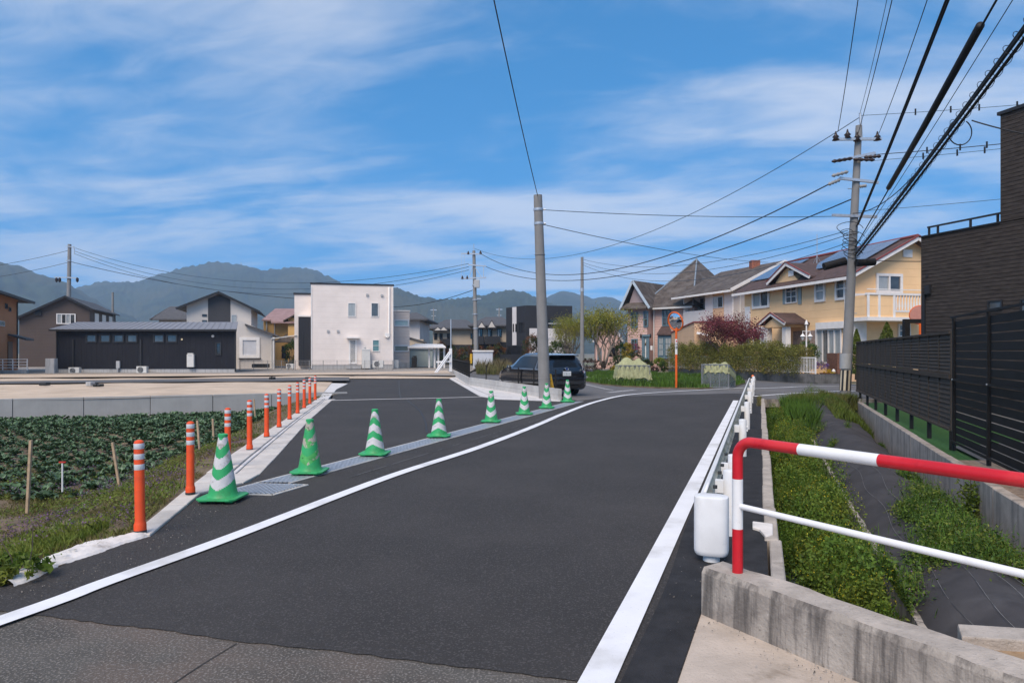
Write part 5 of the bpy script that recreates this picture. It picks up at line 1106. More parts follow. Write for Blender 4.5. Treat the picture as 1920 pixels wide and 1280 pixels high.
# cables towards the viewer, passing overhead on the right
def over(label, x0, y0, x1, y1, z1, rad, f=1.7, sag=.25, **k): a = P(x0, y0, MY - .15); b = Gz(x1, y1, z1); return cable(label, [a, ext(a, b, f)], rad, sag=sag, **k)
over('high-voltage line from the end insulator of the top crossarm, farthest from the dark house', 1571, 247, 1606, 0, 9.7, .011)
over('earth wire running overhead from the very tip of the utility pole', 1612, 214, 1659, 0, 10.5, .008, m=M_bwire)
over('high-voltage line from the middle insulator of the top crossarm', 1609, 250, 1668, 0, 9.7, .011)
over('high-voltage line from the crossarm end nearest the dark house', 1648, 250, 1732, 0, 9.7, .011)
over('pair of thick low-voltage cables sloping overhead from below the crossarms', 1606, 424, 1768, 0, 7.6, .022, sub=[(0, 0), (.06, .05)], sag=.15)
over('thin telephone wire between the sleeved cable and the coiled bundle', 1608, 458, 1888, 0, 7.0, .008, sag=.15)
over('thick telephone cable bundle wrapped in spiral hangers, lowest of the overhead lines', 1604, 478, 1920, 41, 6.2, .028, sub=[(0, 0), (.07, -.03), (.02, .07)], spir=.11, sag=.12)
sa_ = P(1604, 462, MY - .15); sb_ = Gz(1838, 48, 6.6); cable('cable carrying the long black protective sleeve', [sa_, ext(sa_, sb_, 1.7)], .018, sag=.05, sub=[(0, 0), (.03, .05)])
def onc(a, b, px): 
    lo, hi = 0., 1.6
    for _ in range(40):
        m_ = (lo + hi) / 2; p = ext(a, b, m_); x = CX + FPX * p.x / p.y
        if x < px: lo = m_
        else: hi = m_
    return ext(a, b, lo)
s0, s1_ = onc(sa_, sb_, 1666), onc(sa_, sb_, 1838); o = MB().tube([s0, s0.lerp(s1_, .5) - Z * .03, s1_], .062, 14).build('cable_sleeve', M_wire, smooth=True); tag(o, 'long thick black protective sleeve around one overhead cable', 'cable sleeve', None)
# drops to the right
YR = 22
for lab, x0, y0, x1, y1, m_ in (('thin wire with bird clips from the pole tip over the dark house', 1612, 217, 1990, 190, M_bwire), ('upper of two clipped service cables from the pole to the dark house', 1640, 290, 1995, 258, M_wire),
        ('lower of two clipped service cables from the pole to the dark house', 1630, 302, 1995, 266, M_bwire), ('lone thin wire over the balcony rail of the dark house', 1597, 397, 1990, 362, M_bwire), ('cable crossing the yellow house gable from the pole', 1606, 486, 1740, 490, M_wire)):
    a, b = P(x0, y0, MY), P(x1, y1, YR); cable(lab, [a, b], .009 if m_ is M_bwire else .014, m=m_, sag=.03)
    if 'clip' in lab:
        for k, t in enumerate((.3, .48, .62, .8)):
            c = a.lerp(b, t); o = MB().bar(c - Z * .12, c + Z * .1, .04, .04).build('bird_clip', M_wire); tag(o, f'small black bird clip, {ORD[k]} from the pole on the ' + ('thin tip wire' if 'tip' in lab else 'upper service cable' if 'upper' in lab else 'lower service cable'), 'wire clip', 'bird clips on the wires')
a = P(1822, 226, 16.0); b = P(1990, 262, 15); cable('drooping drop cable with a loop leading to the dark house', [a, b], .016, sag=.05)
o = MB().tube([P(1800 + 22 * math.cos(t), 248 + 24 * math.sin(t), 16.0 + .1 * math.sin(t)) for t in np.linspace(-1.0, 4.4, 26)], .014, 6).build('cable_loop', M_wire, smooth=True); tag(o, 'hanging loop of slack black cable below the coiled bundle', 'cable loop')
cable('cable from the slack loop back to the pole', [P(1785, 238, 16.0), P(1600, 400, MY - .1)], .014, sag=.5)
# utility pole in the middle distance
def simple_pole(label, px, ytop, Y, r0, r1, base_z=0., px0=None): a = P(px0 or px, HY, Y); a.z = base_z; b = P(px, ytop, Y); r = thing('utility_pole', label, 'utility pole', a); MB().tube([a, b], [r0, r1], 16).build('shaft', M_cpole, r, smooth=.7); return r, a, b
CY = 60.; cpole, a, b = simple_pole('concrete utility pole with transformer and stacked crossarms behind the white shed', 888.5, 470, CY, .22, .13, 0, 893.5)
MB().tube([b, b + Z * .6], .03, 6).build('top_rod', M_galv, cpole)
for q in ((865, 476, 902, 477), (878, 497, 912, 499.5), (864, 523, 912, 521)): arm(*q, dy=-.2, root=cpole, Y=CY, w=.1)
for q in ((886, 500, 880, 519), (891, 502, 903, 520), (907, 499, 906.5, 521), (866, 476, 865, 523), (871, 477, 870, 522)): MB().bar(P(q[0], q[1], CY - .2), P(q[2], q[3], CY - .2), .06 if q[0] > 875 else .02, .06 if q[0] > 875 else .02).build('brace', M_galv, cpole)
MB().box(*P(889, 539, CY - .65), *P(899.5, 525, CY - .25)).build('transformer', M_vent, cpole, bevel=.05)
for x, y in ((878, 475), (901, 474), (867, 521), (876, 521)): MB().lathe([(.03, -.1), (.13, -.08), (.09, .05), (.03, .2)], tuple(P(x, y, CY - .2)), 8).build('insulator', M_insul, cpole)
for k in range(4): p = a.lerp(b, .35 + .12 * k); MB().lathe([(.24, -.04), (.24, .04)], tuple(p), 12).build('clamp_band', M_galv, cpole)
for x, y in ((902, 560), (894, 546)): MB().bar(P(894, y, CY), P(x, y, CY), .1, .1).build('bracket', M_galv, cpole)
lpole, a, b = simple_pole('concrete utility pole with two short brackets rising behind the black house', 130.5, 458, 72, .26, .17, 0, 127)
arm(105, 520, 147, 521.5, dy=-.25, root=lpole, Y=72, w=.12); arm(126, 462, 140, 464, dy=-.2, root=lpole, Y=72); arm(126, 489, 134, 489, dy=-.2, root=lpole, Y=72)
MB().bar(P(139, 463, 71.8), P(139.5, 477, 71.8), .07, .07).build('bracket', M_galv, lpole)
for x in (106, 112, 145): MB().lathe([(.04, -.35), (.14, -.2), (.14, .05), (.04, .15)], tuple(P(x, 523, 71.7)), 8).build('insulator', M_insul, lpole)
tpole, a2, b2 = simple_pole('slim grey pole without crossarms behind the black car, by the willowy shrub', 1091.5, 482, 50, .17, .10); MB().lathe([(.14, -.12), (.14, .12)], tuple(a2.lerp(b2, .72)), 12).build('clamp_band', M_galv, tpole); MB().bar(P(1086, 545, 50), P(1092, 543, 50), .05, .05).build('bracket', M_galv, tpole)
spole, a3, b3 = simple_pole('short weathered wooden pole between the brown house and cream house', 211.5, 548, 80, .16, .12)
for (px_, yt, Y_, lab) in ((813, 578, 130, 'distant small pole with crossarms far beyond the hipped-roof house'), (936, 577, 105, 'distant pole with a crossarm beside the black cube house')):
    r, a4, b4 = simple_pole(lab, px_, yt, Y_, .18, .12); arm(px_ - 6, yt + 3, px_ + 6, yt + 3, dy=0, root=r, Y=Y_, w=.15); arm(px_ - 4, yt + 14, px_ + 4, yt + 14, dy=0, root=r, Y=Y_, w=.12)
# cables on the left and in the middle
cable('wire from the thick leaning pole rising over the road', [pz(gp1.z - .05), ext(pz(gp1.z - .05), Gz(930, 0, 7.9), 1.5)], .012, sag=.2)
cable('level span wire from the thick leaning pole to the utility pole', [pz(P(1010, 394, gp0.y).z), P(1596, 405, MY)], .012, m=M_bwire, sag=.12)
cable('sagging wire from the thick leaning pole to the yellow house', [pz(P(1010, 420, gp0.y).z), P(1440, 492, 46)], .012, sag=.25)
cable('top earth wire from the tall crossarm pole to the middle-distance transformer pole', [P(1612, 220, MY), P(890, 466, CY)], .014, sag=2.6, m=M_bwire, n=40)
for k, (x0, y0, x1, y1, sg) in enumerate(((1553, 346, 902, 476, 2.5), (1600, 372, 911, 500, 2.0))): cable(('upper' if k == 0 else 'lower') + ' power line from the crossarm pole to the middle-distance transformer pole', [P(x0, y0, MY), P(x1, y1, CY)], .022, sag=sg, n=40)
for k, (y0, y1) in enumerate(((432, 486), (440, 492), (455, 496))): cable(f'telephone wire from the crossarm pole to the slim grey pole, {ORD[k]} from the top', [P(1590, y0, MY), P(1092, y1, 50)], .012, sag=.9 + .2 * k, m=M_bwire, n=30)
for k, (y0, y1, sg) in enumerate(((465, 494, 2.6), (471, 500, 2.9), (476, 506, 3.1))): cable(f'{ORD[k]} from the top of three long lines between black house pole and transformer pole', [P(141, y0, 71.8), P(879, y1, CY)], .022, sag=sg, m=M_bwire, n=40)
cable('heavy sagging cable from the pole by the black house across the cream house', [P(134, 491, 71.8), P(560, 560, 68)], .03, sag=.5)
for k, (y0, y1) in enumerate(((470, 515), (492, 536))): cable(('upper' if k == 0 else 'lower') + ' wire from the pole by the black house towards the terracotta house', [P(127, y0, 72), P(-160, y1, 72)], .02, sag=.4)
cable('service cable from the transformer pole towards the white house', [P(886, 544, CY), P(700, 575, 66)], .028, sag=.5)
# ------------------------------------------------------------------ traffic mirrors
M_mirror = mat('mirror_face', (.75, .76, .78), .03, 0, metal=1.)
M_morange = mat('mirror_orange', (.75, .13, .015), .45, .06)
def traffic_mirror(label, base, zc, rad, face, back=False):
    r = thing('traffic_mirror', label, 'traffic mirror', base); MB().cyl(base - Z * .1, base + Z * (zc - rad * .75), .05, n=16).build('pole', M_morange, r, smooth=.7)
    c = base + Z * zc; f = Vector(face).normalized(); u = Vector((-f.y, f.x, 0)).normalized(); v = f.cross(u); v = v if v.z > 0 else -v
    mb = MB(); rings = []; 
    for k in range(9):
        a = k / 8; q = rad * .93 * a; dome = .09 * (1 - a * a); rings.append([c + f * (.05 + dome) + (u * math.cos(t) + v * math.sin(t)) * q for t in np.linspace(0, 2 * math.pi, 33)[:-1]])
    mb.poly([p for p in rings[1]])
    for A_, B_ in zip(rings[1:], rings[2:]): n = 32; b0 = len(mb.v); mb.v += [tuple(p) for p in A_ + B_]; fs_ = [(b0 + i, b0 + (i + 1) % n, b0 + n + (i + 1) % n, b0 + n + i) for i in range(n)]; mb.f += fs_; mb.mi += [0] * n
    mb.build('mirror', M_mirror, r, smooth=True)
    mb = MB(); mb.tube([c + f * .05 + (u * math.cos(t) + v * math.sin(t)) * rad * .97 for t in np.linspace(0, 2 * math.pi, 37)], .035, 8, caps=False); mb.build('rim', M_morange, r, smooth=True)
    mb = MB(); n = 32; mb.prism([c + f * .0 + (u * math.cos(t) + v * math.sin(t)) * rad * .96 for t in np.linspace(0, 2 * math.pi, 33)[:-1]], f * .04); mb.build('back_shell', M_morange if not back else mat('faded_pink_back', (.5, .22, .17), .6, .1), r)
    return r, u, f
mp = G(1268, 728.5); tm, u_, f_ = traffic_mirror('orange-rimmed round traffic mirror on an orange pole by the grass island', mp, (1.6 + (660 - 602) / 1280 * mp.y), .42, (-.80, -.54, -.26))
MB().lathe([(.053, 1.5), (.053, 2.17)], (mp.x, mp.y, 0), 16, caps=False).build('notice_wrap', M_trim, tm, smooth=.7)
def text(body, loc, size, m, parent, rot=(R(90), 0, 0), name='lettering'):
    cu_ = bpy.data.curves.new(name, 'FONT'); cu_.body = body; cu_.size = size; cu_.align_x = 'CENTER'; cu_.align_y = 'CENTER'; cu_.extrude = .001; cu_.materials.append(m)
    tmp = bpy.data.objects.new('tmp', cu_); COL.objects.link(tmp); dg = bpy.context.evaluated_depsgraph_get(); me = bpy.data.meshes.new_from_object(tmp.evaluated_get(dg)); bpy.data.objects.remove(tmp)
    o = bpy.data.objects.new(name, me); COL.objects.link(o); o.parent = parent; o.location = Vector(loc) - wloc(parent); o.rotation_euler = rot; return o
for ch_, z in (('注', 1.94), ('意', 1.79)): text(ch_, (mp.x - .005, mp.y - .058, z), .12, M_blk, tm)
o = MB().cyl((mp.x, mp.y - .052, 2.08), (mp.x, mp.y - .060, 2.08), .035, n=14).build('red_dot', mat('red_dot', (.6, .02, .02), .5, 0), tm)
mp2 = P(1725, HY, 31); mp2.z = 0; traffic_mirror('back of a second faded traffic mirror with orange pole beyond the louvred fence', mp2, 1.6 + (660 - 590) / 1280 * 31, .42, (.5, .85, 0), True)
# ------------------------------------------------------------------ block wall with black fence posts
M_block = mat('concrete_block', (.50, .48, .45), .85, .08, 5, .35, 60, col2=(.42, .40, .38), c2s=1.3)
bw_ = thing('block_wall', 'low pale concrete block wall beside the parked black car', 'wall', G(1000, 745))
wp = [G(1050, 751.5), G(1006, 744.5), G(880, 722.5), G(853, 705.5)]
pts = [wp[0], wp[2], wp[3]]
def blocks(a, b, root, courses=2, bh=.2, bl_=.4, th=.12):
    L_ = (b - a).length; n = max(1, round(L_ / bl_)); d = (b - a).normalized(); nn = Vector((-d.y, d.x, 0))
    for c in range(courses):
        for i in range(n):
            p, q = a.lerp(b, i / n) + d * .004, a.lerp(b, (i + 1) / n) - d * .004; j = random.uniform(-.003, .003)
            h = [p - nn * (th / 2 + j), q - nn * (th / 2 + j), q + nn * th / 2, p + nn * th / 2]
            MB().hexa([Vector((v.x, v.y, c * bh + .003)) for v in h] + [Vector((v.x, v.y, (c + 1) * bh - .004)) for v in h]).build('block', M_block, root, fix=False)
blocks(wp[0], wp[2], bw_); blocks(wp[2], wp[3], bw_)
d = (wp[2] - wp[0]).normalized(); fpost = thing('mesh_fence', 'black post and fine wire mesh fence on the block wall before the car', 'fence', wp[0])
for k, x in enumerate((1044, 1002, 974, 944, 912)):
    t = 0.
    for _ in range(60):
        p = wp[0].lerp(wp[2], t)
        if CX + FPX * p.x / p.y <= x: break
        t += 1 / 60
    MB().bar(p + Z * .40, p + Z * 1.02, .045, .045).build('post', M_fblack, fpost)
mb = MB(); e0, e1 = wp[0].lerp(wp[2], .02), wp[2]
for z in (.45, .62, .8, .98): mb.bar(e0 + Z * z, e1 + Z * z, .004, .004)
nn = int((e1 - e0).length / .15)
for i in range(nn): p = e0.lerp(e1, i / nn); mb.bar(p + Z * .43, p + Z * .99, .003, .003)
mb.build('wire_mesh', M_fblack, fpost, fix=False)
pk_ = thing('picket_fence', 'black vertical-bar fence along the block wall behind the white braced post', 'fence', wp[2]); e0, e1 = wp[2] + Vector((0, 0, 0)), G(848, 702) 
nb = 42
for i in range(nb): p = e0.lerp(e1, i / nb); MB().bar(p + Z * .41, p + Z * 1.15, .028, .028).build('bar', M_fblack, pk_, fix=False)
for z in (.5, 1.1): MB().bar(e0 + Z * z, e1 + Z * z, .05, .05).build('rail', M_fblack, pk_)
MB().bar(e0 + Z * .4, e0 + Z * 1.2, .07, .07).build('post', M_fblack, pk_)
# white braced post
bp_ = thing('braced_post', 'white painted square post with two diagonal timber braces at the lot corner', 'post', P(845, 696, 50)); q = P(845, 696, 50)
MB().bar(q, P(845, 653, 50), .20, .20).build('post', M_wht, bp_); MB().bar(P(816, 699, 49), P(843, 660, 50), .09, .12).build('brace', M_wht, bp_); MB().bar(P(819, 699, 48.8), P(845, 663, 49.9), .08, .1).build('brace', M_wht, bp_); MB().bar(P(818, 678.5, 49.6), P(845, 677.5, 49.8), .1, .12).build('cross_brace', M_wht, bp_)
MB().cyl(q + Vector((0, .2, 1.6)), P(845.5, 598, 50.2), .045, n=8).build('mast', M_galv, bp_)
# sheds, pergola, bins, small fence lines
pg_ = thing('pergola', 'pale flat-roofed pergola on white posts beside the tiled building', 'pergola', P(800, HY, 66)); pg_.location.z = 0
mb = MB(); slab(mb, [P(764, 650, 63), P(836, 650, 63), P(830, 645, 68), P(780, 644, 68)], .1); mb.build('roof', M_trim, pg_)
for x in (805, 815, 822, 833): a = P(x, 648, 64); MB().bar(a, (a.x, a.y, 0), .16, .16).build('post', M_trim, pg_)
sh = thing('storage_shed', 'white metal storage shed behind the middle-distance utility pole', 'shed', P(905, 690, 57)); pq = Pl(886.5, 57, 0)
mb = MB(); pq.pbox(mb, 887, 659.5, 923.5, 690, -1.6, 0); mb.build('body', mat('shed_white', (.55, .56, .60), .5, .04, lines=('X', .25, .4)), sh); mb = MB(); pq.pbox(mb, 885.5, 656.5, 925, 659.3, -1.7, .1); mb.build('roof', M_trim, sh)
sh2 = thing('garage', 'low pale green-white garage behind the pergola', 'garage', P(790, 690, 70)); pq = Pl(767, 70, 0); mb = MB(); pq.pbox(mb, 767, 655, 811, 690, -4, 0); mb.build('wall', mat('pale_green', (.50, .55, .50), .6, .04), sh2); mb = MB(); pq.pbox(mb, 766, 652.5, 812, 654.8, -4.1, .15); mb.build('roof', M_vent, sh2)
bn = thing('black_bin', 'black bin standing beside the tiled building', 'bin', P(776, 690, 60)); pq = Pl(771, 60, 0); mb = MB(); pq.pbox(mb, 771.5, 670, 780.5, 689, -.45, 0); mb.build('body', M_fblack, bn, bevel=.03); mb = MB(); pq.pbox(mb, 774.5, 667, 780, 669.8, -.4, 0); mb.build('lid', M_fblack, bn)
yg = thing('yellow_stakes', 'pair of leaning yellow guy-wire guards beside the white shed', 'guard post', P(881, 690, 56)); 
for x in (881.5, 884): MB().bar(P(x, 681, 56), P(x + .8, 663, 56), .07, .07).build('guard_tube', M_yel, yg)
# thin wire fence in front of the white and cream houses
wf_ = thing('wire_fence', 'thin grey wire fence running along the foot of the white house', 'fence', P(600, HY, 55)); wf_.location.z = 0
M_fw = mat('fence_wire', (.25, .24, .23), .6, 0)
for x in range(450, 760, 26): a = P(x, 694, 55); MB().bar((a.x, 55, 0), (a.x, 55, .95), .04, .04).build('post', M_fw, wf_)
mb = MB(); a, b = P(448, HY, 55).x, P(760, HY, 55).x
for z in (.12, .3, .48, .66, .84, .93): mb.bar((a, 55, z), (b, 55, z), .012, .012)
for k in range(120): x = a + (b - a) * k / 120; mb.bar((x, 55, .1), (x, 55, .93), .008, .008)
mb.build('wire', M_fw, wf_, fix=False)
mb = MB(); mb.box(P(448, HY, 55).x, 54.9, -.05, b, 55.1, .09); mb.build('kerb', M_found, wf_)
lf_ = thing('white_pipe_fence', 'pale pipe fence on a low wall in front of the terracotta house', 'fence', P(20, HY, 48)); lf_.location.z = 0
for z in (.5, .7, .9, 1.1): MB().tube([P(-40, HY, 48) * 1 + Vector((0, 0, z - EYE)), P(52, HY, 48) + Vector((0, 0, z - EYE))], .025, 6).build('rail', M_trim, lf_)
for x in (-20, 5, 24, 51): a = P(x, HY, 48); MB().bar((a.x, 48, .3), (a.x, 48, 1.12), .05, .05).build('post', M_trim, lf_)
a, b = P(-40, HY, 48).x, P(52, HY, 48).x; MB().box(a, 47.9, -.05, b, 48.1, .33).build('base_wall', M_found, lf_)
gp_ = MB(); a = P(96, HY, 48.5); gp_.box(a.x - .3, 48.3, 0, a.x + .35, 48.7, 1.15); tag(gp_.build('gatepost', M_found, bevel=.03), 'grey stone gatepost next to the black house', 'gatepost')
for (x, y, w_, h, lab) in ((72, 722, 14, 6, 'black survey block lying on the dark lane, farther from the grey block'), (160, 723, 10, 8, 'small square grey concrete block on the dark lane'), (173, 724, 14, 5, 'black and green bundle beside the grey concrete block on the lane'), (504, 711, 9, 5, 'black and green bundle on the sand in front of the cream house'), (571, 709, 8, 3, 'small dark lid lying on the sand in front of the white house')):
    p = G(x, y, .1); s = p.y / FPX; mb = MB(); mb.box(p.x, p.y, .08, p.x + w_ * s, p.y + .35, .08 + h * s)
    if 'bundle' in lab: mb.box(p.x + .1, p.y - .05, .08, p.x + w_ * s * .6, p.y + .2, .1 + h * s)
    tag(mb.build('site_block', M_found if 'grey' in lab and 'bundle' not in lab and 'survey' not in lab else M_blk, bevel=.04), lab, 'block')
o = MB().box(*P(472, 689, 56.5), *P(506, 682, 57)).build('planter_trough', M_fblack, bevel=.03); tag(o, 'long black planter trough below the shuttered window of the cream house', 'planter')
outdoor_unit(536, 691.5, 57, 14, 10, 'weathered cream air-conditioner unit beneath the carport roof')
# yellow house front garden: low wall, white fence
gw = thing('garden_wall', 'low dark weathered concrete garden wall under the white fence and hedge', 'wall', G(1400, 712)); ga0, ga1 = G(1253, 702.5), G(1528, 719.6)
M_gwall = mat('mossy_concrete', (.10, .095, .088), .9, .35, 2.5, .5, 25, col2=(.18, .17, .16), c2s=1.2, streak=.4)
n = 7
for i in range(n):
    p, q = ga0.lerp(ga1, i / n), ga0.lerp(ga1, (i + 1) / n) - (ga1 - ga0).normalized() * .015; d = (q - p).normalized(); nn = Vector((-d.y, d.x, 0)) * .16
    if nn.x < 0: nn = -nn
    MB().hexa([Vector((v.x, v.y, z)) for z in (-.05, .50) for v in (p, q, q + nn, p + nn)]).build('wall_section', M_gwall, gw, fix=True)
nn = nn.normalized(); ed = ga1 + nn * .16; MB().hexa([Vector((v.x, v.y, z)) for z in (-.05, .495) for v in (ga1 + d * .005, ed + d * .005, ed + nn * 1.5 + d * .1, ga1 + nn * 1.5 + d * .2)]).build('return_wall', M_gwall, gw)
wfn = thing('white_fence', 'white metal bar fence on the low garden wall of the yellow house', 'fence', ga1); f0, f1 = ga0 + nn * .08, ga1 + nn * .08 - d * .05
for z in (.58, 1.32): MB().bar(f0 + Z * z, f1 + Z * z, .04, .05).build('rail', M_trim, wfn)
nb = 130
for i in range(nb + 1): p = f0.lerp(f1, i / nb); MB().bar(p + Z * .58, p + Z * 1.32, .02, .02).build('bar', M_trim, wfn, fix=False)
for i in range(8): p = f0.lerp(f1, i / 7); MB().bar(p + Z * .50, p + Z * 1.34, .06, .06).build('post', M_trim, wfn)
# garden lamp
gl = thing('garden_lamp', 'white twin-lantern garden lamp post in front of the yellow house', 'lamp post', P(1512, HY, 37)); gl.location.z = 0; q = P(1512, HY, 37); q.z = 0
MB().tube([q, q + Z * 3.1], [.05, .035], 10).build('post', M_trim, gl); zl = 1.6 + (660 - 634) / 1280 * 37
for s in (-1, 1):
    c = q + Vector((s * .2, 0, zl)); MB().tube([q + Z * (zl + .35), q + Vector((s * .2, 0, zl + .4)), c + Z * .22], .02, 6).build('arm', M_trim, gl)
    l = MB().lathe([(.05, -.1), (.11, .1)], tuple(c), 8).build('lantern_glass', mat('lamp_glass', (.5, .5, .48), .2, 0), gl); MB().lathe([(.15, .1), (.03, .24)], tuple(c), 8).build('lantern_cap', M_trim, l)
MB().lathe([(.02, 0), (.1, .05), (.06, .2), (.01, .3)], tuple(q + Z * 3.05), 8).build('finial', M_trim, gl)
gt = thing('brick_gatepost', 'brown brick gate wall with tan panel beside the driveway of the yellow house', 'gatepost', G(1575, 716)); q = P(1570, 705, 36)
MB().box(q.x, q.y, 0, q.x + .35, q.y + 1.2, 1.55).build('brick_pier', mat('brown_brick', (.18, .085, .055), .85, .3, 9), gt); MB().prism([q + Vector((.36, .1, .05 - q.z)), q + Vector((1.5, .1, .05 - q.z)), q + Vector((1.5, .1, 1.3 - q.z)), q + Vector((.93, .1, 1.6 - q.z)), q + Vector((.36, .1, 1.3 - q.z))], (0, .25, 0)).build('tan_panel', M_peach, gt)
# refuse cages under yellow nets
M_mesh = mat('galvanised_mesh', (.24, .26, .27), .5, .15, 8, metal=.3, alpha=.42)
M_net = mat('yellow_net', (.60, .60, .34), .8, .15, 9, .4, 120, sub=.35, alpha=.86)
def cage(label, p0, p1, depth, h0, h1, npeaks):
    d = (p1 - p0).normalized(); nn = Vector((-d.y, d.x, 0)); r = thing('refuse_cage', label, 'refuse cage', p0); c = [p0, p1, p1 + nn * depth, p0 + nn * depth]
    hs = [h0, h0, h1, h1]
    fr = MB()
    for i in range(4):
        a, b = c[i], c[(i + 1) % 4]; fr.bar(a, a + Z * hs[i], .05, .05); fr.bar(a + Z * .05, b + Z * .05, .05, .05); fr.bar(a + Z * hs[i], b + Z * hs[(i + 1) % 4], .05, .05)
    for t in (.33, .66): fr.bar(p0.lerp(p1, t), p0.lerp(p1, t) + Z * h0, .03, .03)
    fr.build('frame', M_galv, r)
    for i in range(4): a, b = c[i], c[(i + 1) % 4]; MB().poly([a + Z * .03, b + Z * .03, b + Z * (hs[(i + 1) % 4] - .03), a + Z * (hs[i] - .03)]).build('mesh_panel', M_mesh, r, fix=False)
    return r, c, hs
def net(label, c, hs, over, peaks, low):
    # cloth draped over the cage: a grid whose height follows the cage top, with raised folds, hanging down the sides
    d = (c[1] - c[0]); nn = (c[3] - c[0]); V = []; Fc = []; N = 34
    for j in range(N + 1):
        for i in range(N + 1):
            u = -over + (1 + 2 * over) * i / N; v = -over + (1 + 2 * over) * j / N; uu, vv = min(1, max(0, u)), min(1, max(0, v))
            ztop = (hs[0] * (1 - vv) + hs[2] * vv) + .03
            for pu, pv, ph, pw in peaks: ztop += ph * math.exp(-(((uu - pu) ** 2 + (vv - pv) ** 2) / pw))
            ex = max(abs(u - uu), abs(v - vv)) / over; p = c[0] + d * (uu + (u - uu) * .25) + nn * (vv + (v - vv) * .25)
            drop = min(1, ex * 1.1) * (hs[0] - low) * (.92 + .10 * math.sin(i * .45 + 1) * math.sin(j * .35 + 1))
            p = p + Vector((.03 * math.sin(j * 1.7 + i), .03 * math.sin(i * 1.9), 0)); V.append((p.x, p.y, max(.05, ztop - drop + .035 * math.sin(i * 1.1 + j * .8) * math.cos(j * 1.3))))
    for j in range(N):
        for i in range(N): Fc.append((j*(N+1)+i, j*(N+1)+i+1, (j+1)*(N+1)+i+1, (j+1)*(N+1)+i))
    o = npmesh('yellow_net', V, Fc, M_net, smooth=True); tag(o, label, 'net'); return o
M_galv = mat('dull_galvanised', (.22, .23, .24), .55, .1, 20, metal=.4)
r, c, hs = cage('wire mesh refuse cage almost covered by its yellow net', G(1160, 722.5), G(1218, 722.5), 1.0, .95, .95, 2)
net('yellow net draped low over the covered refuse cage', c, hs, .28, ((.30, .55, .34, .035), (.74, .6, .28, .03), (.52, .5, .08, .05)), .22)
r, c, hs = cage('grey wire mesh refuse cage in front of the garden hedge with its net pulled up', G(1316, 727.5), G(1366, 728.8), 1.3, 1.05, .70, 2)
net('yellow net bunched on top of the uncovered refuse cage', [c[0].lerp(c[1], .12) , c[1], c[2], c[3].lerp(c[2], .12)], hs, .14, ((.35, .35, .14, .04), (.72, .45, .24, .025)), .62)
# ------------------------------------------------------------------ the black car
M_car = mat('black_car_paint', (.008, .008, .010), .18, 0, spec=.6, coat=1.)
M_cglass = mat('car_glass', (.010, .011, .012), .08, 0, spec=.35); M_tyre = mat('tyre', (.015, .015, .015), .85, .2); M_rim = mat('alloy_rim', (.45, .45, .47), .3, .1, metal=.8)
M_tail = mat('clear_tail_lamp', (.60, .60, .63), .15, .1, spec=.8, col2=(.45, .12, .12), c2s=6, c2lo=.55, c2hi=.62); M_chrome = mat('chrome', (.7, .7, .72), .12, 0, metal=1.)
car = thing('parked_car', 'black five-door estate car parked behind the low block wall', 'car', (0, 0, 0))
STN = [(0.0, .42, .66, .70, .62, .74), (.03, .34, .79, .78, .74, .84), (.09, .28, .86, .92, .73, 1.02), (.2, .25, .878, .95, .68, 1.24), (.33, .22, .885, .96, .62, 1.45), (.48, .2, .8875, .965, .595, 1.51), (1.0, .19, .8875, .965, .60, 1.55), (1.7, .18, .8875, .965, .605, 1.575), (2.3, .18, .8875, .965, .60, 1.56), (2.7, .18, .8875, .965, .60, 1.46), (3.1, .18, .885, .965, .64, 1.25), (3.45, .19, .88, .96, .74, 1.04), (3.7, .2, .87, .93, .80, .98), (4.1, .21, .85, .85, .76, .90), (4.4, .22, .79, .74, .66, .80), (4.55, .28, .69, .62, .58, .68), (4.61, .36, .58, .52, .50, .58)]
def stn(x):
    if x <= STN[0][0]: return STN[0][1:]
    for a, b in zip(STN, STN[1:]):
        if x <= b[0]: t = (x - a[0]) / (b[0] - a[0]); return tuple(p + (q - p) * t for p, q in zip(a[1:], b[1:]))
    return STN[-1][1:]
def sec(x):
    b, w_, zb_, wt, zt_ = stn(x)
    return [(0, b), (w_ * .90, b), (w_ * .975, b + .08), (w_, b + (zb_ - b) * .55), (w_ * .985, zb_ - .02), (w_ * .94 if zt_ > 1.1 else max(wt, w_ * .9), zb_ + .02), (wt + .02, zt_ - .07 if zt_ > 1.1 else zt_ - .02), (wt * .9, zt_ - .015), (wt * .5, zt_), (0, zt_ + .008)]
def cpt(x, k, side):
    s = sec(x); i = min(8, int(k)); t = k - i; y = s[i][0] + (s[i+1][0] - s[i][0]) * t; z = s[i][1] + (s[i+1][1] - s[i][1]) * t; return Vector((x, side * y, z))
xs = sorted(set([s[0] for s in STN] + list(np.linspace(.05, 4.58, 40)))); ring = []
for x in xs: s = sec(x); ring.append([(x, -y, z) for y, z in s] + [(x, y, z) for y, z in s[::-1][1:-1]])
m_ = len(ring[0]); mb = MB(); mb.add([p for r_ in ring for p in r_], [(i*m_+j, i*m_+(j+1) % m_, (i+1)*m_+(j+1) % m_, (i+1)*m_+j) for i in range(len(xs)-1) for j in range(m_)] + [tuple(range(m_)), tuple(range(len(xs)*m_-1, (len(xs)-1)*m_-1, -1))])
body = mb.build('body', M_car, car, smooth=.7)
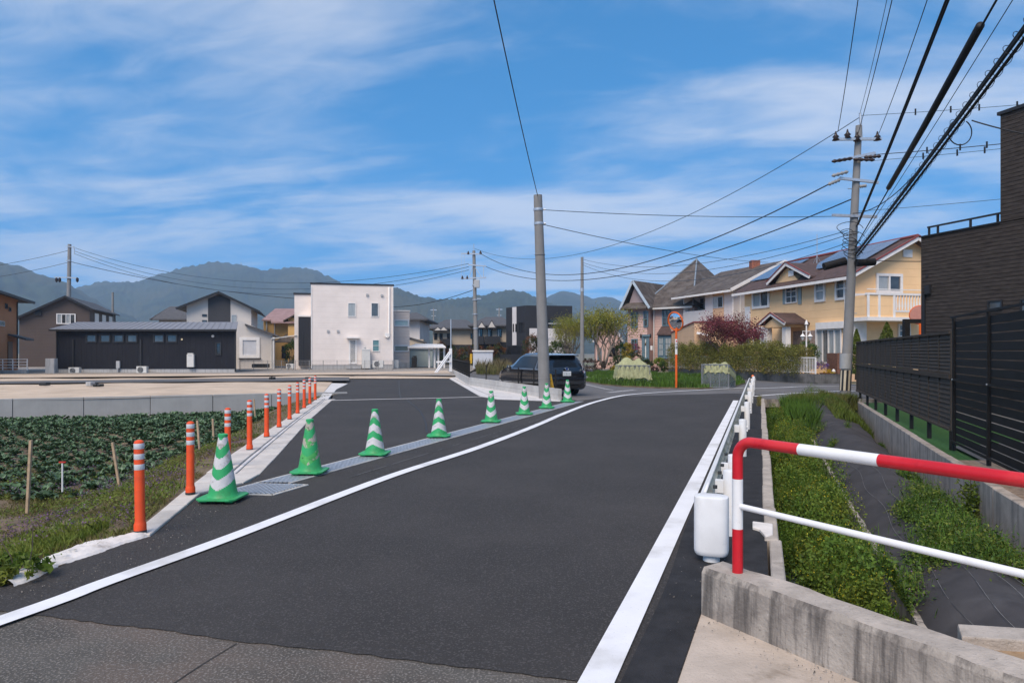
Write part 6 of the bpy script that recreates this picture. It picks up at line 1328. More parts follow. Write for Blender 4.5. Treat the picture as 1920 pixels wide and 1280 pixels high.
def patch(name, x0, x1, k0, k1, side, off, m, parent=car, n=8, shear=0.):
    mb = MB(); rows = []
    for j in range(n + 1):
        k = k0 + (k1 - k0) * j / n; row = []
        for i in range(n + 1):
            x = x0 + (x1 - x0) * i / n + shear * j / n; p = cpt(x, k, side); e = Vector((0, side, .35)).normalized() if k < 6.6 else Vector((0, 0, 1)); row.append(p + e * off)
        rows.append(row)
    for a, b in zip(rows, rows[1:]): mb.strip(a, b)
    return mb.build(name, m, parent, smooth=True)
for sd2 in (1, -1):
    for nm, x0, x1, sh_ in (('rear_quarter_window', .42, .82, .12), ('rear_door_window', .98, 1.78, .02), ('front_door_window', 1.86, 3.0, -.42)):
        patch(nm, x0, x1, 5.05, 5.9, sd2, .008, M_cglass, shear=sh_)
    mb = MB(); rows = []                       # tail lamp: wraps the rear corner
    for j in range(9):
        z = .80 + .40 * j / 8; row = []
        for i in range(5):
            x = .055 + .035 * i + .12 * (j / 8) ** 1.5 ; b, w_, zb_, wt, zt_ = stn(max(x, .05)); yy = (w_ * .985 if z < zb_ else w_ * .94 + (wt - w_ * .94) * min(1, (z - zb_) / max(.05, zt_ - zb_))) - .10 * (1 - i / 4) ** 2 * (1 if z < 1.05 else .6)
            row.append(Vector((x - .035 * (1 - i / 4), sd2 * (yy + .012), z)))
        rows.append(row)
    for a, b in zip(rows, rows[1:]): mb.strip(a, b)
    mb.build('tail_lamp', M_tail, car, smooth=True)
    mb = MB(); q = Vector((2.95, sd2 * .98, 1.0)); mb.lathe([(.02, -.07), (.09, -.05), (.10, .02), (.06, .08), (.01, .09)], tuple(q), 12); mb.build('door_mirror', M_car, car, smooth=True)
    for x in (.85, 3.62):
        wv = MB(); prof = [(.20, -.10), (.28, -.105), (.305, -.085), (.315, -.04), (.315, .04), (.305, .085), (.28, .105), (.20, .10)]; n = 28; c = Vector((x, sd2 * .75, .315)); vs = []
        for r_, a in prof:
            for j in range(n): t = 2 * math.pi * j / n; vs.append(c + Vector((r_ * math.cos(t), a, r_ * math.sin(t))))
        wv.add(vs, [(i*n+j, i*n+(j+1) % n, (i+1)*n+(j+1) % n, (i+1)*n+j) for i in range(7) for j in range(n)]); ty = wv.build('wheel', M_tyre, car, smooth=.6)
        rm = MB(); rm.cyl(c + Vector((0, sd2 * .06, 0)), c + Vector((0, sd2 * .075, 0)), .205, n=24)
        for k in range(10): a = k * math.pi / 5; rm.bar(c + Vector((0, sd2 * .082, 0)), c + Vector((.195 * math.cos(a), sd2 * .08, .195 * math.sin(a))), .035, .02, up=(0, 1, 0))
        rm.build('rim', M_rim, ty)
mb = MB(); rows = []
for j in range(9):
    x = .115 + .225 * j / 8; b, w_, zb_, wt, zt_ = stn(x); yy = wt * (.92 - .05 * j / 8); rows.append([Vector((x - .014, yy * (2 * i / 10 - 1), zt_ - .02 - .06 * abs(2 * i / 10 - 1) ** 3 + .012)) for i in range(11)])
for a, b in zip(rows, rows[1:]): mb.strip(a, b)
mb.build('rear_window', M_cglass, car, smooth=True)
mb = MB(); mb.hexa([(.16, -.60, 1.46), (.16, .60, 1.46), (.55, .60, 1.50), (.55, -.60, 1.50), (.17, -.58, 1.50), (.17, .58, 1.50), (.55, .58, 1.535), (.55, -.58, 1.535)]); mb.build('roof_spoiler', M_car, car, bevel=.012)
MB().hexa([(-.035, -.72, .42), (-.035, .72, .42), (.14, .86, .40), (.14, -.86, .40), (-.03, -.72, .66), (-.03, .72, .66), (.12, .86, .68), (.12, -.86, .68)]).build('rear_bumper', M_car, car, bevel=.03)
MB().box(-.02, -.5, .30, .2, .5, .40).build('bumper_skirt', M_fblack, car)
pl_ = MB().box(-.022, -.165, .745, -.005, .165, .91).build('number_plate', mat('plate_white', (.72, .72, .70), .5, .05), car, bevel=.006)
mb = MB(); mb.box(-.003, -.42, .70, .05, .42, .735); mb.build('tailgate_step', M_car, car, bevel=.01)
text('・71 71', (-.0235, 0, .805), .085, mat('plate_green', (.02, .10, .06), .5, 0), pl_, rot=(R(90), 0, R(-90)))
em = MB()
for a_, b_, tl in ((.066, .045, .010), (.024, .04, .007), (.046, .018, .007)): em.tube([(-.0 - .012 + .015, a_ * math.cos(t), 1.0 + (.012 if b_ < .02 else 0) + b_ * math.sin(t)) for t in np.linspace(0, 2 * math.pi, 25)], tl, 6, caps=False)
em = em.build('emblem', M_chrome, car, smooth=True)
MB().cyl((.03, 0, 1.0), (-.004, 0, 1.0), .05, n=20).build('emblem_disc', mat('emblem_blue', (.04, .07, .2), .2, 0), em)
MB().tube([(1.2, 0, 1.56), (1.08, 0, 1.64)], [.02, .006], 8).build('antenna', M_blk, car)
mb = MB(); mb.box(.02, -.74, .955, .06, -.60, .975); mb.build('badge', M_chrome, car)
# heading: the tail faces the crossing
hd = R(90 + 24); rr_ = G(1081, 739.5); car.rotation_euler = (0, 0, hd)
wl_ = Vector((.85, -.88, 0)); car.location = rr_ - Matrix.Rotation(hd, 3, 'Z') @ wl_; car.location.z = .0
# ------------------------------------------------------------------ plants
M_bark = mat('bark', (.10, .075, .055), .9, .25, 6, .5, 30); M_barkp = mat('pale_bark', (.20, .165, .13), .9, .2, 6, .4, 30)
L_dark = leafmat('dark_leaf', (.035, .06, .018), (.06, .085, .02)); L_mid = leafmat('mid_leaf', (.06, .105, .02), (.10, .13, .03)); L_hedge = leafmat('hedge_leaf', (.17, .17, .035), (.23, .19, .05))
L_yel = leafmat('yellow_green_leaf', (.28, .25, .035), (.20, .22, .03)); L_red = leafmat('maroon_leaf', (.22, .05, .068), (.13, .045, .04)); L_photo = leafmat('photinia_leaf', (.05, .07, .02), (.20, .07, .03), vs=1.2)
L_gold = leafmat('golden_leaf', (.42, .30, .03), (.28, .25, .04)); L_pinkf = leafmat('pink_flower', (.45, .12, .22), (.12, .13, .04)); L_brown = leafmat('brown_leaf', (.10, .055, .04), (.06, .05, .03)); L_con = leafmat('conifer_leaf', (.13, .16, .025), (.07, .11, .02))
def clumps(c, rx, ry, rz, n, nc, sp, shell=.55, flat_bottom=True):
    u = unit(nc); rad = RNG.uniform(shell, 1, nc) ** .6; cc = u * rad[:, None] * np.array([rx, ry, rz])
    if flat_bottom: cc[:, 2] = np.maximum(cc[:, 2], -rz * .9)
    k = RNG.integers(0, nc, n); s = np.minimum(rx, rz) * sp
    return np.array(c) + cc[k] + RNG.normal(size=(n, 3)) * s * RNG.uniform(.5, 1.2, nc)[k][:, None]
def bush(name, label, cat, px, pyb, Y, wpx, hpx, m, n=2600, size=.10, nc=60, sp=.16, dep=.8, stem=True, group=None, zb=None):
    s = Y / FPX; b = P(px, pyb, Y); zb = b.z if zb is None else zb; rx = wpx * s / 2; rz = hpx * s / 2; r = thing(name, label, cat, (b.x, b.y, zb), group)
    V, Fc = leaves_arr(clumps((b.x, b.y, zb + rz * 1.02), rx, rx * dep, rz, n, nc, sp), size); npmesh('foliage', V, Fc, m, r)
    if stem:
        mb = MB()
        for k in range(5): a = k * 1.26; mb.tube([(b.x + .08 * math.cos(a), b.y + .08 * math.sin(a), min(zb, 0) - .05), (b.x + rx * .3 * math.cos(a), b.y + rx * .3 * math.sin(a), zb + rz * .8), (b.x + rx * .6 * math.cos(a), b.y + rx * .5 * math.sin(a), zb + rz * 1.4)], [.035, .025, .01], 5)
        mb.build('stems', M_bark, r)
    return r
def branches(base, H, spread, levels, n0, r0, seed, upright=.6):
    rr = random.Random(seed); segs = []; tips = []
    def grow(p, d, L, r, lv):
        pts = [p]; q = p
        for k in range(3):
            d = (d + Vector((rr.uniform(-.18, .18), rr.uniform(-.18, .18), rr.uniform(-.02, .14) * upright))).normalized(); q = q + d * (L / 3); pts.append(q)
        segs.append((pts, r, r * .55))
        if lv == 0: tips.append(q); tips.append(pts[2]); return
        for k in range(rr.choice((2, 3, 3))):
            a = rr.uniform(0, 2 * math.pi); nd = (d + Vector((math.cos(a), math.sin(a), rr.uniform(-.1, .5))) * spread).normalized(); grow(pts[-1] if k else pts[2], nd, L * rr.uniform(.6, .8), r * .55, lv - 1)
    for k in range(n0):
        a = 2 * math.pi * k / n0 + rr.uniform(-.3, .3); grow(Vector(base) + Vector((math.cos(a), math.sin(a), 0)) * r0 * .6, Vector((math.cos(a) * spread * .55, math.sin(a) * spread * .55, 1)).normalized(), H * .36, r0, levels)
    return segs, tips
def tree(name, label, px, pyb, Y, H, spread, levels, n0, r0, m, nleaf, size, sp, seed, bark=M_bark, upright=.6, zb=None):
    b = P(px, pyb, Y); zb = b.z if zb is None else zb; base = Vector((b.x, b.y, zb)); r = thing(name, label, 'tree', base); segs, tips = branches(base, H, spread, levels, n0, r0, seed, upright)
    mb = MB()
    for pts, a, c in segs: mb.tube(pts, [a + (c - a) * i / 3 for i in range(4)], 6 if a > .03 else 4)
    mb.build('trunk', bark, r, smooth=True, fix=False)
    T = np.array([tuple(t) for t in tips]); k = RNG.integers(0, len(T), nleaf); V, Fc = leaves_arr(T[k] + RNG.normal(size=(nleaf, 3)) * sp, size); npmesh('crown', V, Fc, m, r); return r
# middle distance, from the pergola to the pink house
for i, x in enumerate((852, 872, 893, 915, 936)): bush('photinia_shrub', f'red-tipped photinia shrub before the beige terraces, {ORD[i]} from the pergola', 'shrub', x, 688, 76 - i * .5, 27, 44 - 3 * (i % 2), L_photo, 2200, .16, 50, group='photinia shrubs', stem=False)
bush('photinia_shrub', 'small red-tipped photinia shrub tucked behind the pergola', 'shrub', 828, 688, 80, 24, 52, L_photo, 1500, .16, 40, group='photinia shrubs', stem=False)
bush('round_shrub', 'dense rounded green shrub behind the roof of the black car', 'shrub', 1003, 690, 60, 44, 64, L_photo, 5000, .13, 90)
bush('round_shrub', 'broad green shrub just right of the thick leaning pole', 'shrub', 1048, 690, 58, 50, 52, L_mid, 4000, .13, 80)
tree('willowy_shrub', 'tall willowy shrub with upright bare twigs turning yellow-green', 1068, 690, 57, 4.6, .42, 3, 12, .06, L_yel, 12000, .085, .22, 3, M_barkp, 1.4)
tree('leafing_tree', 'multi-stemmed tree with fresh yellow-green leaves beside the pink gabled house', 1131, 690, 55, 5.4, 62e-2, 3, 5, .10, L_yel, 9000, .14, .32, 12, M_barkp, .5)
tree('bare_tree', 'dark leafless tree behind the leafing tree by the pink house', 1160, 690, 62, 4.8, .6, 3, 3, .09, L_brown, 900, .08, .3, 21, M_bark, .5)
for px_, pyb, Y_, w_, h, m_, lab in ((1108, 699, 50, 60, 26, L_brown, 'low dark red-brown hedge behind the black car'), (1160, 698, 51, 44, 30, L_dark, 'low dark green clipped shrub beneath the leafing tree'), (1190, 694, 54, 40, 34, L_dark, 'dark green shrub below the pink house wall, behind the yellow-netted cage'),
        (1176, 676, 55, 22, 34, L_gold, 'tall gold-green shrub against the pink house corner'), (1187, 672, 55.5, 24, 30, L_pinkf, 'pink flowering bush by the pink house'), (1166, 672, 56, 24, 30, L_mid, 'leafy green bush between the bare tree and pink house'), (1176, 684, 52, 18, 16, L_gold, 'bright yellow rounded shrub behind the yellow-netted cage'), (1151, 700, 49, 10, 14, L_gold, 'small yellow shrub at the edge of the grass by the car'),
        (1212, 688, 55, 26, 14, L_dark, 'low green plant below the pink house door'), (1236, 686, 52, 20, 16, leafmat('lime_leaf', (.22, .26, .03), (.14, .2, .03)), 'lime green low shrub below the bay window'), (1226, 700, 48, 22, 12, L_brown, 'dull olive tuft of low plants left of the peach annexe'), (1245, 696, 49, 16, 18, L_mid, 'thin sapling shrub beside the orange mirror pole')):
    bush('garden_shrub', lab, 'shrub', px_, pyb, Y_, w_, h, m_, 1800, .10, 45, stem=False)
# hedge of the yellow house, planted along its garden wall
hq0, hq1 = ga0 + nn * .26, ga1 + nn * .26
hd_ = (hq1 - hq0).normalized()
for i, t in enumerate((.13, .31, .49, .67, .83)):
    p = hq0.lerp(hq1, t); r = thing('garden_hedge', f'olive garden hedge shrub behind the white fence, {ORD[i]} from the peach annexe', 'hedge', (p.x, p.y, .45), 'hedge along the white fence'); n = 15000
    u = RNG.uniform(-1, 1, n) * 1.55; v = RNG.uniform(-1, 1, n); v = np.sign(v) * np.abs(v) ** .5 * .62; q = RNG.uniform(0, 1, n) ** .7; bump_ = .16 * np.sin(u * 4 + i) + .10 * np.sin(u * 9 + 2 * i) + .12 * np.sin(i * 2.3)
    zt_ = (2.02 if i < 4 else 1.8) + bump_; z = .42 + (zt_ - .42) * q; v = v * (1 - .35 * np.maximum(0, q - .7) / .3) + .06 * np.sin(z * 7 + u * 5) - .12 * (q < .5)
    cen = np.stack([p.x + hd_.x * u + nn.x * v, p.y + hd_.y * u + nn.y * v, z], 1) + RNG.normal(size=(n, 3)) * .05
    V, Fc = leaves_arr(cen, .075); npmesh('foliage', V, Fc, L_hedge, r)
    mb = MB()
    for k in range(4): e = p + hd_ * (-1.2 + .8 * k); mb.tube([e - Z * .02 + Z * .4, e + Z * 1.5], [.03, .012], 5)
    mb.build('stems', M_bark, r)
tree('maroon_maple', 'rounded maroon-leaved maple tree above the garden hedge', 1366, 686, 42, 3.7, .85, 3, 5, .06, L_red, 11000, .10, .24, 5, M_bark, .4, zb=.6)
bush('round_shrub', 'round dark green shrub behind the twin-lantern lamp', 'shrub', 1513, 690, 38.5, 38, 50, L_mid, 3500, .09, 70)
bush('small_shrub', 'small bright green shrub at the foot of the garden lamp', 'shrub', 1501, 688, 37.5, 16, 24, leafmat('lime_leaf', (.22, .26, .03), (.14, .2, .03)), 900, .07, 30, stem=False)
def conifer(label, px, pyb, pyt, Y, wpx):
    b = P(px, pyb, Y); s = Y / FPX; H = (pyb - pyt) * s; r0 = wpx * s / 2; r = thing('conifer', label, 'conifer', b); n = 5200; t = RNG.uniform(0, 1, n) ** 1.3; a = RNG.uniform(0, 2 * np.pi, n); lob = 1 + .18 * np.sin(a * 5 + t * 20)
    rad = r0 * (1 - t) ** .75 * lob * RNG.uniform(.55, 1, n) ** .5; cen = np.stack([b.x + rad * np.cos(a), b.y + rad * np.sin(a), b.z + t * H], 1)
    V, Fc = leaves_arr(cen, .09); npmesh('foliage', V, Fc, L_con, r); MB().tube([b - Z * .3, b + Z * H * .9], [.08, .02], 6).build('trunk', M_bark, r)
conifer('narrow golden-green conifer just right of the crossarm utility pole', 1606, 700, 617, 32, 34); conifer('broad golden-green conifer rising above the louvred fence', 1663, 690, 604, 30, 50)
bush('garden_tree', 'small leafy green tree by the ochre house door under the carport', 'shrub', 546, 690, 66, 26, 54, L_mid, 1800, .15, 40)
# flowers by the drive
fl = thing('flower_basket', 'woven basket planter with purple and yellow flowers beside the garden wall', 'planter', P(1552, 712, 36)); q = P(1552, 712, 36)
MB().lathe([(.30, 0), (.40, .35), (.42, .37)], tuple(q), 16).build('basket', mat('wicker', (.16, .06, .035), .8, .3, 20, .6, 40), fl)
V, Fc = leaves_arr(clumps((q.x, q.y - .1, q.z + .42), .4, .3, .12, 500, 20, .3), .06); npmesh('yellow_flowers', V, Fc, leafmat('yellow_petals', (.7, .42, .02), (.2, .25, .03)), fl)['kind'] = 'stuff'
V, Fc = leaves_arr(clumps((q.x - .25, q.y + .3, q.z + .75), .45, .3, .2, 700, 24, .3), .07); npmesh('purple_flowers', V, Fc, leafmat('purple_petals', (.30, .16, .42), (.12, .14, .06)), fl)['kind'] = 'stuff'
bush('flower_clump', 'small clump with red and yellow flowers at the end of the garden wall', 'flowers', 1534, 719, 34.6, 12, 20, leafmat('red_petals', (.5, .2, .03), (.14, .12, .05)), 500, .06, 20, stem=False)
go = thing('garden_ornament', 'small white and teal garden ornament next to the flower basket', 'ornament', P(1563, 710, 36)); q = P(1563, 710, 36); MB().lathe([(.10, 0), (.14, .12), (.10, .24), (.05, .3)], tuple(q), 12).build('body', mat('teal_glaze', (.10, .3, .33), .4, .2), go, smooth=True); MB().lathe([(.04, .28), (.09, .36), (.09, .44), (.02, .52)], tuple(q), 12).build('head', M_trim, go, smooth=True)
# ------------------------------------------------------------------ grass and weeds
G_grass = leafmat('grass_blade', (.15, .155, .045), (.23, .18, .085), vs=.7); G_lush = leafmat('lush_grass', (.10, .19, .025), (.07, .13, .02), vs=.6); G_dry = leafmat('dry_stem', (.26, .20, .10), (.18, .15, .07)); G_purple = leafmat('purple_deadnettle', (.21, .12, .22), (.13, .10, .10)); G_yflow = leafmat('yellow_flower', (.62, .48, .02), (.45, .4, .03)); G_weed = leafmat('weed_leaf', (.10, .155, .02), (.17, .19, .03), vs=1.5); G_weedd = leafmat('dark_weed_leaf', (.045, .09, .018), (.075, .125, .02), vs=1.5)
def multi(name, parts, label=None, cat=None):
    Vs, F4, F5, o = [], [], [], 0
    r = thing(name, label or 'x', cat or 'x'); 
    if not label: del r['label'], r['category']
    r['kind'] = 'stuff'
    for nm, (V, Fc), m in parts: x = npmesh(nm, V, Fc, m, r); x['kind'] = 'stuff'
    return r
# grass island with the cages
isl = [G(*p) for p in ((1098, 716), (1130, 721.5), (1168, 725), (1235, 728), (1310, 729.5), (1375, 726), (1398, 719), (1385, 715), (1330, 711), (1262, 706), (1200, 703), (1120, 701))]
st(MB().prism([(p.x, p.y, -.02) for p in isl], (0, 0, .07)).build('grass_island', M_soil))
def inpoly(x, y, poly):
    c = np.zeros(len(x), bool); n = len(poly)
    for i in range(n):
        a, b = poly[i], poly[(i + 1) % n]; cond = ((a.y > y) != (b.y > y)) & (x < (b.x - a.x) * (y - a.y) / (b.y - a.y + 1e-12) + a.x); c ^= cond
    return c
def scatter(poly, n):
    xs_ = [p.x for p in poly]; ys_ = [p.y for p in poly]; x = RNG.uniform(min(xs_), max(xs_), n); y = RNG.uniform(min(ys_), max(ys_), n); k = inpoly(x, y, poly); return np.stack([x[k], y[k], np.full(k.sum(), .05)], 1)
b = scatter(isl, 60000); V1 = blades_arr(b, .26 + .10 * np.sin(b[:, 0] * 2) * np.sin(b[:, 1] * 1.5), .02, .5)
multi('island_grass', [('blades', V1, G_lush), ('flowers', leaves_arr(scatter(isl, 900) + [0, 0, .2], .04), M_trim)])
vg = [G(*p) for p in ((894, 703), (958, 703.5), (958, 690), (890, 690))]; b = scatter(vg, 9000); multi('verge_grass', [('blades', blades_arr(b, .55, .03, .5), G_grass), ('dry_stems', blades_arr(scatter(vg, 2500), .9, .02, .4), G_dry)])
vg = [P(1090, HY, 46), P(1190, HY, 44), P(1200, HY, 49), P(1090, HY, 51)]; b = scatter(vg, 12000); b[:, 2] = 0; multi('lawn_grass', [('blades', blades_arr(b, .18, .03, .5), G_lush)])
# bank and edge of the crop field
def fpts(n, dmin, dmax, y0, y1, pw=1.):
    y = RNG.uniform(y0, y1, n); dd = dmin + (dmax - dmin) * RNG.uniform(0, 1, n) ** pw; x = np.array([curbx(v) for v in y]) - dd; z = np.array([fieldz(a, v) for a, v in zip(dd, y)]); return np.stack([x, y, z], 1), dd
def patchy(p, sc, thr): n_ = np.sin(p[:, 0] * sc + 1.7 * np.sin(p[:, 1] * sc * .8)) * np.sin(p[:, 1] * sc * 1.1 + 1.3 * np.sin(p[:, 0] * sc * .7)); return p[n_ > thr]
b1, _ = fpts(60000, .04, 4.6, 3.2, 13, 1.2); b1 = patchy(b1, 2.3, -.1)
b2, _ = fpts(14000, .3, 5.0, 3.2, 12); b2 = patchy(b2, 1.4, .05); b3, _ = fpts(9000, .05, 4, 4.2, 11); b3 = patchy(b3, 1.9, .25)
b4, _ = fpts(16000, .05, 1.6, 13, 25)
b5, _ = fpts(6000, .30, 1.3, 3.6, 6.4); 
multi('field_weeds', [('grass_blades', blades_arr(b1, .055, .008, 1.2), G_grass), ('dry_stems', blades_arr(b2, .07, .006, 1.2), G_dry), ('tall_grass', blades_arr(b3, .10, .009, 1.1), leafmat('bright_grass', (.19, .22, .035), (.13, .18, .03))), ('edge_grass', blades_arr(b4[::4], .05, .010, .9), G_grass), ('corner_grass', blades_arr(b5, .10, .009, 1.0), leafmat('bright_grass', (.19, .22, .035), (.13, .18, .03)))])
p6, _ = fpts(16000, .1, 4.8, 3.8, 13); p6 = patchy(p6, 1.7, .0); p6[:, 2] += RNG.uniform(.02, .14, len(p6)); p7, _ = fpts(42000, .05, 5.0, 3.2, 14); p7 = patchy(p7, 2.1, -.2); p7[:, 2] += RNG.uniform(0, .08, len(p7))
multi('field_ground_cover', [('purple_flowers', leaves_arr(p6, .026), G_purple), ('small_leaves', leaves_arr(p7, .04, .5), G_weed)])
# a few weeds in the near left corner with bare stalks
cw = thing('roadside_weed', 'leafy weed with tall bare stalks in the corner beside the crumbly mortar edge', 'weed', G(30, 1085)); q = G(30, 1085)
V, Fc = leaves_arr(clumps((q.x - .12, q.y, .07), .35, .22, .07, 900, 40, .3), .055); npmesh('foliage', V, Fc, G_weed, cw)
mb = MB()
for a, b in (((30, 1080), (0, 1010)), ((48, 1085), (62, 980)), ((10, 1085), (-30, 1000))): p0, p1 = G(*a), P(b[0], b[1], G(*a).y); mb.tube([p0, p0.lerp(p1, .5) + Vector((.02, 0, .01)), p1], .004, 4)
mb.build('stalks', M_bark, cw)
# garden stakes in the field
def stake(label, x0, y0, x1, y1, m, w_=.03, Yg=None):
    z = -.35; p0 = Gz(x0, y0, z) if Yg is None else P(x0, y0, Yg); p1 = P(x1, y1, p0.y); o = MB().bar(p0 - Z * .15, p1, w_, w_).build('field_stake', m, bevel=.003, seg=1); tag(o, label, 'stake', 'stakes in the crop field'); return o
M_bam = mat('bamboo', (.42, .30, .19), .8, .2, 10)
for i, q in enumerate(((51, 940, 58, 825), (226, 905, 211, 829), (377, 862, 370, 788), (402, 842, 399, 785), (480, 788, 476, 748))):
    stake(('upright bamboo stake at the edge of the broccoli beside the white marker rod', 'leaning bamboo stake among the broccoli, between the white marker rod and orange posts', 'bamboo stake with a tie behind the second orange post', 'thin bamboo stake deeper in the broccoli behind the third orange post', 'pale stake against the grey retaining wall')[i], *q, M_bam, .035)
p0 = Gz(117, 909, -.4); mr_ = thing('marker_rod', 'short white marker rod with a small red tip in the field weeds', 'marker', p0); MB().cyl(p0 - Z * .1, P(117, 868, p0.y), .012, n=8).build('rod', M_wht, mr_); c = P(117, 866, p0.y); MB().bar(c - Vector((.05, 0, 0)), c + Vector((.05, 0, 0)), .02, .02).build('tip', mat('marker_red', (.5, .03, .02), .5, 0), mr_)
# broccoli: leafy rosettes in rows
L_broc = mat('broccoli_leaf', (.062, .118, .046), .5, .3, 3, spec=.4, sub=.15, island=.6, col2=(.13, .185, .11), c2s=11)
def broc_mesh(seed):
    rr = random.Random(seed); mb = MB()
    for k in range(22):
        a = k * 2.4 + rr.uniform(-.2, .2); L_ = rr.uniform(.17, .31); up_0 = rr.uniform(.4, 1.3) if k > 5 else rr.uniform(1.0, 2.0); w_ = rr.uniform(.035, .065); rows = []; d = Vector((math.cos(a), math.sin(a), 0)); sdv = Vector((-d.y, d.x, 0)); p = Vector((0, 0, .05)); el = math.atan(up_0)
        for j, (f_, wf_2) in enumerate(((0, .10), (.35, .3), (.6, 1.), (.85, .9), (1.0, .25))):
            q = p + d * (L_ * f_ * math.cos(el)) + Z * (L_ * f_ * math.sin(el) - .10 * f_ * f_); c = .02 * math.sin(j * 2 + k); rows.append((q - sdv * w_ * wf_2 + Z * (.025 + c) * wf_2, q - Z * .01, q + sdv * w_ * wf_2 + Z * (.025 - c) * wf_2))
        for A_, B_ in zip(rows, rows[1:]): mb.add(list(A_) + list(B_), [(0, 1, 4, 3), (1, 2, 5, 4)])
    me = bpy.data.meshes.new('broccoli_plant'); me.from_pydata(mb.v, [], mb.f); me.materials.append(L_broc); me.polygons.foreach_set('use_smooth', [True] * len(me.polygons)); me.update(); return me
BM = [broc_mesh(k) for k in range(6)]; spots = []
for r_ in range(34):
    y0 = 9.6 + r_ * .46
    for k in range(60):
        x = -3.3 - k * .42 + random.uniform(-.06, .06); y = y0 + k * .42 * -.02 + random.uniform(-.05, .05); dd = curbx(y) - x
        if dd < (1.9 if y < 13 else 1.3) + .9 * math.sin(x * 1.3) * .4 or y > wallY(x) - .35 or (dd < 3.6 and y < 10.4): continue
        if abs(x / y) > .80: continue
        spots.append((y + abs(x) * .1, x, y, fieldz(dd, y)))
spots.sort(); print('broccoli', len(spots))
for i, (k, x, y, z) in enumerate(spots[:300]):
    o = bpy.data.objects.new('broccoli_plant', BM[i % 6]); COL.objects.link(o); o.location = (x, y, z - .02); s = random.uniform(.62, 1.0); o.scale = (s, s, s * random.uniform(.85, 1.15)); o.rotation_euler = (0, 0, random.uniform(0, 6.28)); tag(o, 'blue-green broccoli plant growing in rows in the sunken crop field', 'broccoli', 'broccoli plants in the field')
Vb, Fb, off = [], [], 0
for i, (k, x, y, z) in enumerate(spots[300:]):
    me = BM[i % 6]; v = np.empty(len(me.vertices) * 3); me.vertices.foreach_get('co', v); v = v.reshape(-1, 3); a = random.uniform(0, 6.28); s = random.uniform(.85, 1.25); ca, sa = math.cos(a), math.sin(a)
    v2 = np.stack([(v[:, 0] * ca - v[:, 1] * sa) * s + x, (v[:, 0] * sa + v[:, 1] * ca) * s + y, v[:, 2] * s + z - .02], 1); f = np.array([p.vertices[:] for p in me.polygons]); Vb.append(v2); Fb.append(f + off); off += len(v2)
if Vb: o = npmesh('broccoli_crop', np.concatenate(Vb), np.concatenate(Fb), L_broc, smooth=True); o['kind'] = 'stuff'
# canal weeds: mounded yellow-flowering plants
def cpts(n, y0, y1, o0, o1): y = y0 + (y1 - y0) * RNG.uniform(0, 1, n) ** 1.5; oo = RNG.uniform(o0, o1, n); return y, oo
ncl = 300; cy_, co_ = cpts(ncl, 4.7, 23.2, .32, 1.02); ctop = -.62 + .52 * RNG.uniform(0, 1, ncl) * np.clip((co_ - .15) / .6, .35, 1) + .17 * np.sin(cy_ * 2.1) + np.clip((cy_ - 10) * .02, 0, .3); wgt = .22
tall = RNG.uniform(0, 1, ncl) < .2; ctop = ctop + tall * .22
keep = ~((cy_ < 6.4) & (co_ < .74) & (RNG.uniform(0, 1, ncl) < .93)); cy_, co_, ctop = cy_[keep], co_[keep], ctop[keep]; ncl = len(cy_)
def weedcloud(n, sz, lo, hi, spread=.12):
    k = RNG.integers(0, ncl, n); h = RNG.uniform(lo, hi, n); sp = spread * (1.15 - .5 * h); y = cy_[k] + RNG.normal(size=n) * sp; oo = np.clip(co_[k] + RNG.normal(size=n) * sp, .2, 1.32); z = -.78 + (ctop[k] + .78) * h + RNG.normal(size=n) * .02
    return np.stack([RS * y + oo, y, z], 1)
ctop = ctop - .16; mnd = []; mfl = []
for k in range(19):
    y = 5.4 + 16 * (k / 18) ** 1.2 + random.uniform(-.2, .2); oo = random.uniform(.62, 1.02) if y < 7 else random.uniform(.42, 1.0); rz_ = random.uniform(.18, .36); c_ = OY(oo, y, -.56 + rz_ * .8); n_ = 1500
    q = unit(n_) * (RNG.uniform(.35, 1, n_) ** .5)[:, None] * [rz_ * .95, rz_ * 1.1, rz_ * 1.15]; q *= (1 + .25 * np.sin(q[:, :1] * 19) * np.sin(q[:, 1:2] * 17)); mnd.append(np.array(c_) + q)
    t_ = unit(170); t_[:, 2] = np.abs(t_[:, 2]); mfl.append(np.array(c_) + t_ * [rz_, rz_ * 1.1, rz_ * 1.25] * 1.06)
mnd = np.concatenate(mnd); mnd = mnd[mnd[:, 2] > -.80]
multi('canal_weeds', [('mounds', leaves_arr(mnd, .036), leafmat('mustard_leaf', (.095, .165, .02), (.145, .185, .025), vs=1.5)), ('mound_flowers', leaves_arr(np.concatenate(mfl), .014), G_yflow), ('leaves', leaves_arr(weedcloud(80000, 0, .2, 1.0), .034), G_weed), ('dark_leaves', leaves_arr(weedcloud(44000, 0, .0, .85), .055), G_weedd), ('stems', blades_arr(weedcloud(30000, 0, .3, .9), .13, .006, .5), G_lush), ('yellow_flowers', leaves_arr(weedcloud(3000, 0, .9, 1.15, .12), .012), G_yflow)])
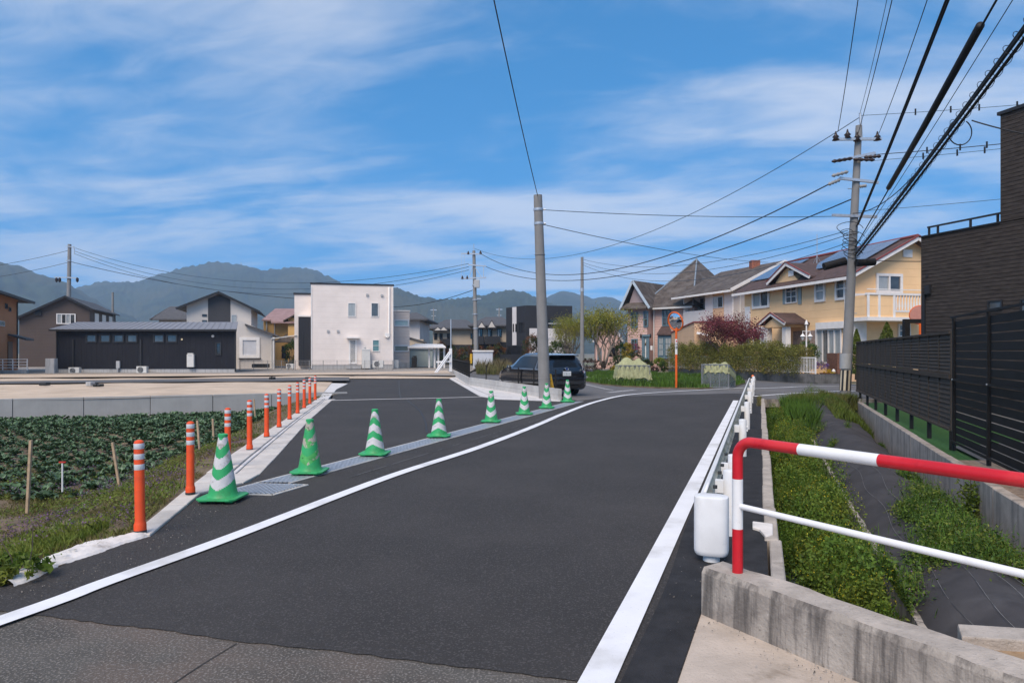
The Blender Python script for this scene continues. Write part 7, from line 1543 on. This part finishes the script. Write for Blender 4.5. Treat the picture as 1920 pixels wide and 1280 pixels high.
# creeping weeds on the sheet and against the wall
def matclump(o0, y0, ro, ry, n, hgt): y = y0 + RNG.normal(size=n) * ry; oo = np.clip(o0 + RNG.normal(size=n) * ro, 1.2, None); mx_ = np.array([wall_o(v) - .03 for v in y]); oo = np.minimum(oo, mx_); z = np.array([matz(a, b) for a, b in zip(oo, y)]) + np.abs(RNG.normal(size=n)) * hgt; return np.stack([RS * y + oo, y, z], 1)
def pxmat(px, py):
    lo, hi = 3., 24.
    for _ in range(40):
        y = (lo + hi) / 2; p = P(px, py, y); oo = p.x - RS * y
        if p.z > matz(min(max(oo, 1.24), wall_o(y)), y): lo = y
        else: hi = y
    return p.x - RS * y, y
big, dk_, pur = [], [], []
for px_, py_, ro, ry, n, hg in ((1715, 962, .09, .2, 3600, .05), (1760, 950, .16, .3, 6000, .08), (1800, 1010, .2, .3, 9000, .09), (1860, 1050, .22, .26, 9000, .10), (1900, 1000, .16, .3, 6000, .10), (1745, 1040, .10, .16, 2600, .05), (1700, 895, .06, .10, 700, .04), (1780, 915, .12, .22, 2600, .07), (1560, 835, .05, .12, 420, .05), (1590, 800, .04, .1, 160, .06), (1640, 810, .10, .5, 2200, .06), (1600, 775, .2, .8, 4200, .07), (1640, 770, .2, .9, 5200, .08), (1560, 757, .4, .5, 5000, .10), (1500, 752, .3, .6, 4200, .14), (1680, 845, .06, .3, 900, .06)):
    oo, yy = pxmat(px_, py_); big.append(matclump(oo, yy, ro, ry, n, hg)); 
    if n > 2000: pur.append(matclump(oo, yy, ro, ry, n // 22, hg * 1.5))
for px_, py_, n in ((1670, 1110, 700), (1640, 1080, 700), (1690, 1120, 400), (1530, 810, 600)): oo, yy = pxmat(px_, py_); pur.append(matclump(oo, yy, .10, .2, n, .08)); big.append(matclump(oo, yy, .1, .2, n * 2, .07))
allp = np.concatenate(big); k = RNG.uniform(0, 1, len(allp)) < .6
multi('bank_weeds', [('leaves', leaves_arr(allp[k], .036, .3), G_weed), ('dark_leaves', leaves_arr(allp[~k], .04, .3), G_weedd), ('purple_flowers', leaves_arr(np.concatenate(pur), .014), G_purple), ('stems', blades_arr(allp[::5], .09, .005, .6), G_lush)])
y = RNG.uniform(21.8, 23.4, 5000); oo = RNG.uniform(1.0, 3.2, 5000); b = np.stack([RS * y + oo, y, np.full(5000, -.25)], 1); y2 = RNG.uniform(18, 23.3, 7000); oo2 = 2.0 + RNG.uniform(0, 1, 7000); b2 = np.stack([RS * y2 + oo2, y2, np.array([matz(a, c) for a, c in zip(oo2, y2)])], 1)
y3 = RNG.uniform(17, 23.2, 5000); oo3 = RNG.uniform(.75, 1.5, 5000); b3 = np.stack([RS * y3 + oo3, y3, np.full(5000, -.45)], 1); y4 = RNG.uniform(20, 23.2, 260); b4 = np.stack([RS * y4 - .03 + RNG.uniform(-.04, .06, 260), y4, np.zeros(260)], 1)
multi('culvert_grass', [('blades', blades_arr(b, .42, .02, .5), leafmat('bank_grass', (.13, .18, .03), (.17, .16, .05))), ('bank_blades', blades_arr(b2, .20, .014, .6), leafmat('bank_grass', (.13, .18, .03), (.17, .16, .05))), ('canal_blades', blades_arr(b3, .55, .02, .45), G_lush), ('kerb_blades', blades_arr(b4, .16, .012, .7), G_grass)])
wc = thing('wall_weed', 'upright green weed growing against the board-marked retaining wall', 'weed', OY(wall_o(8.7) - .1, 8.7, -.5)); q = OY(wall_o(8.7) - .08, 8.7, -.3)
V, Fc = leaves_arr(np.array(q) + RNG.normal(size=(700, 3)) * [.05, .09, .14], .05); npmesh('foliage', V, Fc, G_weed, wc); MB().tube([q - Z * .25, q + Z * .3], .006, 5).build('stem', M_bark, wc)
# loose grit along the road edges
gp = []
for k in range(1100):
    if k % 9 == 2: continue
    if k % 3 == 0: y = 4.4 + 3.2 * random.random(); x = curbx(y) + .25 + abs(random.gauss(0, .18))
    elif k % 3 == 1: p = OY(-.62 + abs(random.gauss(0, .25)), random.uniform(4.4, 14)); x, y = p.x, p.y
    else: p = WF0.lerp(Wend, random.random() * .6) - wn * abs(random.gauss(.02, .12)); x, y = p.x, p.y
    gp.append((x, y, .017))
o = npmesh('grit', *leaves_arr(np.array(gp), .010, 0, .8), mat('grit_stone', (.20, .175, .15), .9, .3, 50, island=.5)); o['kind'] = 'stuff'
# ------------------------------------------------------------------ hills, haze
M_hill = mat('forest_hill', (.030, .042, .022), .95, .4, .02, 0, col2=(.055, .058, .03), c2s=.006, c2lo=.45, c2hi=.65, speck=.5, specks=.035, specklo=.55, speckcol=(.025, .035, .018))
def ridge(pts, D, D0, name, amp, nx=420, ny=44):
    xs_ = np.array([p[0] for p in pts], float); ys_ = np.array([p[1] for p in pts], float); px_ = np.linspace(xs_[0], xs_[-1], nx); ry = np.interp(px_, xs_, ys_); V = np.zeros((ny + 1, nx, 3)); sm = lambda t: t * t * (3 - 2 * t)
    r1 = np.cumsum(RNG.normal(size=nx)) * .0
    for j in range(ny + 1):
        t = j / ny; Dj = D0 + (D - D0) * t if t <= .86 else D + (t - .86) * D * 1.2; tt = min(1, t / .86)
        Yj = Dj * np.ones(nx); X = (px_ - CX) / FPX * Yj; hz_ = (HY - ry) / FPX * D + EYE
        gul = .10 * np.sin(px_ * .021 + t * 5) + .07 * np.sin(px_ * .053 + 2.1 - t * 9) + .04 * np.sin(px_ * .11 + t * 17)
        f_ = np.clip(sm(tt) * (1 + gul * (1 - tt) * 1.6), 0, 1) if t <= .86 else 1 - (t - .86) / .14 * .9
        h = hz_ * f_ * (Dj / D if t <= .86 else 1)
        V[j, :, 0] = X; V[j, :, 1] = Yj + 40 * gul; V[j, :, 2] = np.maximum(h, -.5) + (np.convolve(RNG.normal(size=nx + 4), [.2, .5, .7, .5, .2], 'valid')) * amp * .42 * (.3 + .7 * tt) * (1 if j else 0)
    V = V.reshape(-1, 3); Fc = [(j*nx+i, j*nx+i+1, (j+1)*nx+i+1, (j+1)*nx+i) for j in range(ny) for i in range(nx-1)]
    o = npmesh(name, V, Fc, M_hill, smooth=True); return st(o)
ridge(((-700, 500), (-300, 470), (-60, 486), (0, 492), (25, 495), (50, 503), (100, 521), (130, 536), (160, 552), (200, 575), (260, 600), (330, 640), (400, 655)), 1500, 650, 'hill', 3.2, 300)
ridge(((60, 600), (120, 545), (150, 537), (185, 529), (215, 528), (250, 529), (262, 526), (300, 513), (350, 501), (385, 492), (412, 490), (440, 495), (460, 499), (495, 507), (520, 504), (548, 500), (575, 503), (592, 506), (615, 517), (640, 530), (700, 545), (760, 566), (840, 600), (900, 640)), 2300, 900, 'hill', 4.5, 420)
ridge(((560, 640), (640, 570), (700, 548), (735, 538), (752, 543), (775, 552), (790, 557), (830, 562), (870, 558), (905, 552), (930, 549), (945, 545), (962, 543), (985, 549), (1003, 556), (1050, 575), (1110, 600), (1200, 640)), 1500, 600, 'hill', 3.2, 380)
ridge(((960, 640), (1000, 580), (1027, 558), (1045, 548), (1058, 546), (1075, 549), (1095, 556), (1110, 561), (1122, 557), (1134, 555), (1150, 558), (1165, 566), (1185, 578), (1240, 585), (1300, 590), (1420, 584), (1600, 592), (1800, 580), (2100, 560), (2500, 580), (2800, 600)), 2500, 1000, 'hill', 4.5, 420)
ma = P(452, 499, 2290); tw = thing('hilltop_mast', 'tiny lattice transmission mast on the crest of the left-hand hill', 'mast', ma)
for s in (-1, 1): MB().bar(ma + Vector((s * 2.5, 0, -6)), ma + Vector((s * .6, 0, 13)), .8, .8).build('leg', M_vent, tw)
for z in (4, 8, 12): MB().bar(ma + Vector((-3.2, 0, z)), ma + Vector((3.2, 0, z)), .6, .6).build('arm', M_vent, tw)
hz = MB().box(-4200, -120, -3, 4200, 3400, 420).build('haze', bpy.data.materials.new('haze')); hz['kind'] = 'stuff'
hm = hz.data.materials[0]; hm.use_nodes = True; hm.node_tree.nodes.clear(); vo = hm.node_tree.nodes.new('ShaderNodeVolumePrincipled'); vo.inputs['Color'].default_value = (.50, .72, 1, 1); vo.inputs['Density'].default_value = .00026; vo.inputs['Anisotropy'].default_value = .0
mo = hm.node_tree.nodes.new('ShaderNodeOutputMaterial'); hm.node_tree.links.new(vo.outputs[0], mo.inputs['Volume'])
